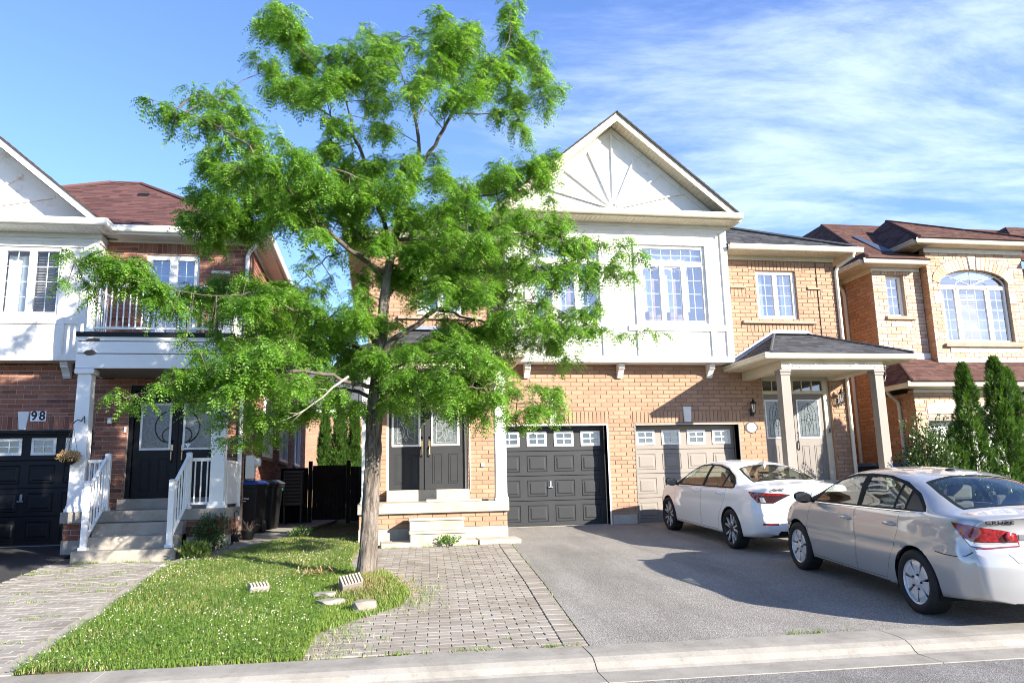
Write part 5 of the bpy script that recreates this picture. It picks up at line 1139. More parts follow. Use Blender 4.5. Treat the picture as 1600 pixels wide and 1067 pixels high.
trunkp = [(570, 914, 0, .20), (572, 900, 0, .140), (575, 860, 0, .120), (579, 790, 0, .108), (583, 720, 0, .105), (585, 660, 0, .106), (588, 620, 0, .112), (591, 575, .0, .095), (596, 520, 0, .08), (600, 470, 0, .070), (607, 420, .05, .061), (617, 375, .05, .054), (629, 330, .1, .047), (642, 292, .1, .041), (655, 262, .1, .034), (655, 225, .1, .025), (650, 190, .1, .022), (640, 150, .2, .016), (625, 110, .2, .009)]
P_, R_ = smooth([at(a, b, TY+c) for a, b, c, r in trunkp], [r for *_, r in trunkp], 3)
# bark with knots: displaced tube
mb = MB(); mb.tube(P_, R_, 56)
v = np.array(mb.v)
for i, p in enumerate(P_):
    for j in range(56):
        q = v[i*56+j]; z = q[2]; a = j/56*6.283
        k = 1+.05*math.sin(a*3+z*2.1)+.035*math.sin(a*7-z*5)+.03*math.sin(z*17+a*2)+.030*abs(math.sin(a*9+1.6*math.sin(z*6+a)+z*1.3))+.018*math.sin(a*19+3*math.sin(z*11))+(.07 if abs(z-1.42) < .1 else 0)+(.05 if abs(z-.55) < .06 else 0)
        v[i*56+j] = np.array(p)+(q-np.array(p))*k
mb.v = [tuple(x) for x in v]; mb.build('trunk', 'bark', tree, smooth=True)
LIMBS = [
 [(655, 262, .1, .036), (684, 222, 0, .036), (706, 176, -.1, .03), (736, 135, -.2, .022), (770, 110, -.3, .016), (795, 70, -.3, .011), (797, 15, -.3, .004)],
 [(614, 385, .05, .045), (590, 320, .3, .04), (567, 246, .3, .034), (553, 205, .3, .028), (510, 178, .3, .018), (464, 153, .3, .012), (405, 115, .3, .004)],
 [(553, 205, .3, .02), (545, 165, .3, .016), (520, 130, .2, .013), (490, 100, .2, .011), (455, 65, .1, .008), (430, 25, .1, .004)],
 [(604, 430, .05, .045), (540, 385, -.4, .04), (480, 330, -.8, .03), (430, 270, -1, .022), (382, 221, -1.1, .014), (350, 203, -1.1, .011), (300, 178, -1.1, .008), (240, 158, -1.1, .003)],
 [(608, 405, .05, .035), (560, 360, .5, .028), (490, 333, .7, .022), (432, 326, .8, .014), (380, 338, .8, .009), (315, 355, .8, .004)],
 [(603, 440, .05, .03), (560, 390, .1, .02), (522, 396, .1, .014), (498, 411, .1, .011), (470, 440, .1, .008), (445, 458, .1, .004)],
 [(594, 540, 0, .05), (560, 508, -.2, .036), (520, 500, -.4, .028), (459, 487, -.6, .02), (427, 464, -.7, .015), (406, 457, -.7, .012), (330, 465, -.8, .009), (250, 450, -1., .007), (170, 420, -1.2, .006), (105, 402, -1.2, .003)],
 [(590, 575, 0, .045), (555, 540, .6, .035), (500, 530, 1, .028), (440, 520, 1.2, .02), (380, 510, 1.3, .012), (300, 500, 1.3, .005)],
 [(587, 605, 0, .045), (550, 600, -.5, .035), (500, 580, -.9, .027), (430, 580, -1.2, .02), (350, 580, -1.3, .012), (270, 600, -1.3, .007), (195, 622, -1.3, .003)],
 [(585, 625, 0, .04), (545, 605, .5, .03), (490, 612, .9, .022), (430, 640, 1.1, .013), (385, 675, 1.1, .005)],
 [(591, 560, 0, .06), (617, 528, -.2, .054), (640, 515, -.3, .05), (660, 502, -.4, .045), (676, 484, -.5, .038), (705, 476, -.5, .028), (745, 478, -.5, .024), (783, 462, -.6, .02), (813, 440, -.6, .016), (845, 415, -.6, .011), (905, 405, -.6, .007), (1000, 398, -.6, .003)],
 [(676, 484, -.5, .025), (712, 490, 0, .022), (760, 505, .3, .019), (790, 526, .3, .015), (815, 536, .3, .012), (852, 552, .3, .008), (895, 566, .3, .003)],
 [(745, 478, -.5, .018), (800, 473, -.8, .014), (839, 472, -.8, .012), (860, 481, -.8, .010), (909, 502, -.8, .008), (961, 522, -.8, .006), (1005, 519, -.8, .004), (1046, 522, -.8, .002)],
 [(629, 330, .1, .035), (680, 345, .2, .028), (720, 318, .2, .022), (740, 308, .2, .018), (781, 304, .2, .012), (820, 275, .2, .008), (865, 250, .2, .003)],
 [(617, 375, .05, .035), (690, 375, -.5, .022), (760, 362, -.6, .014), (830, 365, -.6, .01), (890, 375, -.6, .004)],
 [(706, 176, -.1, .018), (745, 179, .1, .014), (785, 176, .1, .010), (830, 172, .1, .007), (880, 140, .1, .002)],
 [(588, 614, 0, .045), (640, 612, -.3, .028), (690, 606, -.5, .02), (735, 602, -.6, .014), (761, 608, -.6, .011), (773, 620, -.6, .009), (788, 630, -.6, .007), (840, 632, -.6, .005), (880, 640, -.6, .002)],
 [(590, 588, 0, .035), (640, 560, -.9, .022), (700, 550, -1.2, .015), (770, 575, -1.2, .005)],
 [(650, 190, .1, .015), (680, 130, .5, .011), (700, 80, .6, .008), (690, 25, .6, .003)],
 [(600, 470, 0, .035), (640, 430, .6, .025), (700, 420, 1.0, .016), (770, 430, 1.2, .008)],
 [(629, 330, .1, .03), (590, 290, -.5, .02), (540, 270, -.8, .013), (470, 255, -.9, .005)],
]
skel = []                                 # (point, radius) for attaching twigs
for L_ in LIMBS:
    P_, R_ = smooth([at(a, b, TY+c) for a, b, c, r in L_], [r*.8 for *_, r in L_], 2)
    P_ = [p+Vector((rng.gauss(0, 1), rng.gauss(0, 1), rng.gauss(0, 1)))*(.012 if 0 < i < len(P_)-1 else 0) for i, p in enumerate(P_)]
    mb = MB(); mb.tube(P_, R_, 8); mb.build('branch', 'branch', tree, smooth=True); skel += [(p, r) for p, r in zip(P_[4:], R_[4:])]
skel += [(at(a, b, TY+c), r) for a, b, c, r in trunkp[7:]]
mb = MB(); dead = lambda pts, r0: mb.tube([at(a, b, TY-1.0) for a, b in pts], [r0*(1-.75*i/(len(pts)-1)) for i in range(len(pts))], 6)
dead([(545, 588), (520, 605), (506, 619), (486, 633), (472, 644), (455, 660)], .017); dead([(480, 638), (466, 646), (447, 655), (427, 662)], .008); dead([(512, 613), (509, 608), (495, 607), (480, 606)], .006); dead([(466, 646), (452, 645), (446, 640)], .005); dead([(492, 608), (482, 615)], .004)
o = mb.build('branch', 'deadwood', tree, smooth=True); o['label'] = 'bare pale dead branch without leaves'
LOBES = """440 15 28,415 40 24,455 60 30,480 95 32,430 105 20,400 97 14,440 135 26,480 150 30,520 130 28,520 85 20,560 80 20,577 50 18,600 75 28,590 110 30,560 122 28,520 190 20,552 200 18,600 200 24,590 160 28,640 150 22,
690 25 20,700 60 28,735 60 26,720 95 32,680 95 26,660 120 26,640 75 18,655 48 13,795 12 20,800 50 20,820 75 26,840 105 24,800 110 26,770 95 24,760 130 28,730 150 26,800 150 26,840 138 18,868 142 18,850 165 17,700 150 26,812 190 17,816 212 15,780 170 18,
235 155 14,253 178 19,275 185 20,300 150 17,320 142 16,350 150 22,345 185 22,310 195 18,375 175 20,390 205 22,350 230 23,320 240 15,400 230 24,440 215 18,
330 270 26,370 270 30,420 260 32,470 250 30,510 240 24,310 300 20,350 310 30,400 305 34,450 300 34,500 290 34,550 270 32,590 260 26,300 345 23,340 350 30,390 350 32,440 345 30,490 340 28,540 330 32,590 310 32,630 290 26,312 380 14,340 385 18,285 335 10,
640 340 32,690 330 32,720 300 26,690 280 24,740 330 26,640 250 22,680 245 17,560 370 28,600 380 30,650 385 30,700 370 30,500 375 22,530 400 18,
760 290 24,790 270 26,830 260 28,860 250 20,850 285 20,810 300 20,866 305 15,820 335 20,780 330 18,870 345 24,880 380 26,910 385 26,935 372 13,972 385 16,1000 400 15,960 420 20,985 430 16,920 420 26,880 420 28,830 370 26,790 370 28,750 380 28,760 420 30,800 420 28,840 420 28,720 420 28,870 450 16,920 450 13,
600 430 24,640 440 28,680 450 26,720 460 30,760 460 26,800 465 20,560 430 17,520 440 14,470 420 12,490 400 12,450 440 12,480 455 14,
830 500 18,870 500 24,910 490 22,935 478 11,900 520 24,860 530 22,830 540 18,790 530 20,760 520 25,940 515 16,975 520 12,1003 522 11,1033 520 8,890 555 14,885 572 10,
110 400 15,140 400 19,170 410 23,200 420 24,160 435 18,130 440 11,105 446 7,230 440 24,215 415 18,200 460 18,250 460 22,280 450 22,230 480 16,270 485 18,310 460 22,300 490 16,340 470 20,350 440 22,385 440 23,330 500 10,370 480 24,400 480 26,430 460 26,460 470 26,490 480 22,390 510 18,430 500 26,470 510 28,510 500 26,550 480 22,540 520 24,150 470 7,
290 540 13,312 550 15,335 530 10,270 590 20,300 600 26,250 610 14,188 618 11,205 626 14,225 632 10,330 575 26,370 560 28,410 550 30,450 550 28,490 560 25,340 620 24,300 630 18,380 600 30,420 600 32,460 600 30,500 600 22,350 650 16,330 665 10,400 650 24,440 650 26,480 650 20,400 690 17,430 690 12,380 690 11,350 690 6,540 580 22,530 620 20,560 640 20,540 650 12,
600 560 28,640 550 28,680 545 30,720 545 30,750 560 26,780 580 24,620 590 28,660 590 30,700 590 30,740 600 28,770 620 22,790 600 17,640 620 24,610 630 20,630 650 13,690 620 26,720 630 26,700 650 14,745 640 20,752 662 11,767 652 10,812 610 15,832 600 12,860 610 20,870 635 15,840 640 20,820 650 17,800 650 15,805 670 9,880 650 9,780 560 17,560 505 24,520 545 24,480 540 24,585 500 20,720 520 26,750 540 24,560 560 26,450 455 18,340 540 16,380 540 22,420 525 22,650 470 16,700 500 15,800 490 22,840 480 22,780 500 20,850 510 22,870 540 18,820 520 20,545 455 16,575 475 16,620 500 15,500 455 14,730 405 24,680 400 26,640 410 24,560 300 26,520 310 26,470 330 26,430 300 26"""
rl_ = random.Random(11); TP, TD, TN, TL = [], [], [], []; tw = MB(); tx0 = at(595, 500, TY).x
SP = np.array([p[:] for p, r in skel]); SR = np.array([r for p, r in skel])
LL = [tuple(map(float, q.split())) for q in LOBES.replace('\n', '').split(',')]
for _ in range(80):
    i = rl_.randrange(len(LL)); a, b, r = LL[i]; nb = [o for o in LL[:300] if 18 < math.hypot(o[0]-a, o[1]-b) < 52 and o[2] > 19]
    if r > 19 and nb: o = rl_.choice(nb); LL.append(((a+o[0])/2+rl_.uniform(-6, 6), (b+o[1])/2+rl_.uniform(-6, 6), min(r, o[2])*.8))
for q in LL:
    a, b, r = q; c0 = at(a, b, TY); dx = c0.x-tx0
    span = math.sqrt(max(.3, 3.0**2-dx*dx))*.62 if r > 20 else .4
    for sub in range(2 if r > 21 else 1):
        dy = rl_.uniform(-1, 1)*span
        # keep near the limb that carries it: choose the depth of the closest limb in the picture
        dd = (SP[:, 0]-c0.x)**2+(SP[:, 2]-c0.z)**2; j = int(np.argmin(dd)); dy = .6*dy+.75*(SP[j, 1]-TY)
        c = at(a, b, TY+dy); rm = r/(FPX/(c-CAMV).dot(_f)); rm *= 1.08
        # branchlet from the skeleton to the lobe
        d3 = ((SP-np.array(c))**2).sum(1)*(1+.0/(SR+.002)); j = int(np.argmin(d3)); s0 = Vector(SP[j]); out = (c-s0)
        ntw = max(2, int(round((rm/.25)**2*((25 if 290 < a < 760 and 235 < b < 665 else 18) if r > 19 else 13)/(2 if r > 21 else 1))))
        if out.length > .05:
            mid = s0+out*.5+Vector((0, 0, .06*out.length)); tw.tube([s0, mid, c], [.008, .006, .004], 5)
        for k in range(ntw):
            while True:
                o = Vector((rl_.uniform(-1, 1), rl_.uniform(-1, 1), rl_.uniform(-1, 1)))
                if o.length < 1: break
            if rl_.random() < .16 and r < 24: o *= 1.4
            tip = c+Vector((o.x*rm*1.12, o.y*max(rm, .28)*1.5, o.z*rm*1.05)); base = c+(s0-c)*min(.9, rl_.uniform(.0, .5)); v = tip-base
            if v.length < .05: continue
            mid = base+v*.55+Vector((0, 0, .10*v.length)); tw.tube([base, mid, tip], [.0045, .0035, .002], 4, cap=False)
            hd = Vector((v.x, v.y, 0)); hd = hd.normalized() if hd.length > 1e-3 else Vector((1, 0, 0))
            for m_ in range(rl_.randint(9, 12)):
                t = min(1, .25+.75*m_/11); p = base.lerp(mid, t*2) if t < .5 else mid.lerp(tip, (t-.5)*2)
                an = rl_.uniform(-2.2, 2.2); d = Vector((hd.x*math.cos(an)-hd.y*math.sin(an), hd.x*math.sin(an)+hd.y*math.cos(an), rl_.uniform(-.75, .5))).normalized()
                nn = Vector((rl_.gauss(0, .35), rl_.gauss(0, .35), 1)).normalized()
                TP.append(p[:]); TD.append(d[:]); TN.append(nn[:]); TL.append(rl_.triangular(.10, .25, .17))
tw.build('twigs', 'branch', tree, kind='stuff')
leaf_cloud(np.array(TP), np.array(TD), np.array(TN), np.array(TL), 'crown', 'locust', tree, pairs=6, wid=.27, droop=.6)
NLEAF = len(TP); pass
# ---- columnar cedars
def cedar(label, x, y, h, r, group, z0=None, tops=((0, 0, 1),), ls=1., n=5200, name='cedar_tree'):
    z0 = gz(x, y) if z0 is None else z0; t = thing(name, label, 'tree', (x, y, z0), group=group)
    mb = MB(); mb.tube([(x, y, z0-.05), (x, y, z0+h*.5), (x, y, z0+h*.9)], [.06, .035, .008], 7); mb.build('trunk', 'branch', t)
    P = []; D = []
    for (ox, oy, hs) in tops:
        m = int(n*hs/sum(q[2] for q in tops)); u = nrng.random(m)**.8; zz = u*h*hs; a = nrng.uniform(0, 6.283, m)
        lump = 1+.22*np.sin(a*3+zz*4.1+ox*9)+.18*np.sin(a*5-zz*7.3)+.12*np.sin(zz*13+a*2)
        prof = np.minimum(1, np.minimum((zz/h*5+.55), 1))*(1-u**1.7)**.62*(1 if len(tops) == 1 else .72)
        rr = r*prof*lump*(1-.38*nrng.random(m)**2.2)
        P.append(np.stack([x+ox*np.minimum(1, u*1.6+.25)+rr*np.cos(a), y+oy+rr*np.sin(a), z0+.05+zz], 1)); D.append(np.stack([np.cos(a)*.62, np.sin(a)*.62, np.full(m, .85)+nrng.normal(0, .3, m)], 1)+nrng.normal(0, .28, (m, 3)))
    P = np.concatenate(P); D = np.concatenate(D); D /= np.linalg.norm(D, axis=1)[:, None]; m = len(P); L = nrng.uniform(.05, .11, m)*ls
    T = np.cross(D, np.array([0, 0, 1.])+nrng.normal(0, .6, (m, 3))); T /= np.linalg.norm(T, axis=1)[:, None]+1e-9; V = []
    for k in range(7):
        s0 = (k//2)/3.6; sg = (-1)**k if k < 6 else 0; b = P+D*(L*s0)[:, None]; d = D*(1 if k == 6 else .75)+T*sg*.6; ll = L*(.55-.08*(k//2)); w = L*.10; e = np.cross(d, np.cross(D, T)); e /= np.linalg.norm(e, axis=1)[:, None]+1e-9
        V.append(np.stack([b+e*w[:, None], b+d*ll[:, None], b-e*w[:, None]], 1))
    V = np.stack(V, 1); raw('crown', V.reshape(-1, 3), np.arange(m*7*3).reshape(-1, 3), 'cedar', t, rnd=np.repeat(nrng.random(m)*.98, 7), kind='stuff'); return t
cedar('pyramid cedar with a single ragged tip, left one beside the right driveway', 9.78, -2.0, 3.25, .48, 'cedars in front of the buff house', tops=((0, 0, 1.), (-.34, .05, .6)), n=12500)
cedar('wider twin-topped cedar to the right of the single-tipped one', 10.52, -2.15, 3.38, .56, 'cedars in front of the buff house', tops=((-.1, 0, 1.), (.22, .05, .93)), n=14500)
for i, (px, h, r, lb) in enumerate(((507, 3.3, .21, 'slim bright cedar behind the dark gate, nearest the brick wall'), (530, 3.55, .26, 'tallest bright cedar behind the dark gate, middle of three'), (553, 3.3, .22, 'bright cedar behind the dark gate, nearest the trunk of the locust'))):
    p = at(px, 720, 19.); cedar(lb, p.x, 19.+.1*i, h*1.42, r*1.38, 'cedars behind the side gate', z0=.0, n=9000, ls=1.5)
def bush(label, x, y, z0, h, r, n, name='shrub', mat='shrub', cat='shrub', ls=(.03, .055), lean=(0, 0), up=.75, parent_flowers=None, stems=9, fill=1.):
    t = thing(name, label, cat, (x, y, z0)); mb = MB(); tips = []
    for i in range(stems):
        a = 6.283*i/stems+rng.uniform(-.3, .3); q = r*rng.uniform(.25, .8); e = Vector((x+q*math.cos(a)+lean[0], y+q*math.sin(a)+lean[1], z0+h*rng.uniform(.6, .98))); b = Vector((x+.06*math.cos(a), y+.06*math.sin(a), z0-.02)); m_ = b.lerp(e, .5)+Vector((0, 0, .08*h)); mb.tube([b, m_, e], [.012, .009, .004], 5); tips += [m_, e]
    mb.build('stem', 'branch', t); u = nrng.normal(0, 1, (n, 3)); u /= np.linalg.norm(u, axis=1)[:, None]; rad = nrng.random(n)**(.42*fill)
    lump = 1+.2*np.sin(u[:, 0]*6+u[:, 2]*5)+.16*np.sin(u[:, 1]*9-u[:, 2]*4); P = np.stack([x+u[:, 0]*rad*r*lump+lean[0]*.5, y+u[:, 1]*rad*r*lump+lean[1]*.5, z0+h*.5+u[:, 2]*rad*h*.52*lump], 1); k = P[:, 2] > z0+.03; P = P[k]; u = u[k]; n = len(P)
    D = u*.6+np.array([0, 0, up-.3])+nrng.normal(0, .55, (n, 3)); D /= np.linalg.norm(D, axis=1)[:, None]; T = np.cross(D, nrng.normal(0, 1, (n, 3))); T /= np.linalg.norm(T, axis=1)[:, None]; L = nrng.uniform(ls[0], ls[1], n)[:, None]; w = L*.24
    V = np.stack([P, P+D*L*.5+T*w, P+D*L, P+D*L*.5-T*w], 1); raw('foliage', V.reshape(-1, 3), np.arange(n*4).reshape(-1, 4), mat, t, rnd=nrng.random(n)*.98, kind='stuff'); return t, P
bush('rounded dark green shrub growing left of the two cedars', 8.86, -1.9, -.12, 2.05, .60, 9500, up=.9, ls=(.05, .09))
fb, fp = bush('small leafy bush with red flowers beside the concrete steps', -5.32, -2.25, -.12, .62, .27, 2600, name='flower_bush', cat='flower bush', ls=(.03, .06), fill=.8)
mb = MB()
for i in range(7):
    p = Vector((-5.32+rng.uniform(-.05, .24), -2.35+rng.uniform(-.14, .1), -.12+rng.uniform(.34, .60)))
    for k in range(7):
        a = 6.283*k/7; q = Vector((math.cos(a), math.sin(a)*.8, rng.uniform(-.2, .6)))*.035; mb.add([p, p+q*.6+Vector((-q.y, q.x, .01))*.5, p+q, p+q*.6-Vector((-q.y, q.x, -.01))*.5], [(0, 1, 2, 3)])
mb.build('flowers', 'petal_red', fb)
# low green plant in front of the paved step and at the step edges
bush('low weed plant growing against the lower entrance step', -1.28, -2.50, -.13, .16, .2, 420, name='weed_plant', cat='plant', ls=(.03, .06), mat='clover', stems=5)
bush('clump of tall grass at the corner of the concrete steps', -5.42, -2.95, -.16, .22, .22, 700, name='grass_clump', cat='grass clump', ls=(.06, .12), mat='grass', stems=4, up=1.6)
bush('pale leafy weed at the walk edge beside the bare soil', -3.98, -.75, -.04, .22, .2, 520, name='weed_plant', cat='plant', ls=(.03, .06), mat='clover', stems=5)
# ------------------------------------------------------------------ bins, pots, stones, fence and the rest
def bin_(label, x, y, z, rz, body, lid, print_=True, group=None, s=1., name='wheelie_bin'):
    t = thing(name, label, 'bin', (x, y, z), rz, group); t.scale = (s, s, s)
    def frus(mb, a0, b0, z0, a1, b1, z1): mb.hexa([(-a0, -b0, z0), (a0, -b0, z0), (a0, b0, z0), (-a0, b0, z0), (-a1, -b1, z1), (a1, -b1, z1), (a1, b1, z1), (-a1, b1, z1)])
    mb = MB(); frus(mb, .245, .27, .05, .29, .34, .93); mb.build('body', body, t, bevel=.03, seg=3, inv=False)
    mb = MB(); frus(mb, .315, .36, .90, .32, .365, .965); mb.build('rim', body, t, bevel=.01, inv=False)
    mb = MB(); frus(mb, .325, .38, .967, .32, .37, 1.0); frus(mb, .31, .36, 1.0, .24, .27, 1.05); mb.build('lid', lid, t, bevel=.02, seg=2, inv=False)
    mb = MB(); mb.tube([(-.22, .37, .95), (-.22, .43, .96), (.22, .43, .96), (.22, .37, .95)], .016, 8); mb.build('handle', body, t, inv=False)
    for s_ in (-1, 1):
        mb = MB(); mb.lathe([(.02, -.025), (.12, -.025), (.13, 0), (.12, .025), (.02, .025)], (s_*.27, .27, .13), 16, 'x'); mb.build('wheel', 'rubber', t, inv=False)
    if print_:
        k = text('printed_label', 'Region of Peel', .052, (-.02, -.331, .70), (R(90)-.08, 0, 0), 'print_white', None, .001); k.parent = t
        mb = MB(); mb.hexa([(-.10, -.3275, .645), (.08, -.3275, .645), (.08, -.326, .645), (-.10, -.326, .645), (-.10, -.3285, .655), (.08, -.3285, .655), (.08, -.326, .655), (-.10, -.326, .655)]); mb.build('printed_line', 'print_white', t, inv=False)
    return t
bin_('black wheeled bin with bright blue lid and white print beside the white porch', -5.09, -.02, .04, R(-8), 'plastic_black', 'plastic_blue', group='bins beside the red brick house')
bin_('dark grey wheeled bin with grey lid squeezed behind the blue-lidded one', -4.89, .68, .05, R(78), 'plastic_black', 'plastic_grey', print_=False, group='bins beside the red brick house')
bin_('green wheeled bin mostly hidden behind the dark grey one', -4.96, 1.42, .05, R(80), 'plastic_green', 'plastic_black', print_=False, group='bins beside the red brick house', s=.92)
bin_('black wheeled bin with black lid behind the taupe porch column', 8.86, .5, .0, R(-5), 'plastic_black', 'plastic_grey', print_=False, s=1.14, group='bins in the right side gap')
bin_('black wheeled bin with blue lid right of the taupe porch column', 9.50, .1, .0, R(6), 'plastic_black', 'plastic_blue', print_=False, s=1.12, group='bins in the right side gap')
def pot(label, x, y, z, r, h, dead=True):
    t = thing('plant_pot', label, 'plant pot', (x, y, z)); mb = MB(); mb.lathe([(r*.72, 0), (r, h*.82), (r*1.06, h*.84), (r*1.06, h), (r*.95, h), (r*.93, h*.9), (.01, h*.88)], (x, y, z), 18); mb.build('pot', 'plastic_black', t)
    mb = MB()
    for i in range(34):
        a = rng.uniform(0, 6.283); l = rng.uniform(.5, 1.6)*r*1.4; b = Vector((x+rng.uniform(-.4, .4)*r, y+rng.uniform(-.4, .4)*r, z+h*.88)); e = b+Vector((math.cos(a)*l*.8, math.sin(a)*l*.8, rng.uniform(.3, 1.1)*l)); m_ = b.lerp(e, .6)+Vector((0, 0, .25*l)); mb.tube([b, m_, e], [.004, .003, .0015], 3, cap=False)
    mb.build('dead_stems', 'straw' if not dead else 'wood', t); return t
pot('black plastic pot of dead brown stems standing on the concrete walk', -4.93, -.80, -.012, .13, .17); pot('low black pot beside the porch base, left of the other pot', -5.14, -1.08, -.03, .13, .13)
t = thing('garden_hook', 'thin black shepherd hook standing by the porch corner', 'hook', (-5.12, -1.2, 0)); mb = MB(); mb.tube([(-5.13, -1.15, -.06), (-5.13, -1.15, .48)]+[(-5.13+.035-.035*math.cos(a), -1.15, .48+.045*math.sin(a)) for a in np.linspace(0, 3.6, 8)], .008, 6); mb.tube([(-5.13, -1.15, .30), (-5.03, -1.16, .0), (-5.02, -1.16, -.05)], .006, 5); mb.build('rod', 'iron', t)
# hanging basket of dried flowers on the column
t = thing('hanging_basket', 'dried straw coloured flower basket hanging from the white column', 'hanging basket', (-7.74, -2.0, 1.5))
mb = MB(); mb.tube([(-7.66, -1.80, 2.16), (-7.66, -1.95, 2.17), (-7.67, -2.03, 2.14), (-7.70, -2.05, 2.09)], .009, 6); mb.tube([(-7.66, -1.80, 2.16), (-7.60, -1.83, 2.24), (-7.585, -1.84, 2.12)], .009, 6); mb.build('hook', 'iron', t)
mb = MB()
for a in (0, 2.1, 4.2): mb.tube([(-7.71, -2.03, 2.09), (-7.72+.13*math.cos(a), -2.03+.13*math.sin(a), 1.56)], .0035, 4)
mb.build('chain', 'iron', t); mb = MB(); mb.lathe([(.05, -.12), (.10, -.08), (.135, 0), (.125, .005), (.02, 0)], (-7.72, -2.03, 1.52), 14); mb.build('bowl', 'wood_dark', t)
mb = MB()
for i in range(900):
    a, e = rng.uniform(0, 6.283), rng.uniform(-.75, 1.2); q = Vector((math.cos(a)*math.cos(e)*.18, math.sin(a)*math.cos(e)*.18, math.sin(e)*.10)); c = Vector((-7.73, -2.03, 1.54))+q*rng.uniform(.55, 1.08); l = Vector((rng.gauss(0, 1), rng.gauss(0, 1), rng.gauss(-.3, 1))).normalized()*.045; w = l.orthogonal().normalized()*.006
    mb.add([c-w, c+w, c+l+w*.5, c+l-w*.5], [(0, 1, 2, 3)])
mb.build('dried_flowers', 'straw', t)
# patio slabs in front of the entrance steps
for i, (x0, x1, ya, yb, rz, lb) in enumerate(((-2.46, -1.60, -2.47, -1.98, .02, 'flat grey stone slab under the left end of the entrance steps, nearest the tree'), (-1.585, -.76, -2.46, -1.98, -.012, 'middle flat grey stone slab below the entrance steps'), (-.735, .02, -2.45, -1.95, .03, 'flat grey stone slab next to the asphalt drive, right end of the row'))):
    xc, yc = (x0+x1)/2, (ya+yb)/2; mb = MB(); mb.box(x0-xc, x1-xc, ya-yc, yb-yc, -.03, .055); o = mb.build('stone_slab', 'stone', None, bevel=.008, label=lb, cat='stone slab', group='stone slabs at the foot of the steps'); o.location = (xc, yc, gz(xc, yc)+.02); o.rotation_euler = (.03, rng.uniform(-.015, .02), rz)
mb = MB(); mb.hexa([(-1.62, -1.70, .602), (-.42, -1.50, .602), (-.44, -1.36, .602), (-1.62, -1.56, .602), (-1.62, -1.70, .655), (-.42, -1.50, .63), (-.44, -1.36, .63), (-1.62, -1.56, .655)]); mb.build('threshold_board', 'stone', None, bevel=.004, label='pale loose board lying on the porch in front of the dark doors', cat='board')
# loose block, rocks, offcuts around the tree
p = Vector((-2.84, -6.42, float(lawn_z(-2.84, -6.42))+.06)); t = thing('retaining_block', 'ribbed concrete block tilted on the mound in front of the trunk', 'block', (p.x, p.y, p.z))
t.rotation_euler = (R(28), R(-8), R(14)); mb = MB(); mb.box(-.13, .13, -.09, .09, -.06, .05); mb.build('block_body', 'paver', t, inv=False, bevel=.008)
for i in range(7):
    mb = MB(); x = -.115+i*.0385; mb.box(x-.012, x+.012, -.088, .088, .05, .072); mb.build('rib', 'stone', t, inv=False, bevel=.004)
def rock(name, label, x, y, z, s, mat='stone_sill', rz=0, seed=1, tilt=0):
    bm = bmesh.new(); bmesh.ops.create_icosphere(bm, subdivisions=2, radius=1); r = random.Random(seed)
    for v in bm.verts: v.co = Vector((max(-.78, min(.78, v.co.x)), max(-.75, min(.75, v.co.y)), max(-.7, min(.62, v.co.z))))*(1+r.uniform(-.07, .07))
    me = bpy.data.meshes.new(name); bm.to_mesh(me); bm.free(); me.materials.append(M[mat]); o = bpy.data.objects.new(name, me); o.location = (x, y, z); o.scale = s; o.rotation_euler = (tilt, 0, rz); return fin(o, label=label, cat='stone')
p = Vector((-2.66, -7.45, float(lawn_z(-2.66, -7.45))+.04)); rock('stone', 'squared grey brown stone at the front edge of the tree mound', p.x, p.y, p.z, (.155, .12, .11), 'paver', .2, 3)
p = Vector((-3.05, -7.0, float(lawn_z(-3.05, -7.))+.05)); rock('stone', 'flat half buried stone left of the squared one on the mound', p.x, p.y, p.z-.02, (.2, .14, .05), 'paver_grey', .5, 5); p = Vector((-3.15, -6.6, float(lawn_z(-3.15, -6.6))+.05)); rock('stone', 'low flat stone near the lawn side of the tree mound', p.x, p.y, p.z-.03, (.16, .13, .045), 'paver_grey', -.3, 8)
p = Vector((-3.96, -6.2, float(lawn_z(-3.96, -6.2))+.07)); t = thing('broken_block', 'small broken ribbed brick lying alone on the lawn', 'brick', (p.x, p.y, p.z)); t.rotation_euler = (R(20), 0, R(24)); mb = MB(); mb.box(-.12, .12, -.05, .05, -.05, .03); mb.build('block_body', 'paver', t, inv=False, bevel=.008)
for i in range(6):
    mb = MB(); x = -.1+i*.04; mb.box(x-.011, x+.011, -.048, .048, .03, .05); mb.build('rib', 'stone', t, inv=False)
p = Vector((-3.33, -5.1, float(lawn_z(-3.33, -5.1))+.02)); mb = MB()
for i in range(130):
    c = p+Vector((rng.gauss(0, .13), rng.gauss(0, .1), rng.uniform(0, .05))); l = Vector((rng.gauss(0, 1), rng.gauss(0, .6), rng.uniform(-.05, .4))).normalized()*.12; w = l.cross(Vector((0, 0, 1))).normalized()*.004; mb.add([c-w, c+w, c+l+w, c+l-w], [(0, 1, 2, 3)])
o = mb.build('straw_clump', 'straw', None, label='heap of dry straw lying left of the tree trunk', cat='straw heap')
mb = MB(); mb.tube([at(526, 906, -5.0), at(524, 897, -5.0), at(532, 893, -4.95), at(545, 889, -4.9), at(552, 893, -4.9), at(548, 902, -5.0), at(540, 906, -5.1)], .009, 6); mb.build('wire_edging', 'iron', None, label='bent black wire edging loop left of the trunk', cat='wire')
mb = MB(); x = 1.0; 
for (x, y, r) in ((1.55, -2.9, .05), (2.05, -4.95, .04), (1.5, -5.0, .03)): pass
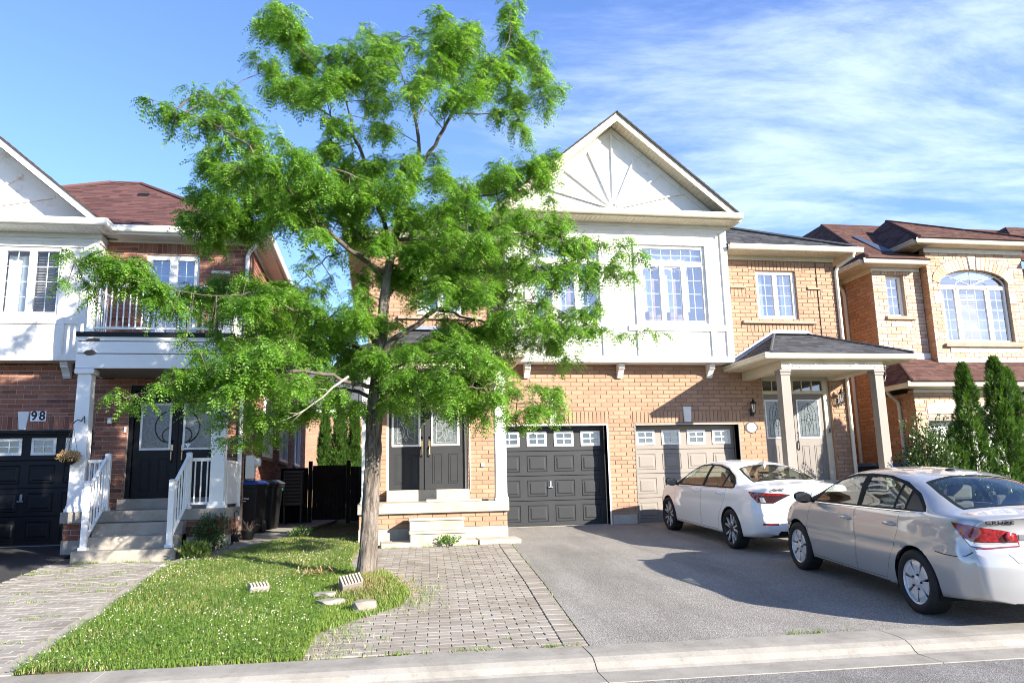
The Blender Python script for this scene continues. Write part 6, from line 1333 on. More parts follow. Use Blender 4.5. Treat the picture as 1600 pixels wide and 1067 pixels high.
# side yard between the houses: gate, fence, air conditioner
t = thing('side_gate', 'dark wooden gate closing the passage between the two houses', 'gate', (-3.8, 4.8, .05))
mb = MB(); mb.box(-4.30, -4.20, 4.72, 4.82, 0, 1.62); mb.build('gate_post', 'wood_dark', t); mb = MB(); mb.box(-3.32, -3.22, 4.72, 4.82, 0, 1.62); mb.build('gate_post', 'wood_dark', t)
for i in range(8):
    mb = MB(); x = -4.19+i*.108; mb.box(x, x+.106, 4.75, 4.775, .1, 1.50+.015*rng.random()); mb.build('plank', 'wood_dark', t)
mb = MB(); mb.box(-4.19, -3.33, 4.73, 4.749, .3, .4); mb.box(-4.19, -3.33, 4.73, 4.749, 1.2, 1.3); mb.build('rail', 'wood_dark', t)
t = thing('wooden_fence', 'dark wooden fence panel right of the side gate', 'fence', (-3, 4.8, .05))
for i in range(4):
    mb = MB(); x = -3.21+i*.112; mb.box(x, x+.110, 4.76, 4.785, .05, 1.46+.02*rng.random()); mb.build('plank', 'wood_dark', t)
mb = MB(); mb.box(-5.0, -4.31, 4.76, 4.785, .05, 1.45); mb.build('plank', 'wood_dark', t)
t = thing('air_conditioner', 'dark grey outdoor air conditioner on a stand by the brick side wall', 'air conditioner', (-4.6, 4, .1))
mb = MB(); mb.box(-4.84, -4.36, 3.85, 4.30, .50, 1.36); mb.build('case', 'plastic_grey', t, bevel=.02)
for i in range(9):
    mb = MB(); z = .58+i*.085; mb.box(-4.80, -4.40, 3.835, 3.849, z, z+.045); mb.build('louvre', 'plastic_black', t)
for x in (-4.80, -4.40):
    mb = MB(); mb.box(x-.02, x+.02, 3.9, 4.26, .05, .5); mb.build('leg', 'plastic_grey', t)
# ------------------------------------------------------------------ cars
def two_sided(name, src):
    m = M[src].copy(); m.name = name; nt = m.node_tree; N = nt.nodes; out = N['Material Output']; b = N['Principled BSDF']
    g = N.new('ShaderNodeNewGeometry'); d = N.new('ShaderNodeBsdfDiffuse'); d.inputs[0].default_value = (.12, .115, .11, 1); mx = N.new('ShaderNodeMixShader')
    nt.links.new(g.outputs['Backfacing'], mx.inputs[0]); nt.links.new(b.outputs[0], mx.inputs[1]); nt.links.new(d.outputs[0], mx.inputs[2]); nt.links.new(mx.outputs[0], out.inputs[0]); M[name] = m
for c in ('white', 'silver', 'black'): two_sided('body_'+c, 'paint_'+c)
def shape(S):
    """lofted body grid from the side and plan curves in S; returns bmesh with x right, y forward (0 = rear end), z up"""
    L = S['L']; f = lambda k, s: pchip(*zip(*S[k]), s)
    st = np.unique(np.concatenate([np.linspace(0, .25, 9), np.linspace(.25, L-.25, 92), np.linspace(L-.25, L, 9)])); ns = len(st)
    zc, zb, wb, wm, zr, wr = (f(k, st) for k in ('zc', 'zb', 'wb', 'wm', 'zr', 'wr')); zbot = f('bot', st); rows = []
    for i in range(ns):
        p = []; ws = wm[i]-.035; zs = zbot[i]+.05; z0 = zbot[i]
        for t in np.linspace(0, 1, 5)[:-1]: p.append((ws*.93*t, z0+.012*t))
        zz = np.linspace(zs, zb[i], 18); zm = S.get('zm', .60)
        zm_ = min(max(zm, zs+.08), zb[i]-.05)
        w = pchip([zs, zs+.06, zm_, zm_+(zb[i]-zm_)*.6, zb[i]], [ws-.012, ws+.006, wm[i], wm[i]-(wm[i]-wb[i])*.38, wb[i]], zz)
        k = S.get('crease'); 
        if k: w = w-.013*np.exp(-((zz-(f('crease', [st[i]])[0]-.035))/.03)**2)
        p += list(zip(w, zz))
        n2 = 11; rr = (wr[i], zr[i]); b = (wb[i]-.035, zb[i]+.012)
        for t in np.linspace(0, 1, n2): bul = S.get('bulge', .012)*math.sin(math.pi*t); p.append((b[0]+(rr[0]-b[0])*t+bul, b[1]+(rr[1]-b[1])*t))
        for t in np.linspace(0, 1, 10)[1:]: y = rr[0]*(1-t); p.append((y, rr[1]+(zc[i]-rr[1])*(1-(y/rr[0])**2)))
        P = np.array(p)
        ib, ir = 4+18-1, 4+18+n2-1
        for _ in range(3):
            Q = P.copy()
            for j in list(range(ib-1, ib+3))+list(range(ir-3, ir+4)): Q[j] = .25*P[j-1]+.5*P[j]+.25*P[j+1]
            P = Q
        rows.append(P)
    A = np.array(rows); nr = A.shape[1]                       # (ns, nr, 2)
    def sm(t): t = np.clip(t, 0, 1); return t*t*(3-2*t)
    bm = bmesh.new(); G = []
    zrp = lambda z: pchip(*zip(*S['rearp']), z); zfp = lambda z: pchip(*zip(*S['frontp']), z)
    def yy(s, x, z):
        wR = 1-sm(s/.42); wF = 1-sm((L-s)/.6)
        y = s+wR*(float(zrp(z))+S['bowr']*abs(x/.9)**2.6)-wF*(float(zfp(z))+S['bowf']*abs(x/.9)**2.4); return y
    for i in range(ns):
        r = []
        for sg in (-1, 1):
            rng_ = range(nr) if sg < 0 else range(nr-2, 0, -1)
            for j in rng_:
                x, z = A[i, j]; r.append(bm.verts.new((sg*x, yy(st[i], x, z), z)))
        G.append(r)
    m = len(G[0])
    for i in range(ns-1):
        for j in range(m): bm.faces.new((G[i][j], G[i+1][j], G[i+1][(j+1) % m], G[i][(j+1) % m]))
    K = 22
    for e, flip in ((0, False), (ns-1, True)):
        prev = None; Lf = G[e][:nr]; Rt = [G[e][0]]+[G[e][m-j] for j in range(1, nr-1)]+[G[e][nr-1]]
        for j in range(nr):
            a, b = Lf[j], Rt[j]
            if a is b: row = [a]*(K+1)
            else:
                row = [a]
                for k in range(1, K): x = a.co.x+(b.co.x-a.co.x)*k/K; row.append(bm.verts.new((x, yy(st[e], x, a.co.z), a.co.z)))
                row.append(b)
            if prev:
                for k in range(K):
                    q = []
                    for v in (prev[k], prev[k+1], row[k+1], row[k]):
                        if v not in q: q.append(v)
                    if len(q) > 2:
                        try: bm.faces.new(q if not flip else q[::-1])
                        except ValueError: pass
            prev = row
    bmesh.ops.recalc_face_normals(bm, faces=bm.faces); return bm
def inset_poly(P, d):
    n = len(P); A = parea(P); s = 1 if A > 0 else -1; out = []
    for i in range(n):
        p0, p1, p2 = Vector(P[i-1]), Vector(P[i]), Vector(P[(i+1) % n]); e1 = (p1-p0).normalized(); e2 = (p2-p1).normalized()
        n1 = Vector((-e1.y, e1.x))*s; n2 = Vector((-e2.y, e2.x))*s; b = (n1+n2); b = b/max(.3, b.length_squared)*2
        out.append(tuple(p1+b*d))
    return out
class Cutter:
    def __init__(s, bm): s.bm = bm; s.tag = bm.faces.layers.string.new('tag')
    def cut(s, P, tag, ax, ok, over=('',), nosplit=False):
        """P: polygon in the 2D frame given by ax=(u3,v3); ok(face centre, normal)"""
        u3, v3 = Vector(ax[0]), Vector(ax[1]); bm = s.bm; us = [p[0] for p in P]; vs = [p[1] for p in P]; bb = (min(us)-.002, max(us)+.002, min(vs)-.002, max(vs)+.002); out = [Vector(p) for p in P]; n = len(P)
        def inbb(f):
            a = [v.co.dot(u3) for v in f.verts]; b = [v.co.dot(v3) for v in f.verts]; return max(a) > bb[0] and min(a) < bb[1] and max(b) > bb[2] and min(b) < bb[3]
        for i in range(n):
            p, q = out[i], out[(i+1) % n]; e = (q-p)
            if e.length < 1e-6: continue
            no2 = Vector((-e.y, e.x)).normalized(); a, b = min(p.x, q.x)-.05, max(p.x, q.x)+.05; c, d = min(p.y, q.y)-.05, max(p.y, q.y)+.05
            fs = []
            for f in bm.faces:
                if not ok(f.calc_center_median(), f.normal): continue
                A = [v.co.dot(u3) for v in f.verts]; B = [v.co.dot(v3) for v in f.verts]
                if max(A) > a and min(A) < b and max(B) > c and min(B) < d: fs.append(f)
            es = list({e_ for f in fs for e_ in f.edges}); vv = list({v for f in fs for v in f.verts})
            co = u3*p.x/u3.length_squared+v3*p.y/v3.length_squared; bmesh.ops.bisect_plane(bm, geom=vv+es+fs, dist=1e-5, plane_co=co, plane_no=(u3*no2.x+v3*no2.y))
        px = [p[0] for p in P]; t = tag.encode(); ov = [o.encode() for o in over]
        for f in bm.faces:
            c = f.calc_center_median()
            if f[s.tag] in ov and ok(c, f.normal) and inbb(f):
                x, y = c.dot(u3), c.dot(v3)
                if bool(inpoly(np.array([x]), np.array([y]), P)[0]): f[s.tag] = t
def circle(cx, cy, r, n=28): return [(cx+r*math.cos(2*math.pi*i/n), cy+r*math.sin(2*math.pi*i/n)) for i in range(n)]
def split(bm, tagl):
    """bmesh -> {tag: (verts, faces, normals)} keeping the smooth normals of the whole shell"""
    bm.normal_update(); d = {}
    for f in bm.faces: d.setdefault(f[tagl].decode(), []).append(f)
    out = {}
    for k, fs in d.items():
        ix = {}; vs = []; ns = []; F = []
        for f in fs:
            q = []
            for v in f.verts:
                if v not in ix: ix[v] = len(vs); vs.append(v.co.copy()); ns.append(v.normal.copy())
                q.append(ix[v])
            F.append(q)
        out[k] = (vs, F, ns)
    return out
def emit(part, name, mat, parent, off=0., xs=1, filt=None, label=None, solid=0.):
    vs, F, ns = part
    me = bpy.data.meshes.new(name); me.from_pydata([tuple(v+n*off) for v, n in zip(vs, ns)], [], F); me.materials.append(M[mat] if isinstance(mat, str) else mat)
    me.polygons.foreach_set('use_smooth', np.ones(len(F), bool)); me.update(); me.normals_split_custom_set_from_vertices([tuple(n) for n in ns])
    o = bpy.data.objects.new(name, me); fin(o, parent, inv=False, label=label)
    if solid: md = o.modifiers.new('solid', 'SOLIDIFY'); md.thickness = solid; md.offset = -1
    return o
def wheel(parent, x, y, r, w, side, style, rr):
    """x = outer face; side -1 left +1 right"""
    t = MB(); xi = x-side*w; pr = [(rr*1.0, 0), (rr+.008, -.006), ((rr+r)/2, -.016), (r-.03, -.008), (r-.008, .006), (r, .03), (r, w-.03), (r-.008, w-.006), (r-.03, w+.008), (rr, w)]
    t.lathe([(a, 0) for a, b in []] or [(a, (x-side*b)) for a, b in pr], (0, y, r), 40, 'x')
    t.f = t.f[:-2]; t.m = t.m[:-2]; t.r = t.r[:-2]
    tr = [(r+.0008, .045), (r+.0008, .05)]
    wh = t.build('wheel', 'rubber', parent, smooth=True, inv=False)
    b = MB(); b.lathe([(rr*1.005, x-side*.004), (rr*.985, x-side*.006), (rr*.95, x-side*.03), (rr*.93, x-side*.14), (.02, x-side*.14)], (0, y, r), 36, 'x'); b.f = b.f[:-2]; b.m = b.m[:-2]; b.r = b.r[:-2]; b.build('rim_barrel', 'alloy' if style == 'cap' else 'alloy_dark', wh, smooth=True, inv=False)
    k = MB(); k.lathe([(.135, x-side*.10), (.135, x-side*.085), (.04, x-side*.085)], (0, y, r), 24, 'x'); k.build('brake_disc', 'steel', wh, inv=False)
    def spoke(mb, a, w0, w1, r0, r1, d0, d1, th=.03, sk=0.):
        c, s = math.cos(a), math.sin(a); c2, s2 = math.cos(a+sk), math.sin(a+sk)
        def pt(rad, lat, dep, cc, ss): return (x-side*dep, y+rad*cc-lat*ss, r+rad*ss+lat*cc)
        A = [pt(r0, -w0, d0, c, s), pt(r0, w0, d0, c, s), pt(r1, w1, d1, c2, s2), pt(r1, -w1, d1, c2, s2)]; B = [pt(r0, -w0, d0+th, c, s), pt(r0, w0, d0+th, c, s), pt(r1, w1, d1+th, c2, s2), pt(r1, -w1, d1+th, c2, s2)]
        mb.hexa(B+A if side > 0 else A+B)
    if style == 'split':
        for i in range(5):
            a = math.pi/2+i*2*math.pi/5+.2; m = MB()
            spoke(m, a-.10, .016, .013, .045, rr*.97, .012, .012, .03, -.16); spoke(m, a+.10, .016, .013, .045, rr*.97, .012, .012, .03, .16); m.build('spoke', 'alloy', wh, inv=False, bevel=.003)
            m = MB(); spoke(m, a, .012, .03, .06, rr*.9, .035, .035, .02); m.build('spoke', 'alloy_dark', wh, inv=False)
        hub = 'alloy_dark'
    else:
        for i in range(7):
            a = math.pi/2+i*2*math.pi/7; m = MB(); spoke(m, a, .024, .066, .05, rr*.74, .020, .010, .02); spoke(m, a, .066, .078, rr*.74, rr*.96, .010, .016, .02); m.build('spoke', 'alloy', wh, inv=False, bevel=.006)
        m = MB(); n = 36; vs = []
        for q, dd in ((.93, .018), (1.0, .012), (1.0, .03), (.93, .03)):
            for j in range(n): vs.append((x-side*dd, y+rr*q*math.cos(6.2832*j/n), r+rr*q*math.sin(6.2832*j/n)))
        m.add(vs, [(i*n+j, i*n+(j+1) % n, ((i+1) % 4)*n+(j+1) % n, ((i+1) % 4)*n+j) for i in range(4) for j in range(n)]); m.build('rim', 'alloy', wh, inv=False)
        hub = 'alloy'
    m = MB(); m.lathe([(.062, x-side*.03), (.058, x-side*.012), (.03, x-side*.006), (.001, x-side*.006)], (0, y, r), 20, 'x')
    m.build('hub_cap', hub, wh, smooth=False, inv=False)
    m = MB()
    for i in range(5): a = i*6.2832/5+.6; m.lathe([(.011, x-side*.02), (.011, x-side*.002), (.006, x-side*.0)], (0, y+.085*math.cos(a)*.9, r+.085*math.sin(a)*.9), 6, 'x')
    m.build('lug_nuts', 'iron', wh, inv=False)
    return wh
SIDE = ((0, 1, 0), (0, 0, 1))
def car(name, label, S, loc, rz, paintm, extra, scale=1.):
    root = thing(name, label, 'car', loc); root.rotation_euler = (math.atan(SL*math.cos(rz)), 0, rz); root.scale = (scale, scale, 1+(scale-1)*-.35)
    bm = shape(S); bmesh.ops.translate(bm, verts=bm.verts, vec=(0, -S['ra'], 0)); ra = S['ra']
    cu = Cutter(bm); sh = lambda P: [(a-ra, b) for a, b in P]
    left = lambda c, n: c.x < -.3 and n.x < -.12; right = lambda c, n: c.x > .3 and n.x > .12
    for nm, ok in (('L', left), ('R', right)):
        for ya in (0, S['wbase']):
            cu.cut(circle(ya, S['wr_'], S['arch'])[:], 'arch', SIDE, (lambda c, n, o=ok: abs(c.x) > .3 and (c.x < 0) == (nm == 'L') and c.z < 1.0), over=('',))
        cu.cut(sh(S['dlo_trim']), 'trim', SIDE, ok)
        for wn, P in S['glass']: cu.cut(sh(P), wn+nm, SIDE, ok, over=('', 'trim'))
        for dn, P in S['doors']:
            P = sh(P); cu.cut(P, 'gap', SIDE, ok); cu.cut(inset_poly(P, .0045), dn+nm, SIDE, ok, over=('gap',))
        if 'sill' in S: cu.cut(sh(S['sill']), 'gap', SIDE, ok)
    top = lambda c, n: n.z > .12 and c.z > .95; TOPX = ((1, 0, 0), (0, 1, 0))
    cu.cut([(a, b-ra) for a, b in S['back_trim']], 'trim_back', TOPX, top); cu.cut([(a, b-ra) for a, b in S['back_glass']], 'backlight', TOPX, top, over=('trim_back',))
    cu.cut([(a, b-ra) for a, b in S['front_glass']], 'windscreen', TOPX, lambda c, n: n.z > .12 and c.z > .85 and c.y > 1)
    REAR = ((1, 0, 0), (0, 0, 1)); rear = lambda c, n: c.y < -ra+.45 and n.y < -.2
    for tg, P, over in S['rear']: cu.cut(P, tg, REAR, rear, over=over)
    q = 1/math.sqrt(2)
    for sg, nm in ((-1, 'L'), (1, 'R')):
        ax = ((-sg*q, -q, 0), (0, 0, 1)); ok = lambda c, n, s_=sg: c.x*s_ > .2 and c.y < -ra+.95 and n.dot(Vector((s_*q, -q, 0))) > .15
        for tg, P3, over in S['tail']:
            P = [(-u+q*ra, z) for u, z in P3]; cu.cut(P, tg+nm, ax, ok, over=tuple(o_+nm if o_ else '' for o_ in over))
    parts = split(bm, cu.tag); bm.free()
    body = emit(parts.pop(''), 'body', paintm, root); mats = S['mats']
    doors = {}
    for k in list(parts):
        p = parts[k]
        if k == 'arch': continue
        if k == 'gap': emit(p, 'panel_gap', 'gap', root, -.004)
        elif k == 'trim': emit(p, 'window_trim', 'gap', root, .001)
        elif k == 'trim_back': emit(p, 'rear_window_trim', 'gap', root, .0)
        elif k.startswith('door'): doors[k] = emit(p, 'door', paintm, root)
    for k, p in parts.items():
        if k[:5] in ('glass', 'plate') or k in ('backlight', 'windscreen'):
            nm = k[:-1] if k[-1] in 'LR' else k
            if k.startswith('plate'): emit(p, 'pillar_panel', 'plastic_black', root)
            else: emit(p, {'backlight': 'rear_window', 'windscreen': 'windscreen'}.get(k, 'side_window'), 'glass_car_back' if k == 'backlight' else 'glass_car', root, -.003)
        else:
            b = k[:-1] if k[-1] in 'LR' and k[:-1] in mats else k
            if b in mats: nm, mt, of = mats[b]; emit(p, nm, mt, root, of)
    # wheel housings, floor, cabin
    for ya in (0, S['wbase']):
        for sg in (-1, 1):
            m = MB(); n = 24; R0 = S['arch']+.004; vs = []
            for xx in (S['hw']-.035, .5):
                for i in range(n+1): a = -.35+(math.pi+.7)*i/n; vs.append((sg*xx, ya+R0*math.cos(a), S['wr_']+R0*math.sin(a)))
            m.add(vs, [(i, i+1, n+2+i, n+1+i) for i in range(n)]+[tuple(range(n+1, 2*n+2))]); m.build('wheel_housing', 'gap', root, inv=False)
            wheel(root, sg*S['track'], ya, S['wr_'], .2, sg, S['rim'], S['rimr'])
            # flared lip of the arch
    m = MB(); m.box(-.7, .7, -.55, S['wbase']+.5, .24, .28); m.box(-.5, .5, -.55, S['wbase']-.35, .26, .42); m.build('floor', 'interior', root, inv=False)
    zs = S['seatz']
    for sx in (-.36, .36):
        m = MB(); y = S['wbase']-1.45; m.box(sx-.25, sx+.25, y, y+.5, .42, .55); m.hexa([(sx-.24, y-.02, .5), (sx+.24, y-.02, .5), (sx+.24, y+.13, .5), (sx-.24, y+.13, .5), (sx-.2, y-.2, zs), (sx+.2, y-.2, zs), (sx+.2, y-.08, zs), (sx-.2, y-.08, zs)]); m.box(sx-.14, sx+.14, y-.26, y-.16, zs+.02, zs+.2); m.build('seat', S['seatm'], root, inv=False, bevel=.04, seg=2)
        m = MB(); y = .55; m.box(sx-.13, sx+.13, y-.34, y-.25, zs-.02, zs+.14); m.build('headrest', S['seatm'], root, inv=False, bevel=.03, seg=2)
    m = MB(); y = .55; m.box(-.62, .62, y, y+.5, .42, .55); m.hexa([(-.62, y-.05, .5), (.62, y-.05, .5), (.62, y+.1, .5), (-.62, y+.1, .5), (-.56, y-.3, zs-.03), (.56, y-.3, zs-.03), (.56, y-.18, zs-.03), (-.56, y-.18, zs-.03)]); m.build('rear_bench', S['seatm'], root, inv=False, bevel=.03)
    m = MB(); m.box(-.6, .6, S['shelf'][0]-ra, S['shelf'][1]-ra, S['shelf'][2]-.02, S['shelf'][2]); m.build('parcel_shelf', 'interior', root, inv=False)
    m = MB(); m.hexa([(-.68, S['wbase']-.75, .7), (.68, S['wbase']-.75, .7), (.68, S['wbase']-.1, .75), (-.68, S['wbase']-.1, .75), (-.68, S['wbase']-.7, .93), (.68, S['wbase']-.7, .93), (.68, S['wbase']-.1, .92), (-.68, S['wbase']-.1, .92)]); m.build('dashboard', 'interior', root, inv=False, bevel=.03)
    m = MB(); c = Vector((-.36, S['wbase']-.88, .90)); pts = [c+Vector((.18*math.cos(a), -.07*math.sin(a), .17*math.sin(a))) for a in np.linspace(0, 6.283, 21)]; m.tube(pts, .015, 6, cap=False); m.tube([c-Vector((.17, 0, 0)), c, c+Vector((.17, 0, 0))], .02, 5); m.build('steering_wheel', 'plastic_black', root, inv=False)
    extra(root, S)
    return root
def mirror(root, x, y, z, mat, sg):
    bm = bmesh.new(); bmesh.ops.create_uvsphere(bm, u_segments=16, v_segments=10, radius=1)
    for v in bm.verts: c = v.co; v.co = Vector((c.x*.115+sg*.02*c.z, (c.y*.07 if c.y > 0 else c.y*.03)-.02*abs(c.x)*0, c.z*.078))
    me = bpy.data.meshes.new('mirror'); bm.to_mesh(me); bm.free(); me.materials.append(M[mat]); me.polygons.foreach_set('use_smooth', np.ones(len(me.polygons), bool))
    o = bpy.data.objects.new('mirror', me); o.location = (x+sg*.12, y, z); o.rotation_euler = (0, 0, sg*.25); fin(o, root, inv=False)
    m = MB(); m.tube([(x-sg*.03, y-.0, z-.05), (x+sg*.07, y, z-.03)], [.028, .025], 8); m.build('mirror_stalk', 'plastic_black', o, inv=False); o.children[0].matrix_parent_inverse = Matrix.LocRotScale(o.location, o.rotation_euler, (1, 1, 1)).inverted()
    bm2 = MB(); bm2.add([(-.09, -.0315, -.05), (.09, -.0315, -.05), (.09, -.0315, .05), (-.09, -.0315, .05)], [(0, 1, 2, 3)]); bm2.build('mirror_glass', 'glass_dark', o, inv=False)
def surf(root, name, x, z, y0=-3):
    """y of the car's rear surface / x of its side surface by ray cast on the body meshes"""
def bvh_of(root):
    from mathutils.bvhtree import BVHTree
    V = []; F = []
    for o in root.children:
        if o.type == 'MESH' and o.name.split('.')[0] in ('body', 'door', 'trunk_lid', 'bumper', 'tail_lamp', 'panel_gap'):
            n = len(V); V += [v.co.copy() for v in o.data.vertices]; F += [[i+n for i in p.vertices] for p in o.data.polygons]
    return BVHTree.FromPolygons(V, F)
def handle(root, bv, y, z, sg, mat):
    d = [o for o in root.children if o.name.startswith('door') and (o.data.vertices[0].co.x > 0) == (sg > 0)]
    d = min(d, key=lambda o: abs(sum(v.co.y for v in o.data.vertices)/len(o.data.vertices)-y)); h = bv.ray_cast(Vector((sg*2, y, z)), Vector((-sg, 0, 0)))[0]; x = h.x
    m = MB(); m.lathe([(.004, -.002*sg), (.034, -.003*sg), (.038, .0005*sg)], (x, y, z), 20, 'x'); mm = np.array(m.v); mm[:, 1] = y+(mm[:, 1]-y)*1.35; m.v = [tuple(v) for v in mm]; m.build('handle_recess', mat, d, inv=False)
    m = MB(); m.tube([(x, y-.11, z), (x+sg*.022, y-.09, z), (x+sg*.03, y, z+.004), (x+sg*.022, y+.08, z+.003), (x, y+.10, z)], [.010, .017, .018, .016, .010], 8); m.build('door_handle', mat, d, smooth=True, inv=False)
def badge(root, bv, s, size, x, z, mat, xs=1.3, name='badge'):
    h = bv.ray_cast(Vector((x, -4, z)), Vector((0, 1, 0))); p, n = h[0], h[1]; h2 = bv.ray_cast(Vector((x+.1, -4, z)), Vector((0, 1, 0))); d = (h2[0]-p).normalized(); up = (n.cross(d)).normalized(); up = up if up.z > 0 else -up; n = d.cross(up); n = n if n.y < 0 else -n
    t = text(name, s, size, (0, 0, 0), (0, 0, 0), mat, None, .003, xs=1); t.matrix_world = Matrix.LocRotScale(None, None, None); m = Matrix((d*xs, up, n)).transposed().to_4x4(); m.translation = p+n*.007; t.parent = root; t.matrix_parent_inverse = Matrix(); t.matrix_basis = m; return t, p, n
def rearbox(root, bv, name, x0, x1, z0, z1, th, mat, emb=.01, n=8):
    """strip that follows the rear surface"""
    m = MB(); vs = []; 
    for i in range(n+1):
        x = x0+(x1-x0)*i/n
        for z in (z0, z1):
            h = bv.ray_cast(Vector((x, -4, z)), Vector((0, 1, 0)))[0]; y = h.y if h else -1; vs += [(x, y-th, z), (x, y+emb, z)]
    for i in range(n):
        a = i*4; b = a+4; m.add([], [])
    F = []
    for i in range(n): a = i*4; b = a+4; F += [(a, b, b+2, a+2), (a+2, b+2, b+3, a+3), (a+1, b+1, b, a)]
    F += [(0, 2, 3, 1), (n*4, n*4+1, n*4+3, n*4+2)]; m.add(vs, F); return m.build(name, mat, root, inv=False)
# ---- white sedan
CIV = dict(L=4.674, ra=1.03, wbase=2.735, wr_=.325, arch=.365, hw=.895, track=.885, rim='split', rimr=.245, zm=.60, bulge=.016, bowr=.17, bowf=.42,
    zc=[(0, 1.085), (.06, 1.105), (.18, 1.10), (.55, 1.115), (.75, 1.155), (1.1, 1.265), (1.5, 1.355), (1.95, 1.405), (2.35, 1.415), (2.7, 1.39), (3.05, 1.285), (3.45, 1.09), (3.62, 1.02), (3.8, .985), (4.2, .92), (4.5, .82), (4.674, .68)],
    zr=[(0, 1.06), (.2, 1.065), (.55, 1.075), (.75, 1.10), (1.1, 1.205), (1.5, 1.30), (1.95, 1.35), (2.35, 1.36), (2.7, 1.335), (3.05, 1.225), (3.45, 1.035), (3.62, .975), (3.8, .945), (4.2, .875), (4.5, .775), (4.674, .63)],
    wr=[(0, .60), (.2, .64), (.55, .66), (.9, .60), (1.5, .555), (2.2, .565), (2.7, .575), (3.1, .63), (3.5, .71), (3.7, .74), (4.2, .69), (4.5, .58), (4.674, .45)],
    zb=[(0, .985), (.4, .995), (.9, .985), (1.5, .965), (2.2, .94), (3.0, .905), (3.6, .885), (4.0, .85), (4.4, .76), (4.674, .58)],
    wb=[(0, .735), (.25, .80), (.6, .842), (1.03, .868), (1.6, .868), (2.4, .868), (3.2, .862), (3.765, .855), (4.2, .81), (4.5, .70), (4.674, .56)],
    wm=[(0, .775), (.25, .845), (.6, .885), (1.03, .901), (1.6, .893), (2.4, .893), (3.2, .893), (3.765, .898), (4.2, .865), (4.5, .755), (4.674, .62)],
    bot=[(0, .30), (.35, .24), (.7, .19), (1.2, .175), (3.4, .175), (4.0, .19), (4.674, .22)], crease=[(0, .99), (.5, .86), (1, .80), (2, .77), (3.4, .745), (4.674, .70)],
    rearp=[(.2, .10), (.32, .045), (.42, .01), (.56, 0), (.66, .015), (.70, .055), (.80, .085), (.95, .075), (1.02, .04), (1.08, .015), (1.12, .01)], frontp=[(.2, .05), (.35, 0), (.6, 0), (.72, .05), (.9, .2), (1.2, .2)],
    dlo_trim=[(3.50, .955), (3.22, 1.115), (2.95, 1.245), (2.68, 1.318), (2.35, 1.343), (1.95, 1.338), (1.6, 1.285), (1.25, 1.175), (1.02, 1.065), (.94, 1.005), (1.02, .985), (2.2, .955), (3.3, .925)],
    glass=[('glassA', [(3.30, .950), (3.20, 1.085), (2.94, 1.215), (2.67, 1.288), (2.35, 1.318), (2.275, 1.318), (2.235, .975)]), ('glassB', [(2.13, .978), (2.17, 1.318), (1.95, 1.312), (1.62, 1.262), (1.485, 1.222), (1.43, .998)]), ('glassC', [(1.39, 1.0), (1.44, 1.207), (1.25, 1.143), (1.06, 1.05), (1.02, 1.012)])],
    doors=[('doorF', [(3.40, .895), (3.43, .60), (3.36, .27), (2.24, .26), (2.20, .6), (2.22, .945)]), ('doorR', [(2.205, .945), (2.185, .6), (2.225, .26), (1.56, .27), (1.46, .50), (1.33, .66), (1.22, .82), (1.20, .975)])],
    back_trim=[(-.60, .70), (-.30, .66), (.30, .66), (.60, .70), (.565, 1.10), (.50, 1.42), (.2, 1.48), (-.2, 1.48), (-.50, 1.42), (-.565, 1.10)], back_glass=[(-.565, .735), (-.28, .70), (.28, .70), (.565, .735), (.53, 1.10), (.47, 1.385), (.19, 1.44), (-.19, 1.44), (-.47, 1.385), (-.53, 1.10)],
    front_glass=[(-.68, 3.42), (-.3, 3.56), (.3, 3.56), (.68, 3.42), (.54, 2.80), (.25, 2.74), (-.25, 2.74), (-.54, 2.80)],
    rear=[('diff', [(-.60, .20), (-.52, .375), (.52, .375), (.60, .20)], ('',)), ('reflect', [(-.77, .47), (-.55, .47), (-.55, .497), (-.77, .497)], ('',)), ('reflect', [(.55, .47), (.77, .47), (.77, .497), (.55, .497)], ('',)), ('lidgap', [(-.60, .80), (-.52, .62), (.52, .62), (.60, .80), (.595, .80), (.517, .626), (-.517, .626), (-.595, .80)], ('',)), ('plate_rec', [(-.24, .66), (.24, .66), (.26, .79), (-.26, .79)], ('',))],
    tail=[('lampD', [(.27, .935), (.45, .955), (.66, .965), (.91, .965), (.84, .90), (.74, .81), (.66, .80), (.50, .80), (.40, .86)], ('',)), ('lampR', [(.268, .937), (.45, .957), (.66, .967), (.915, .967), (.842, .90), (.745, .808), (.69, .808), (.725, .90), (.64, .922), (.45, .922)], ('lampD',)), ('lampC', [(.605, .815), (.675, .815), (.70, .885), (.635, .89)], ('lampD',))],
    mats={'diff': ('rear_diffuser', 'plastic_black', .004), 'reflect': ('reflector', 'lamp_red', .003), 'lidgap': ('trunk_seam', 'gap', -.003), 'plate_rec': ('plate_recess', 'paint_white', -.012), 'lampD': ('tail_lamp', 'lamp_dark', .006), 'lampR': ('tail_lamp', 'lamp_red', .010), 'lampC': ('lamp_reflector', 'lamp_clear', .007)},
    seatz=1.0, seatm='interior', shelf=(.75, 1.25, 1.0))
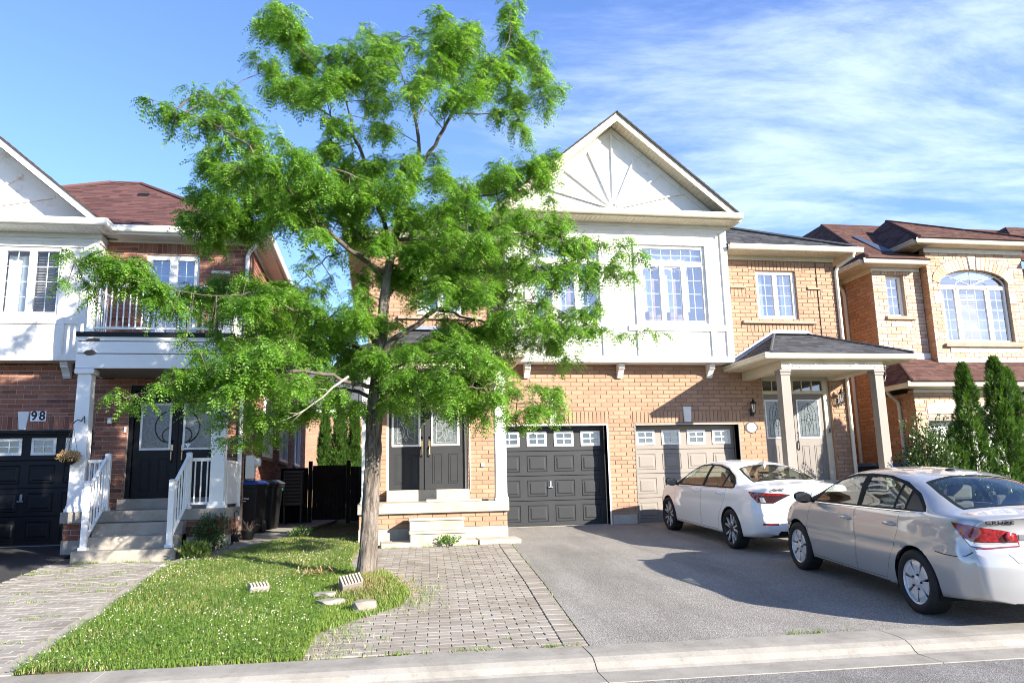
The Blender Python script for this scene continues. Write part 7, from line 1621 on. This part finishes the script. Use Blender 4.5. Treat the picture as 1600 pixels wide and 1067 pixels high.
def civ_extra(root, S):
    bv = bvh_of(root)
    for sg in (-1, 1):
        mirror(root, sg*.885, 3.27-S['ra'], .985, 'plastic_black', sg)
        for y, z in ((2.38-S['ra'], .865), (1.42-S['ra'], .885)): handle(root, bv, y, z, sg, 'paint_white')
    m = MB(); pr = [(1.62, 1.372), (1.72, 1.382), (1.62, 1.385)]
    m.hexa([(-.028, 1.42-1.03, 1.335), (.028, 1.42-1.03, 1.335), (.022, 1.60-1.03, 1.375), (-.022, 1.60-1.03, 1.375), (-.006, 1.42-1.03, 1.415), (.006, 1.42-1.03, 1.415), (.004, 1.58-1.03, 1.392), (-.004, 1.58-1.03, 1.392)]); m.build('antenna_fin', 'paint_white', root, inv=False, bevel=.006)
    badge(root, bv, 'CIVIC', .052, -.52, 1.012, 'print_black', 1.5)
    m = MB()
    m = MB(); m.box(-.155, .155, -1.035, -1.025, .665, .785); m.build('licence_plate', 'print_white', root, inv=False)
    rearbox(root, bv, 'trunk_handle_trim', -.30, .30, .80, .825, .006, 'paint_white')
    h = bv.ray_cast(Vector((0, -4, .93)), Vector((0, 1, 0)))[0]; m = MB()
    for a, b in (((-.045, .035), (-.03, -.035)), ((.045, .035), (.03, -.035)), ((-.036, 0), (.036, 0))): m.tube([(a[0], h.y-.006, .93+a[1]), (b[0], h.y-.006, .93+b[1])], .007, 6)
    m.tube([(.06*math.cos(t), h.y-.005, .93+.048*math.sin(t)) for t in np.linspace(0, 6.283, 21)], .005, 5, cap=False); m.build('emblem', 'chrome', root, inv=False)
    # chrome-bright line along the top of the side windows
    for sg in (-1, 1):
        m = MB(); pts = []
        for s, z in ((3.2, 1.128), (2.95, 1.252), (2.68, 1.325), (2.35, 1.352), (1.95, 1.346), (1.6, 1.294), (1.25, 1.184), (1.02, 1.072), (.93, 1.0), (1.0, .98)):
            hh = bv.ray_cast(Vector((sg*2, s-S['ra'], z)), Vector((-sg, 0, 0)))[0]
            if hh: pts.append(hh+Vector((sg*.002, 0, 0)))
        m.tube(pts, .007, 6); m.build('window_moulding', 'chrome', root, inv=False, smooth=True)
h1 = math.atan2(.03, 2.7)
car('white_sedan', 'white compact sedan with five spoke dark wheels parked nose to the beige garage', CIV, (4.175, -4.02, gz(0, -4.02)), h1, 'body_white', civ_extra)
# ---- silver sedan
CRZ = dict(L=4.597, ra=1.0, wbase=2.685, wr_=.332, arch=.375, hw=.893, track=.88, rim='cap', rimr=.228, zm=.62, bulge=.018, bowr=.20, bowf=.42,
    zc=[(0, 1.09), (.05, 1.115), (.15, 1.118), (.45, 1.135), (.62, 1.175), (.95, 1.30), (1.3, 1.405), (1.75, 1.462), (2.2, 1.476), (2.6, 1.45), (2.95, 1.345), (3.35, 1.155), (3.55, 1.075), (3.75, 1.035), (4.15, .965), (4.45, .84), (4.597, .68)],
    zr=[(0, 1.055), (.15, 1.078), (.45, 1.09), (.62, 1.115), (.95, 1.235), (1.3, 1.345), (1.75, 1.405), (2.2, 1.42), (2.6, 1.39), (2.95, 1.285), (3.35, 1.095), (3.55, 1.025), (3.75, .99), (4.15, .915), (4.45, .79), (4.597, .63)],
    wr=[(0, .60), (.2, .64), (.5, .655), (.8, .615), (1.3, .575), (2.0, .585), (2.6, .595), (3.0, .64), (3.4, .71), (3.6, .74), (4.1, .69), (4.4, .58), (4.597, .45)],
    zb=[(0, 1.03), (.4, 1.045), (.9, 1.035), (1.4, 1.015), (2.2, .985), (3.0, .955), (3.5, .94), (3.9, .90), (4.3, .80), (4.597, .58)],
    wb=[(0, .72), (.25, .785), (.6, .83), (1.0, .855), (1.6, .858), (2.4, .858), (3.2, .852), (3.68, .845), (4.1, .80), (4.4, .70), (4.597, .56)],
    wm=[(0, .775), (.25, .845), (.6, .883), (1.0, .898), (1.6, .888), (2.4, .886), (3.2, .886), (3.68, .894), (4.1, .86), (4.4, .76), (4.597, .62)],
    bot=[(0, .27), (.35, .235), (.7, .20), (1.2, .185), (3.4, .185), (4.0, .19), (4.597, .21)], crease=[(0, 1.0), (.6, .80), (1.0, .70), (2, .66), (3.4, .64), (4.597, .62)],
    rearp=[(.2, .06), (.3, .03), (.45, .005), (.6, 0), (.68, .012), (.72, .05), (.82, .085), (.98, .085), (1.05, .055), (1.1, .012), (1.14, .01)], frontp=[(.2, .05), (.35, 0), (.6, 0), (.72, .05), (.9, .2), (1.2, .2)],
    dlo_trim=[(3.42, 1.02), (3.1, 1.195), (2.85, 1.312), (2.55, 1.382), (2.2, 1.405), (1.8, 1.396), (1.45, 1.342), (1.15, 1.24), (.92, 1.115), (.86, 1.066), (1.4, 1.045), (2.2, 1.018), (3.3, .985)],
    glass=[('glassA', [(3.26, 1.005), (3.06, 1.172), (2.83, 1.284), (2.54, 1.354), (2.27, 1.375), (2.19, 1.035)]), ('glassB', [(2.09, 1.038), (2.15, 1.377), (1.8, 1.367), (1.50, 1.322), (1.44, 1.062)]), ('glassC', [(1.405, 1.064), (1.462, 1.308), (1.30, 1.263), (1.235, 1.068)]), ('plateD', [(1.195, 1.07), (1.25, 1.24), (1.15, 1.205), (.93, 1.09), (.905, 1.074)])],
    doors=[('doorF', [(3.33, .955), (3.40, .62), (3.34, .275), (2.20, .265), (2.165, .6), (2.195, 1.01)]), ('doorR', [(2.18, 1.01), (2.15, .6), (2.185, .265), (1.56, .275), (1.45, .50), (1.34, .68), (1.26, .84), (1.26, 1.035)])],
    sill=[(3.30, .245), (3.30, .236), (1.52, .236), (1.52, .245)],
    back_trim=[(-.60, .56), (-.30, .515), (.30, .515), (.60, .56), (.575, .95), (.52, 1.27), (.2, 1.34), (-.2, 1.34), (-.52, 1.27), (-.575, .95)], back_glass=[(-.555, .605), (-.28, .56), (.28, .56), (.555, .605), (.535, .95), (.485, 1.235), (.19, 1.295), (-.19, 1.295), (-.485, 1.235), (-.535, .95)],
    front_glass=[(-.68, 3.36), (-.3, 3.5), (.3, 3.5), (.68, 3.36), (.56, 2.72), (.25, 2.65), (-.25, 2.65), (-.56, 2.72)],
    rear=[('lidgap', [(-.515, .735), (-.47, .655), (.47, .655), (.515, .735), (.51, .735), (.466, .661), (-.466, .661), (-.51, .735)], ('',)), ('plate_rec', [(-.25, .70), (.25, .70), (.27, .83), (-.27, .83)], ('',)), ('low', [(-.55, .20), (-.50, .285), (.50, .285), (.55, .20)], ('',))],
    tail=[('lampE', [(.355, .80), (.375, .925), (.47, .955), (.60, .975), (.72, .995), (.89, 1.01), (.84, .95), (.78, .86), (.72, .79), (.60, .775), (.48, .79)], ('',)), ('lampB', [(.37, .85), (.385, .915), (.47, .945), (.60, .965), (.72, .985), (.865, .998), (.83, .95), (.785, .88), (.70, .85), (.6, .845), (.48, .85)], ('lampE',)), ('lampC', [(.367, .812), (.372, .842), (.48, .842), (.6, .837), (.70, .842), (.772, .868), (.715, .805), (.60, .79), (.48, .803)], ('lampE',))],
    mats={'lidgap': ('trunk_seam', 'gap', -.003), 'plate_rec': ('plate_recess', 'paint_silver', -.012), 'low': ('lower_valance', 'plastic_black', .0), 'lampE': ('tail_lamp', 'lamp_red', .006), 'lampB': ('tail_lamp', 'lamp_red', .012), 'lampC': ('lamp_reflector', 'lamp_clear', .010)},
    seatz=1.05, seatm='interior_light', shelf=(.6, 1.15, 1.02))
def crz_extra(root, S):
    bv = bvh_of(root); ra = S['ra']
    for sg in (-1, 1):
        mirror(root, sg*.875, 3.22-ra, 1.045, 'plastic_black', sg)
        for y, z in ((2.36-ra, .86), (1.42-ra, .89)): handle(root, bv, y, z, sg, 'paint_silver')
        m = MB(); pts = []
        for s in np.linspace(.9, 3.4, 12):
            hh = bv.ray_cast(Vector((sg*2, s-ra, float(pchip([.86, 1.4, 2.2, 3.3, 3.45], [1.06, 1.036, 1.008, .976, .985], [s])[0]))), Vector((-sg, 0, 0)))[0]
            if hh: pts.append(hh+Vector((sg*.002, 0, 0)))
        m.tube(pts, .007, 6); m.build('belt_moulding', 'chrome', root, inv=False, smooth=True)
        # bumper seam
        m = MB(); pts = []
        for s, z in ((.63, .70), (.5, .69), (.36, .69), (.27, .705), (.225, .74), (.20, .78)):
            hh = bv.ray_cast(Vector((sg*2, s-ra, z)), Vector((-sg, 0, 0)))[0]
            if hh: pts.append(hh+Vector((sg*.0005, -.0008, 0)))
        m.tube(pts, .0045, 5); m.build('bumper_seam', 'gap', root, inv=False)
        # round inner bulbs behind the lenses
        h = bv.ray_cast(Vector((sg*.49, -4, .90)), Vector((0, 1, 0)))[0]; 
        if h: m = MB(); m.lathe([(.044, h.y-.012), (.038, h.y-.022), (.014, h.y-.026), (.001, h.y-.026)], (sg*.49, 0, .895), 20, 'y'); mm = [(x, y, z) for x, y, z in m.v]; m.build('lamp_ring', 'lamp_red', root, inv=False, smooth=True)
    m = MB(); m.lathe([(.05, 1.455), (.052, 1.464), (.035, 1.474), (.012, 1.478)], (0, 1.62-ra, -.005), 16); m.build('antenna_base', 'plastic_black', root, inv=False)
    badge(root, bv, 'CRUZE', .05, -.56, 1.03, 'print_black', 1.6)
    rearbox(root, bv, 'chrome_bar', -.40, .40, .865, .915, .012, 'chrome')
    h = bv.ray_cast(Vector((0, -4, .93)), Vector((0, 1, 0)))[0]; m = MB(); m.prism([(-.085, h.y-.006, .915), (-.085, h.y-.006, .945), (-.03, h.y-.006, .945), (-.022, h.y-.006, .958), (.03, h.y-.006, .958), (.03, h.y-.006, .945), (.085, h.y-.006, .945), (.085, h.y-.006, .915), (.03, h.y-.006, .915), (.022, h.y-.006, .902), (-.03, h.y-.006, .902), (-.03, h.y-.006, .915)], (0, -.012, 0)); m.build('emblem', 'brass', root, inv=False)
    m = MB(); m.box(-.155, .155, -1.01, -1.0, .705, .825); m.build('licence_plate', 'print_white', root, inv=False)
    m = MB(); m.hexa([(-.03, .72-ra, 1.06), (.22, .72-ra, 1.06), (.22, .76-ra, 1.06), (-.03, .76-ra, 1.06), (-.03, .74-ra, 1.10), (.22, .74-ra, 1.10), (.22, .77-ra, 1.10), (-.03, .77-ra, 1.10)]); m.build('brake_lamp', 'lamp_red', root, inv=False)
h2 = -math.atan2(.26, 2.78)
car('silver_sedan', 'silver sedan with red tail lamps and hubcaps parked at the kerb end of the drive', CRZ, (3.95, -8.97, gz(0, -8.97)), h2, 'body_silver', crz_extra, 1.03)
# ---- dark car by the left garage, only its tail corner is in view
BLK = dict(CRZ); BLK['mats'] = dict(CRZ['mats'], plate_rec=('plate_recess', 'paint_black', -.012)); BLK['rim'] = 'split'
def blk_extra(root, S):
    bv = bvh_of(root)
    for sg in (-1, 1): mirror(root, sg*.875, 3.22-S['ra'], 1.045, 'paint_black', sg)
car('dark_car', 'black car cut off by the left picture edge, its tail towards the black garage door', BLK, (-9.72, -2.3, gz(0, -2.3)), math.pi, 'body_black', blk_extra, 1.0)
# ------------------------------------------------------------------ grass, clover, weeds
def blades(n, region, hmin, hmax, mat, name, wid=.006, dens=None, zf=lawn_z, kindlab=None, lean=.6, rndb=None):
    x0, x1, y0, y1 = region; x = nrng.uniform(x0, x1, n*3); y = nrng.uniform(y0, y1, n*3)
    keep = (inpoly(x, y, LAWN) & (nrng.random(n*3) > .85*np.exp(-(((x+2.75)/.5)**2+((y+6.3)/.95)**2)))) if dens is None else (nrng.random(n*3) < dens(x, y))
    x = x[keep][:n]; y = y[keep][:n]; n = len(x); z = zf(x, y); h = nrng.uniform(hmin, hmax, n); a = nrng.uniform(0, 2*np.pi, n); l = nrng.normal(0, lean, n)*h; b = nrng.uniform(0, 2*np.pi, n)
    dx, dy = np.cos(a)*wid/2, np.sin(a)*wid/2; lx, ly = np.cos(b)*l, np.sin(b)*l
    P = np.empty((n, 5, 3)); P[:, 0] = np.stack([x-dx, y-dy, z-.01], 1); P[:, 1] = np.stack([x+dx, y+dy, z-.01], 1)
    P[:, 2] = np.stack([x+dx*.8+lx*.4, y+dy*.8+ly*.4, z+h*.6], 1); P[:, 3] = np.stack([x-dx*.8+lx*.4, y-dy*.8+ly*.4, z+h*.6], 1); P[:, 4] = np.stack([x+lx, y+ly, z+h], 1)
    i = np.arange(n)*5; T = np.concatenate([np.stack([i, i+1, i+2], 1), np.stack([i, i+2, i+3], 1), np.stack([i+3, i+2, i+4], 1)])
    rn = nrng.random(n) if rndb is None else rndb(x, y, n)
    return raw(name, P.reshape(-1, 3), T, mat, rnd=np.tile(rn, 3), kind='stuff')
def patchy(x, y, n):
    p = .5+.5*np.sin(x*2.1+1.3*np.sin(y*1.7))*np.sin(y*1.9+x*.8)
    dry = 1.7*np.exp(-(((x+2.9)/.85)**2+((y+6.4)/1.5)**2))+.75*np.exp(-(((x+3.4)/.7)**2+((y+8.6)/.7)**2))+.6*np.exp(-(((x+4.7)/.5)**2+((y+8.7)/.5)**2))+.6*p*np.clip((-4.5-y)/3, 0, 1)
    r = nrng.random(n); return np.where(r < np.clip(dry, 0, .92), .72+.27*nrng.random(n), r*.75)
blades(70000, (-5.7, -2.1, -9.4, -3.2), .018, .055, 'grass', 'grass', .007, rndb=patchy)
blades(20000, (-5.3, -2.7, -3.3, -.9), .02, .06, 'grass', 'grass', .008, rndb=lambda x, y, n: nrng.random(n)*.7)
g = lambda cx, cy, s, a=1.: (lambda x, y: a*np.exp(-((x-cx)**2+(y-cy)**2)/s**2))
blades(2400, (-3.2, -2.0, -7.9, -4.9), .02, .065, 'drygrass', 'dry_grass', .006, dens=lambda x, y: .9*np.exp(-(((x+2.6)/.36)**2+((y+6.2)/.75)**2)), lean=.8)
blades(1300, (-2.6, -1.6, -8, -5.4), .02, .08, 'grass', 'weeds', .007, dens=lambda x, y: .5*np.exp(-(((x+2.1)/.25)**2+((y+6.7)/.75)**2)), zf=lambda x, y: SL*y, lean=1.1, rndb=lambda x, y, n: .3+.65*nrng.random(n))
blades(900, (-3.3, -2.2, -9.3, -7.6), .02, .07, 'grass', 'weeds', .007, dens=lambda x, y: .6*np.exp(-(((x+2.95)/.25)**2+((y+8.4)/.8)**2)), zf=lambda x, y: SL*y, lean=1.1, rndb=lambda x, y, n: nrng.random(n)*.8)
# white clover: three leaflets per leaf and round flower heads
n = 14000; x = nrng.uniform(-5.7, -2.6, n*3); y = nrng.uniform(-9.4, -1.2, n*3)
dc = .5+.5*np.sin(x*3.1+y*.7)*np.sin(y*2.3-x); k = inpoly(x, y, LAWN) & (nrng.random(n*3) < .25+.75*dc) & ((x < -3.1) | (y > -4.9)); x = x[k][:n]; y = y[k][:n]; n = len(x)
z = lawn_z(x, y)+nrng.uniform(.025, .06, n); V = []; F = []; rr = []
ang = nrng.uniform(0, 2*np.pi, n); s = nrng.uniform(.009, .016, n); base = 0
for q in range(3):
    a = ang+q*2.094; tx, ty = nrng.normal(0, .25, n), nrng.normal(0, .25, n); pts = []
    for (u, w) in ((0, 0), (.7, -.55), (1.3, 0), (.7, .55)):
        dx = (u*np.cos(a)-w*np.sin(a))*s; dy = (u*np.sin(a)+w*np.cos(a))*s; pts.append(np.stack([x+dx, y+dy, z+dx*tx+dy*ty+u*s*.3], 1))
    V.append(np.stack(pts, 1).reshape(-1, 3)); F.append(np.arange(n*4).reshape(-1, 4)+base); base += n*4; rr.append(nrng.random(n))
raw('clover', np.concatenate(V), np.concatenate(F), 'clover', rnd=np.concatenate(rr), kind='stuff')
bm = bmesh.new(); bmesh.ops.create_icosphere(bm, subdivisions=1, radius=1); iv = np.array([v.co[:] for v in bm.verts]); ifc = np.array([[v.index for v in f.verts] for f in bm.faces]); bm.free()
n = 900; x = nrng.uniform(-5.7, -2.6, n*5); y = nrng.uniform(-9.35, -1.4, n*5); dc = .5+.5*np.sin(x*2.6+y*1.3)*np.sin(y*1.6-x*1.2); k = inpoly(x, y, LAWN) & (nrng.random(n*5) < .12+.88*dc*dc) & ((x < -3.2) | (y > -4.5)); x = x[k][:n]; y = y[k][:n]; n = len(x)
sz = nrng.uniform(.004, .0085, n); z = lawn_z(x, y)+nrng.uniform(.05, .085, n)
V = (iv[None]*sz[:, None, None]*np.array([1, 1, .85])+np.stack([x, y, z], 1)[:, None]+nrng.normal(0, .0012, (n, len(iv), 3))).reshape(-1, 3); F = (ifc[None]+(np.arange(n)*len(iv))[:, None, None]).reshape(-1, 3)
raw('clover_flowers', V, F, 'clover_flower', kind='stuff')
# weeds in joints and along edges
def gzv(x, y): return np.where(y < 0, SL*np.asarray(y), 0)
def strip(pts, n, h0, h1, mat='grass', spread=.03, name='weeds', wid=.006):
    P = np.array(pts, float); d = np.sqrt((np.diff(P, axis=0)**2).sum(1)); c = np.concatenate([[0], np.cumsum(d)]); t = np.sort(nrng.random(n))**1*c[-1]
    clump = (np.sin(t*9)+np.sin(t*23+1)+nrng.normal(0, .6, n)) > .3; t = t[clump]
    x = np.interp(t, c, P[:, 0])+nrng.normal(0, spread, len(t)); y = np.interp(t, c, P[:, 1])+nrng.normal(0, spread, len(t)); return x, y
W_ = [strip([(-5.66, -3.7), (-5.56, -6.5), (-5.50, -9.0)], 2600, 0, 0, spread=.05), strip([(-7.2, -2.95), (-5.7, -3.1)], 900, 0, 0), strip([(-.18, -2.7), (-.4, -6.2), (-.66, -9.3)], 240, 0, 0, spread=.012), strip([(-3.2, -9.28), (-1.9, -9.28), (-.7, -9.33)], 700, 0, 0, spread=.02), strip([(1.3, -9.38), (2.1, -9.42)], 260, 0, 0, spread=.02),
      strip([(-2.5, -2.5), (-.05, -2.5)], 500, 0, 0, spread=.02), strip([(-1.0, -2.1), (-1.6, -2.15)], 160, 0, 0, spread=.04)]
for q in range(46):
    cx, cy = rng.uniform(-7.5, -5.8), rng.uniform(-8.8, -3.4); W_.append((np.array([cx+rng.uniform(-.12, .12) for _ in range(26)]), np.array([cy+rng.uniform(-.015, .015) for _ in range(26)])))
for q in range(16):
    cx, cy = rng.uniform(-3.1, -.6), rng.uniform(-9.1, -2.8); W_.append((np.full(7, cx)+nrng.normal(0, .02, 7), np.full(7, cy)+nrng.normal(0, .01, 7)))
x = np.concatenate([a for a, b in W_]); y = np.concatenate([b for a, b in W_]); n = len(x)
h = nrng.uniform(.015, .055, n); a = nrng.uniform(0, 6.28, n); P = np.empty((n, 3, 3)); w = .008; b = nrng.uniform(0, 6.28, n); l = nrng.normal(0, .7, n)*h
P[:, 0] = np.stack([x-np.cos(a)*w/2, y-np.sin(a)*w/2, gzv(x, y)-.005], 1); P[:, 1] = np.stack([x+np.cos(a)*w/2, y+np.sin(a)*w/2, gzv(x, y)-.005], 1); P[:, 2] = np.stack([x+np.cos(b)*l, y+np.sin(b)*l, gzv(x, y)+h], 1)
raw('weeds', P.reshape(-1, 3), np.arange(n*3).reshape(-1, 3), 'grass', rnd=nrng.random(n)*.75, kind='stuff')
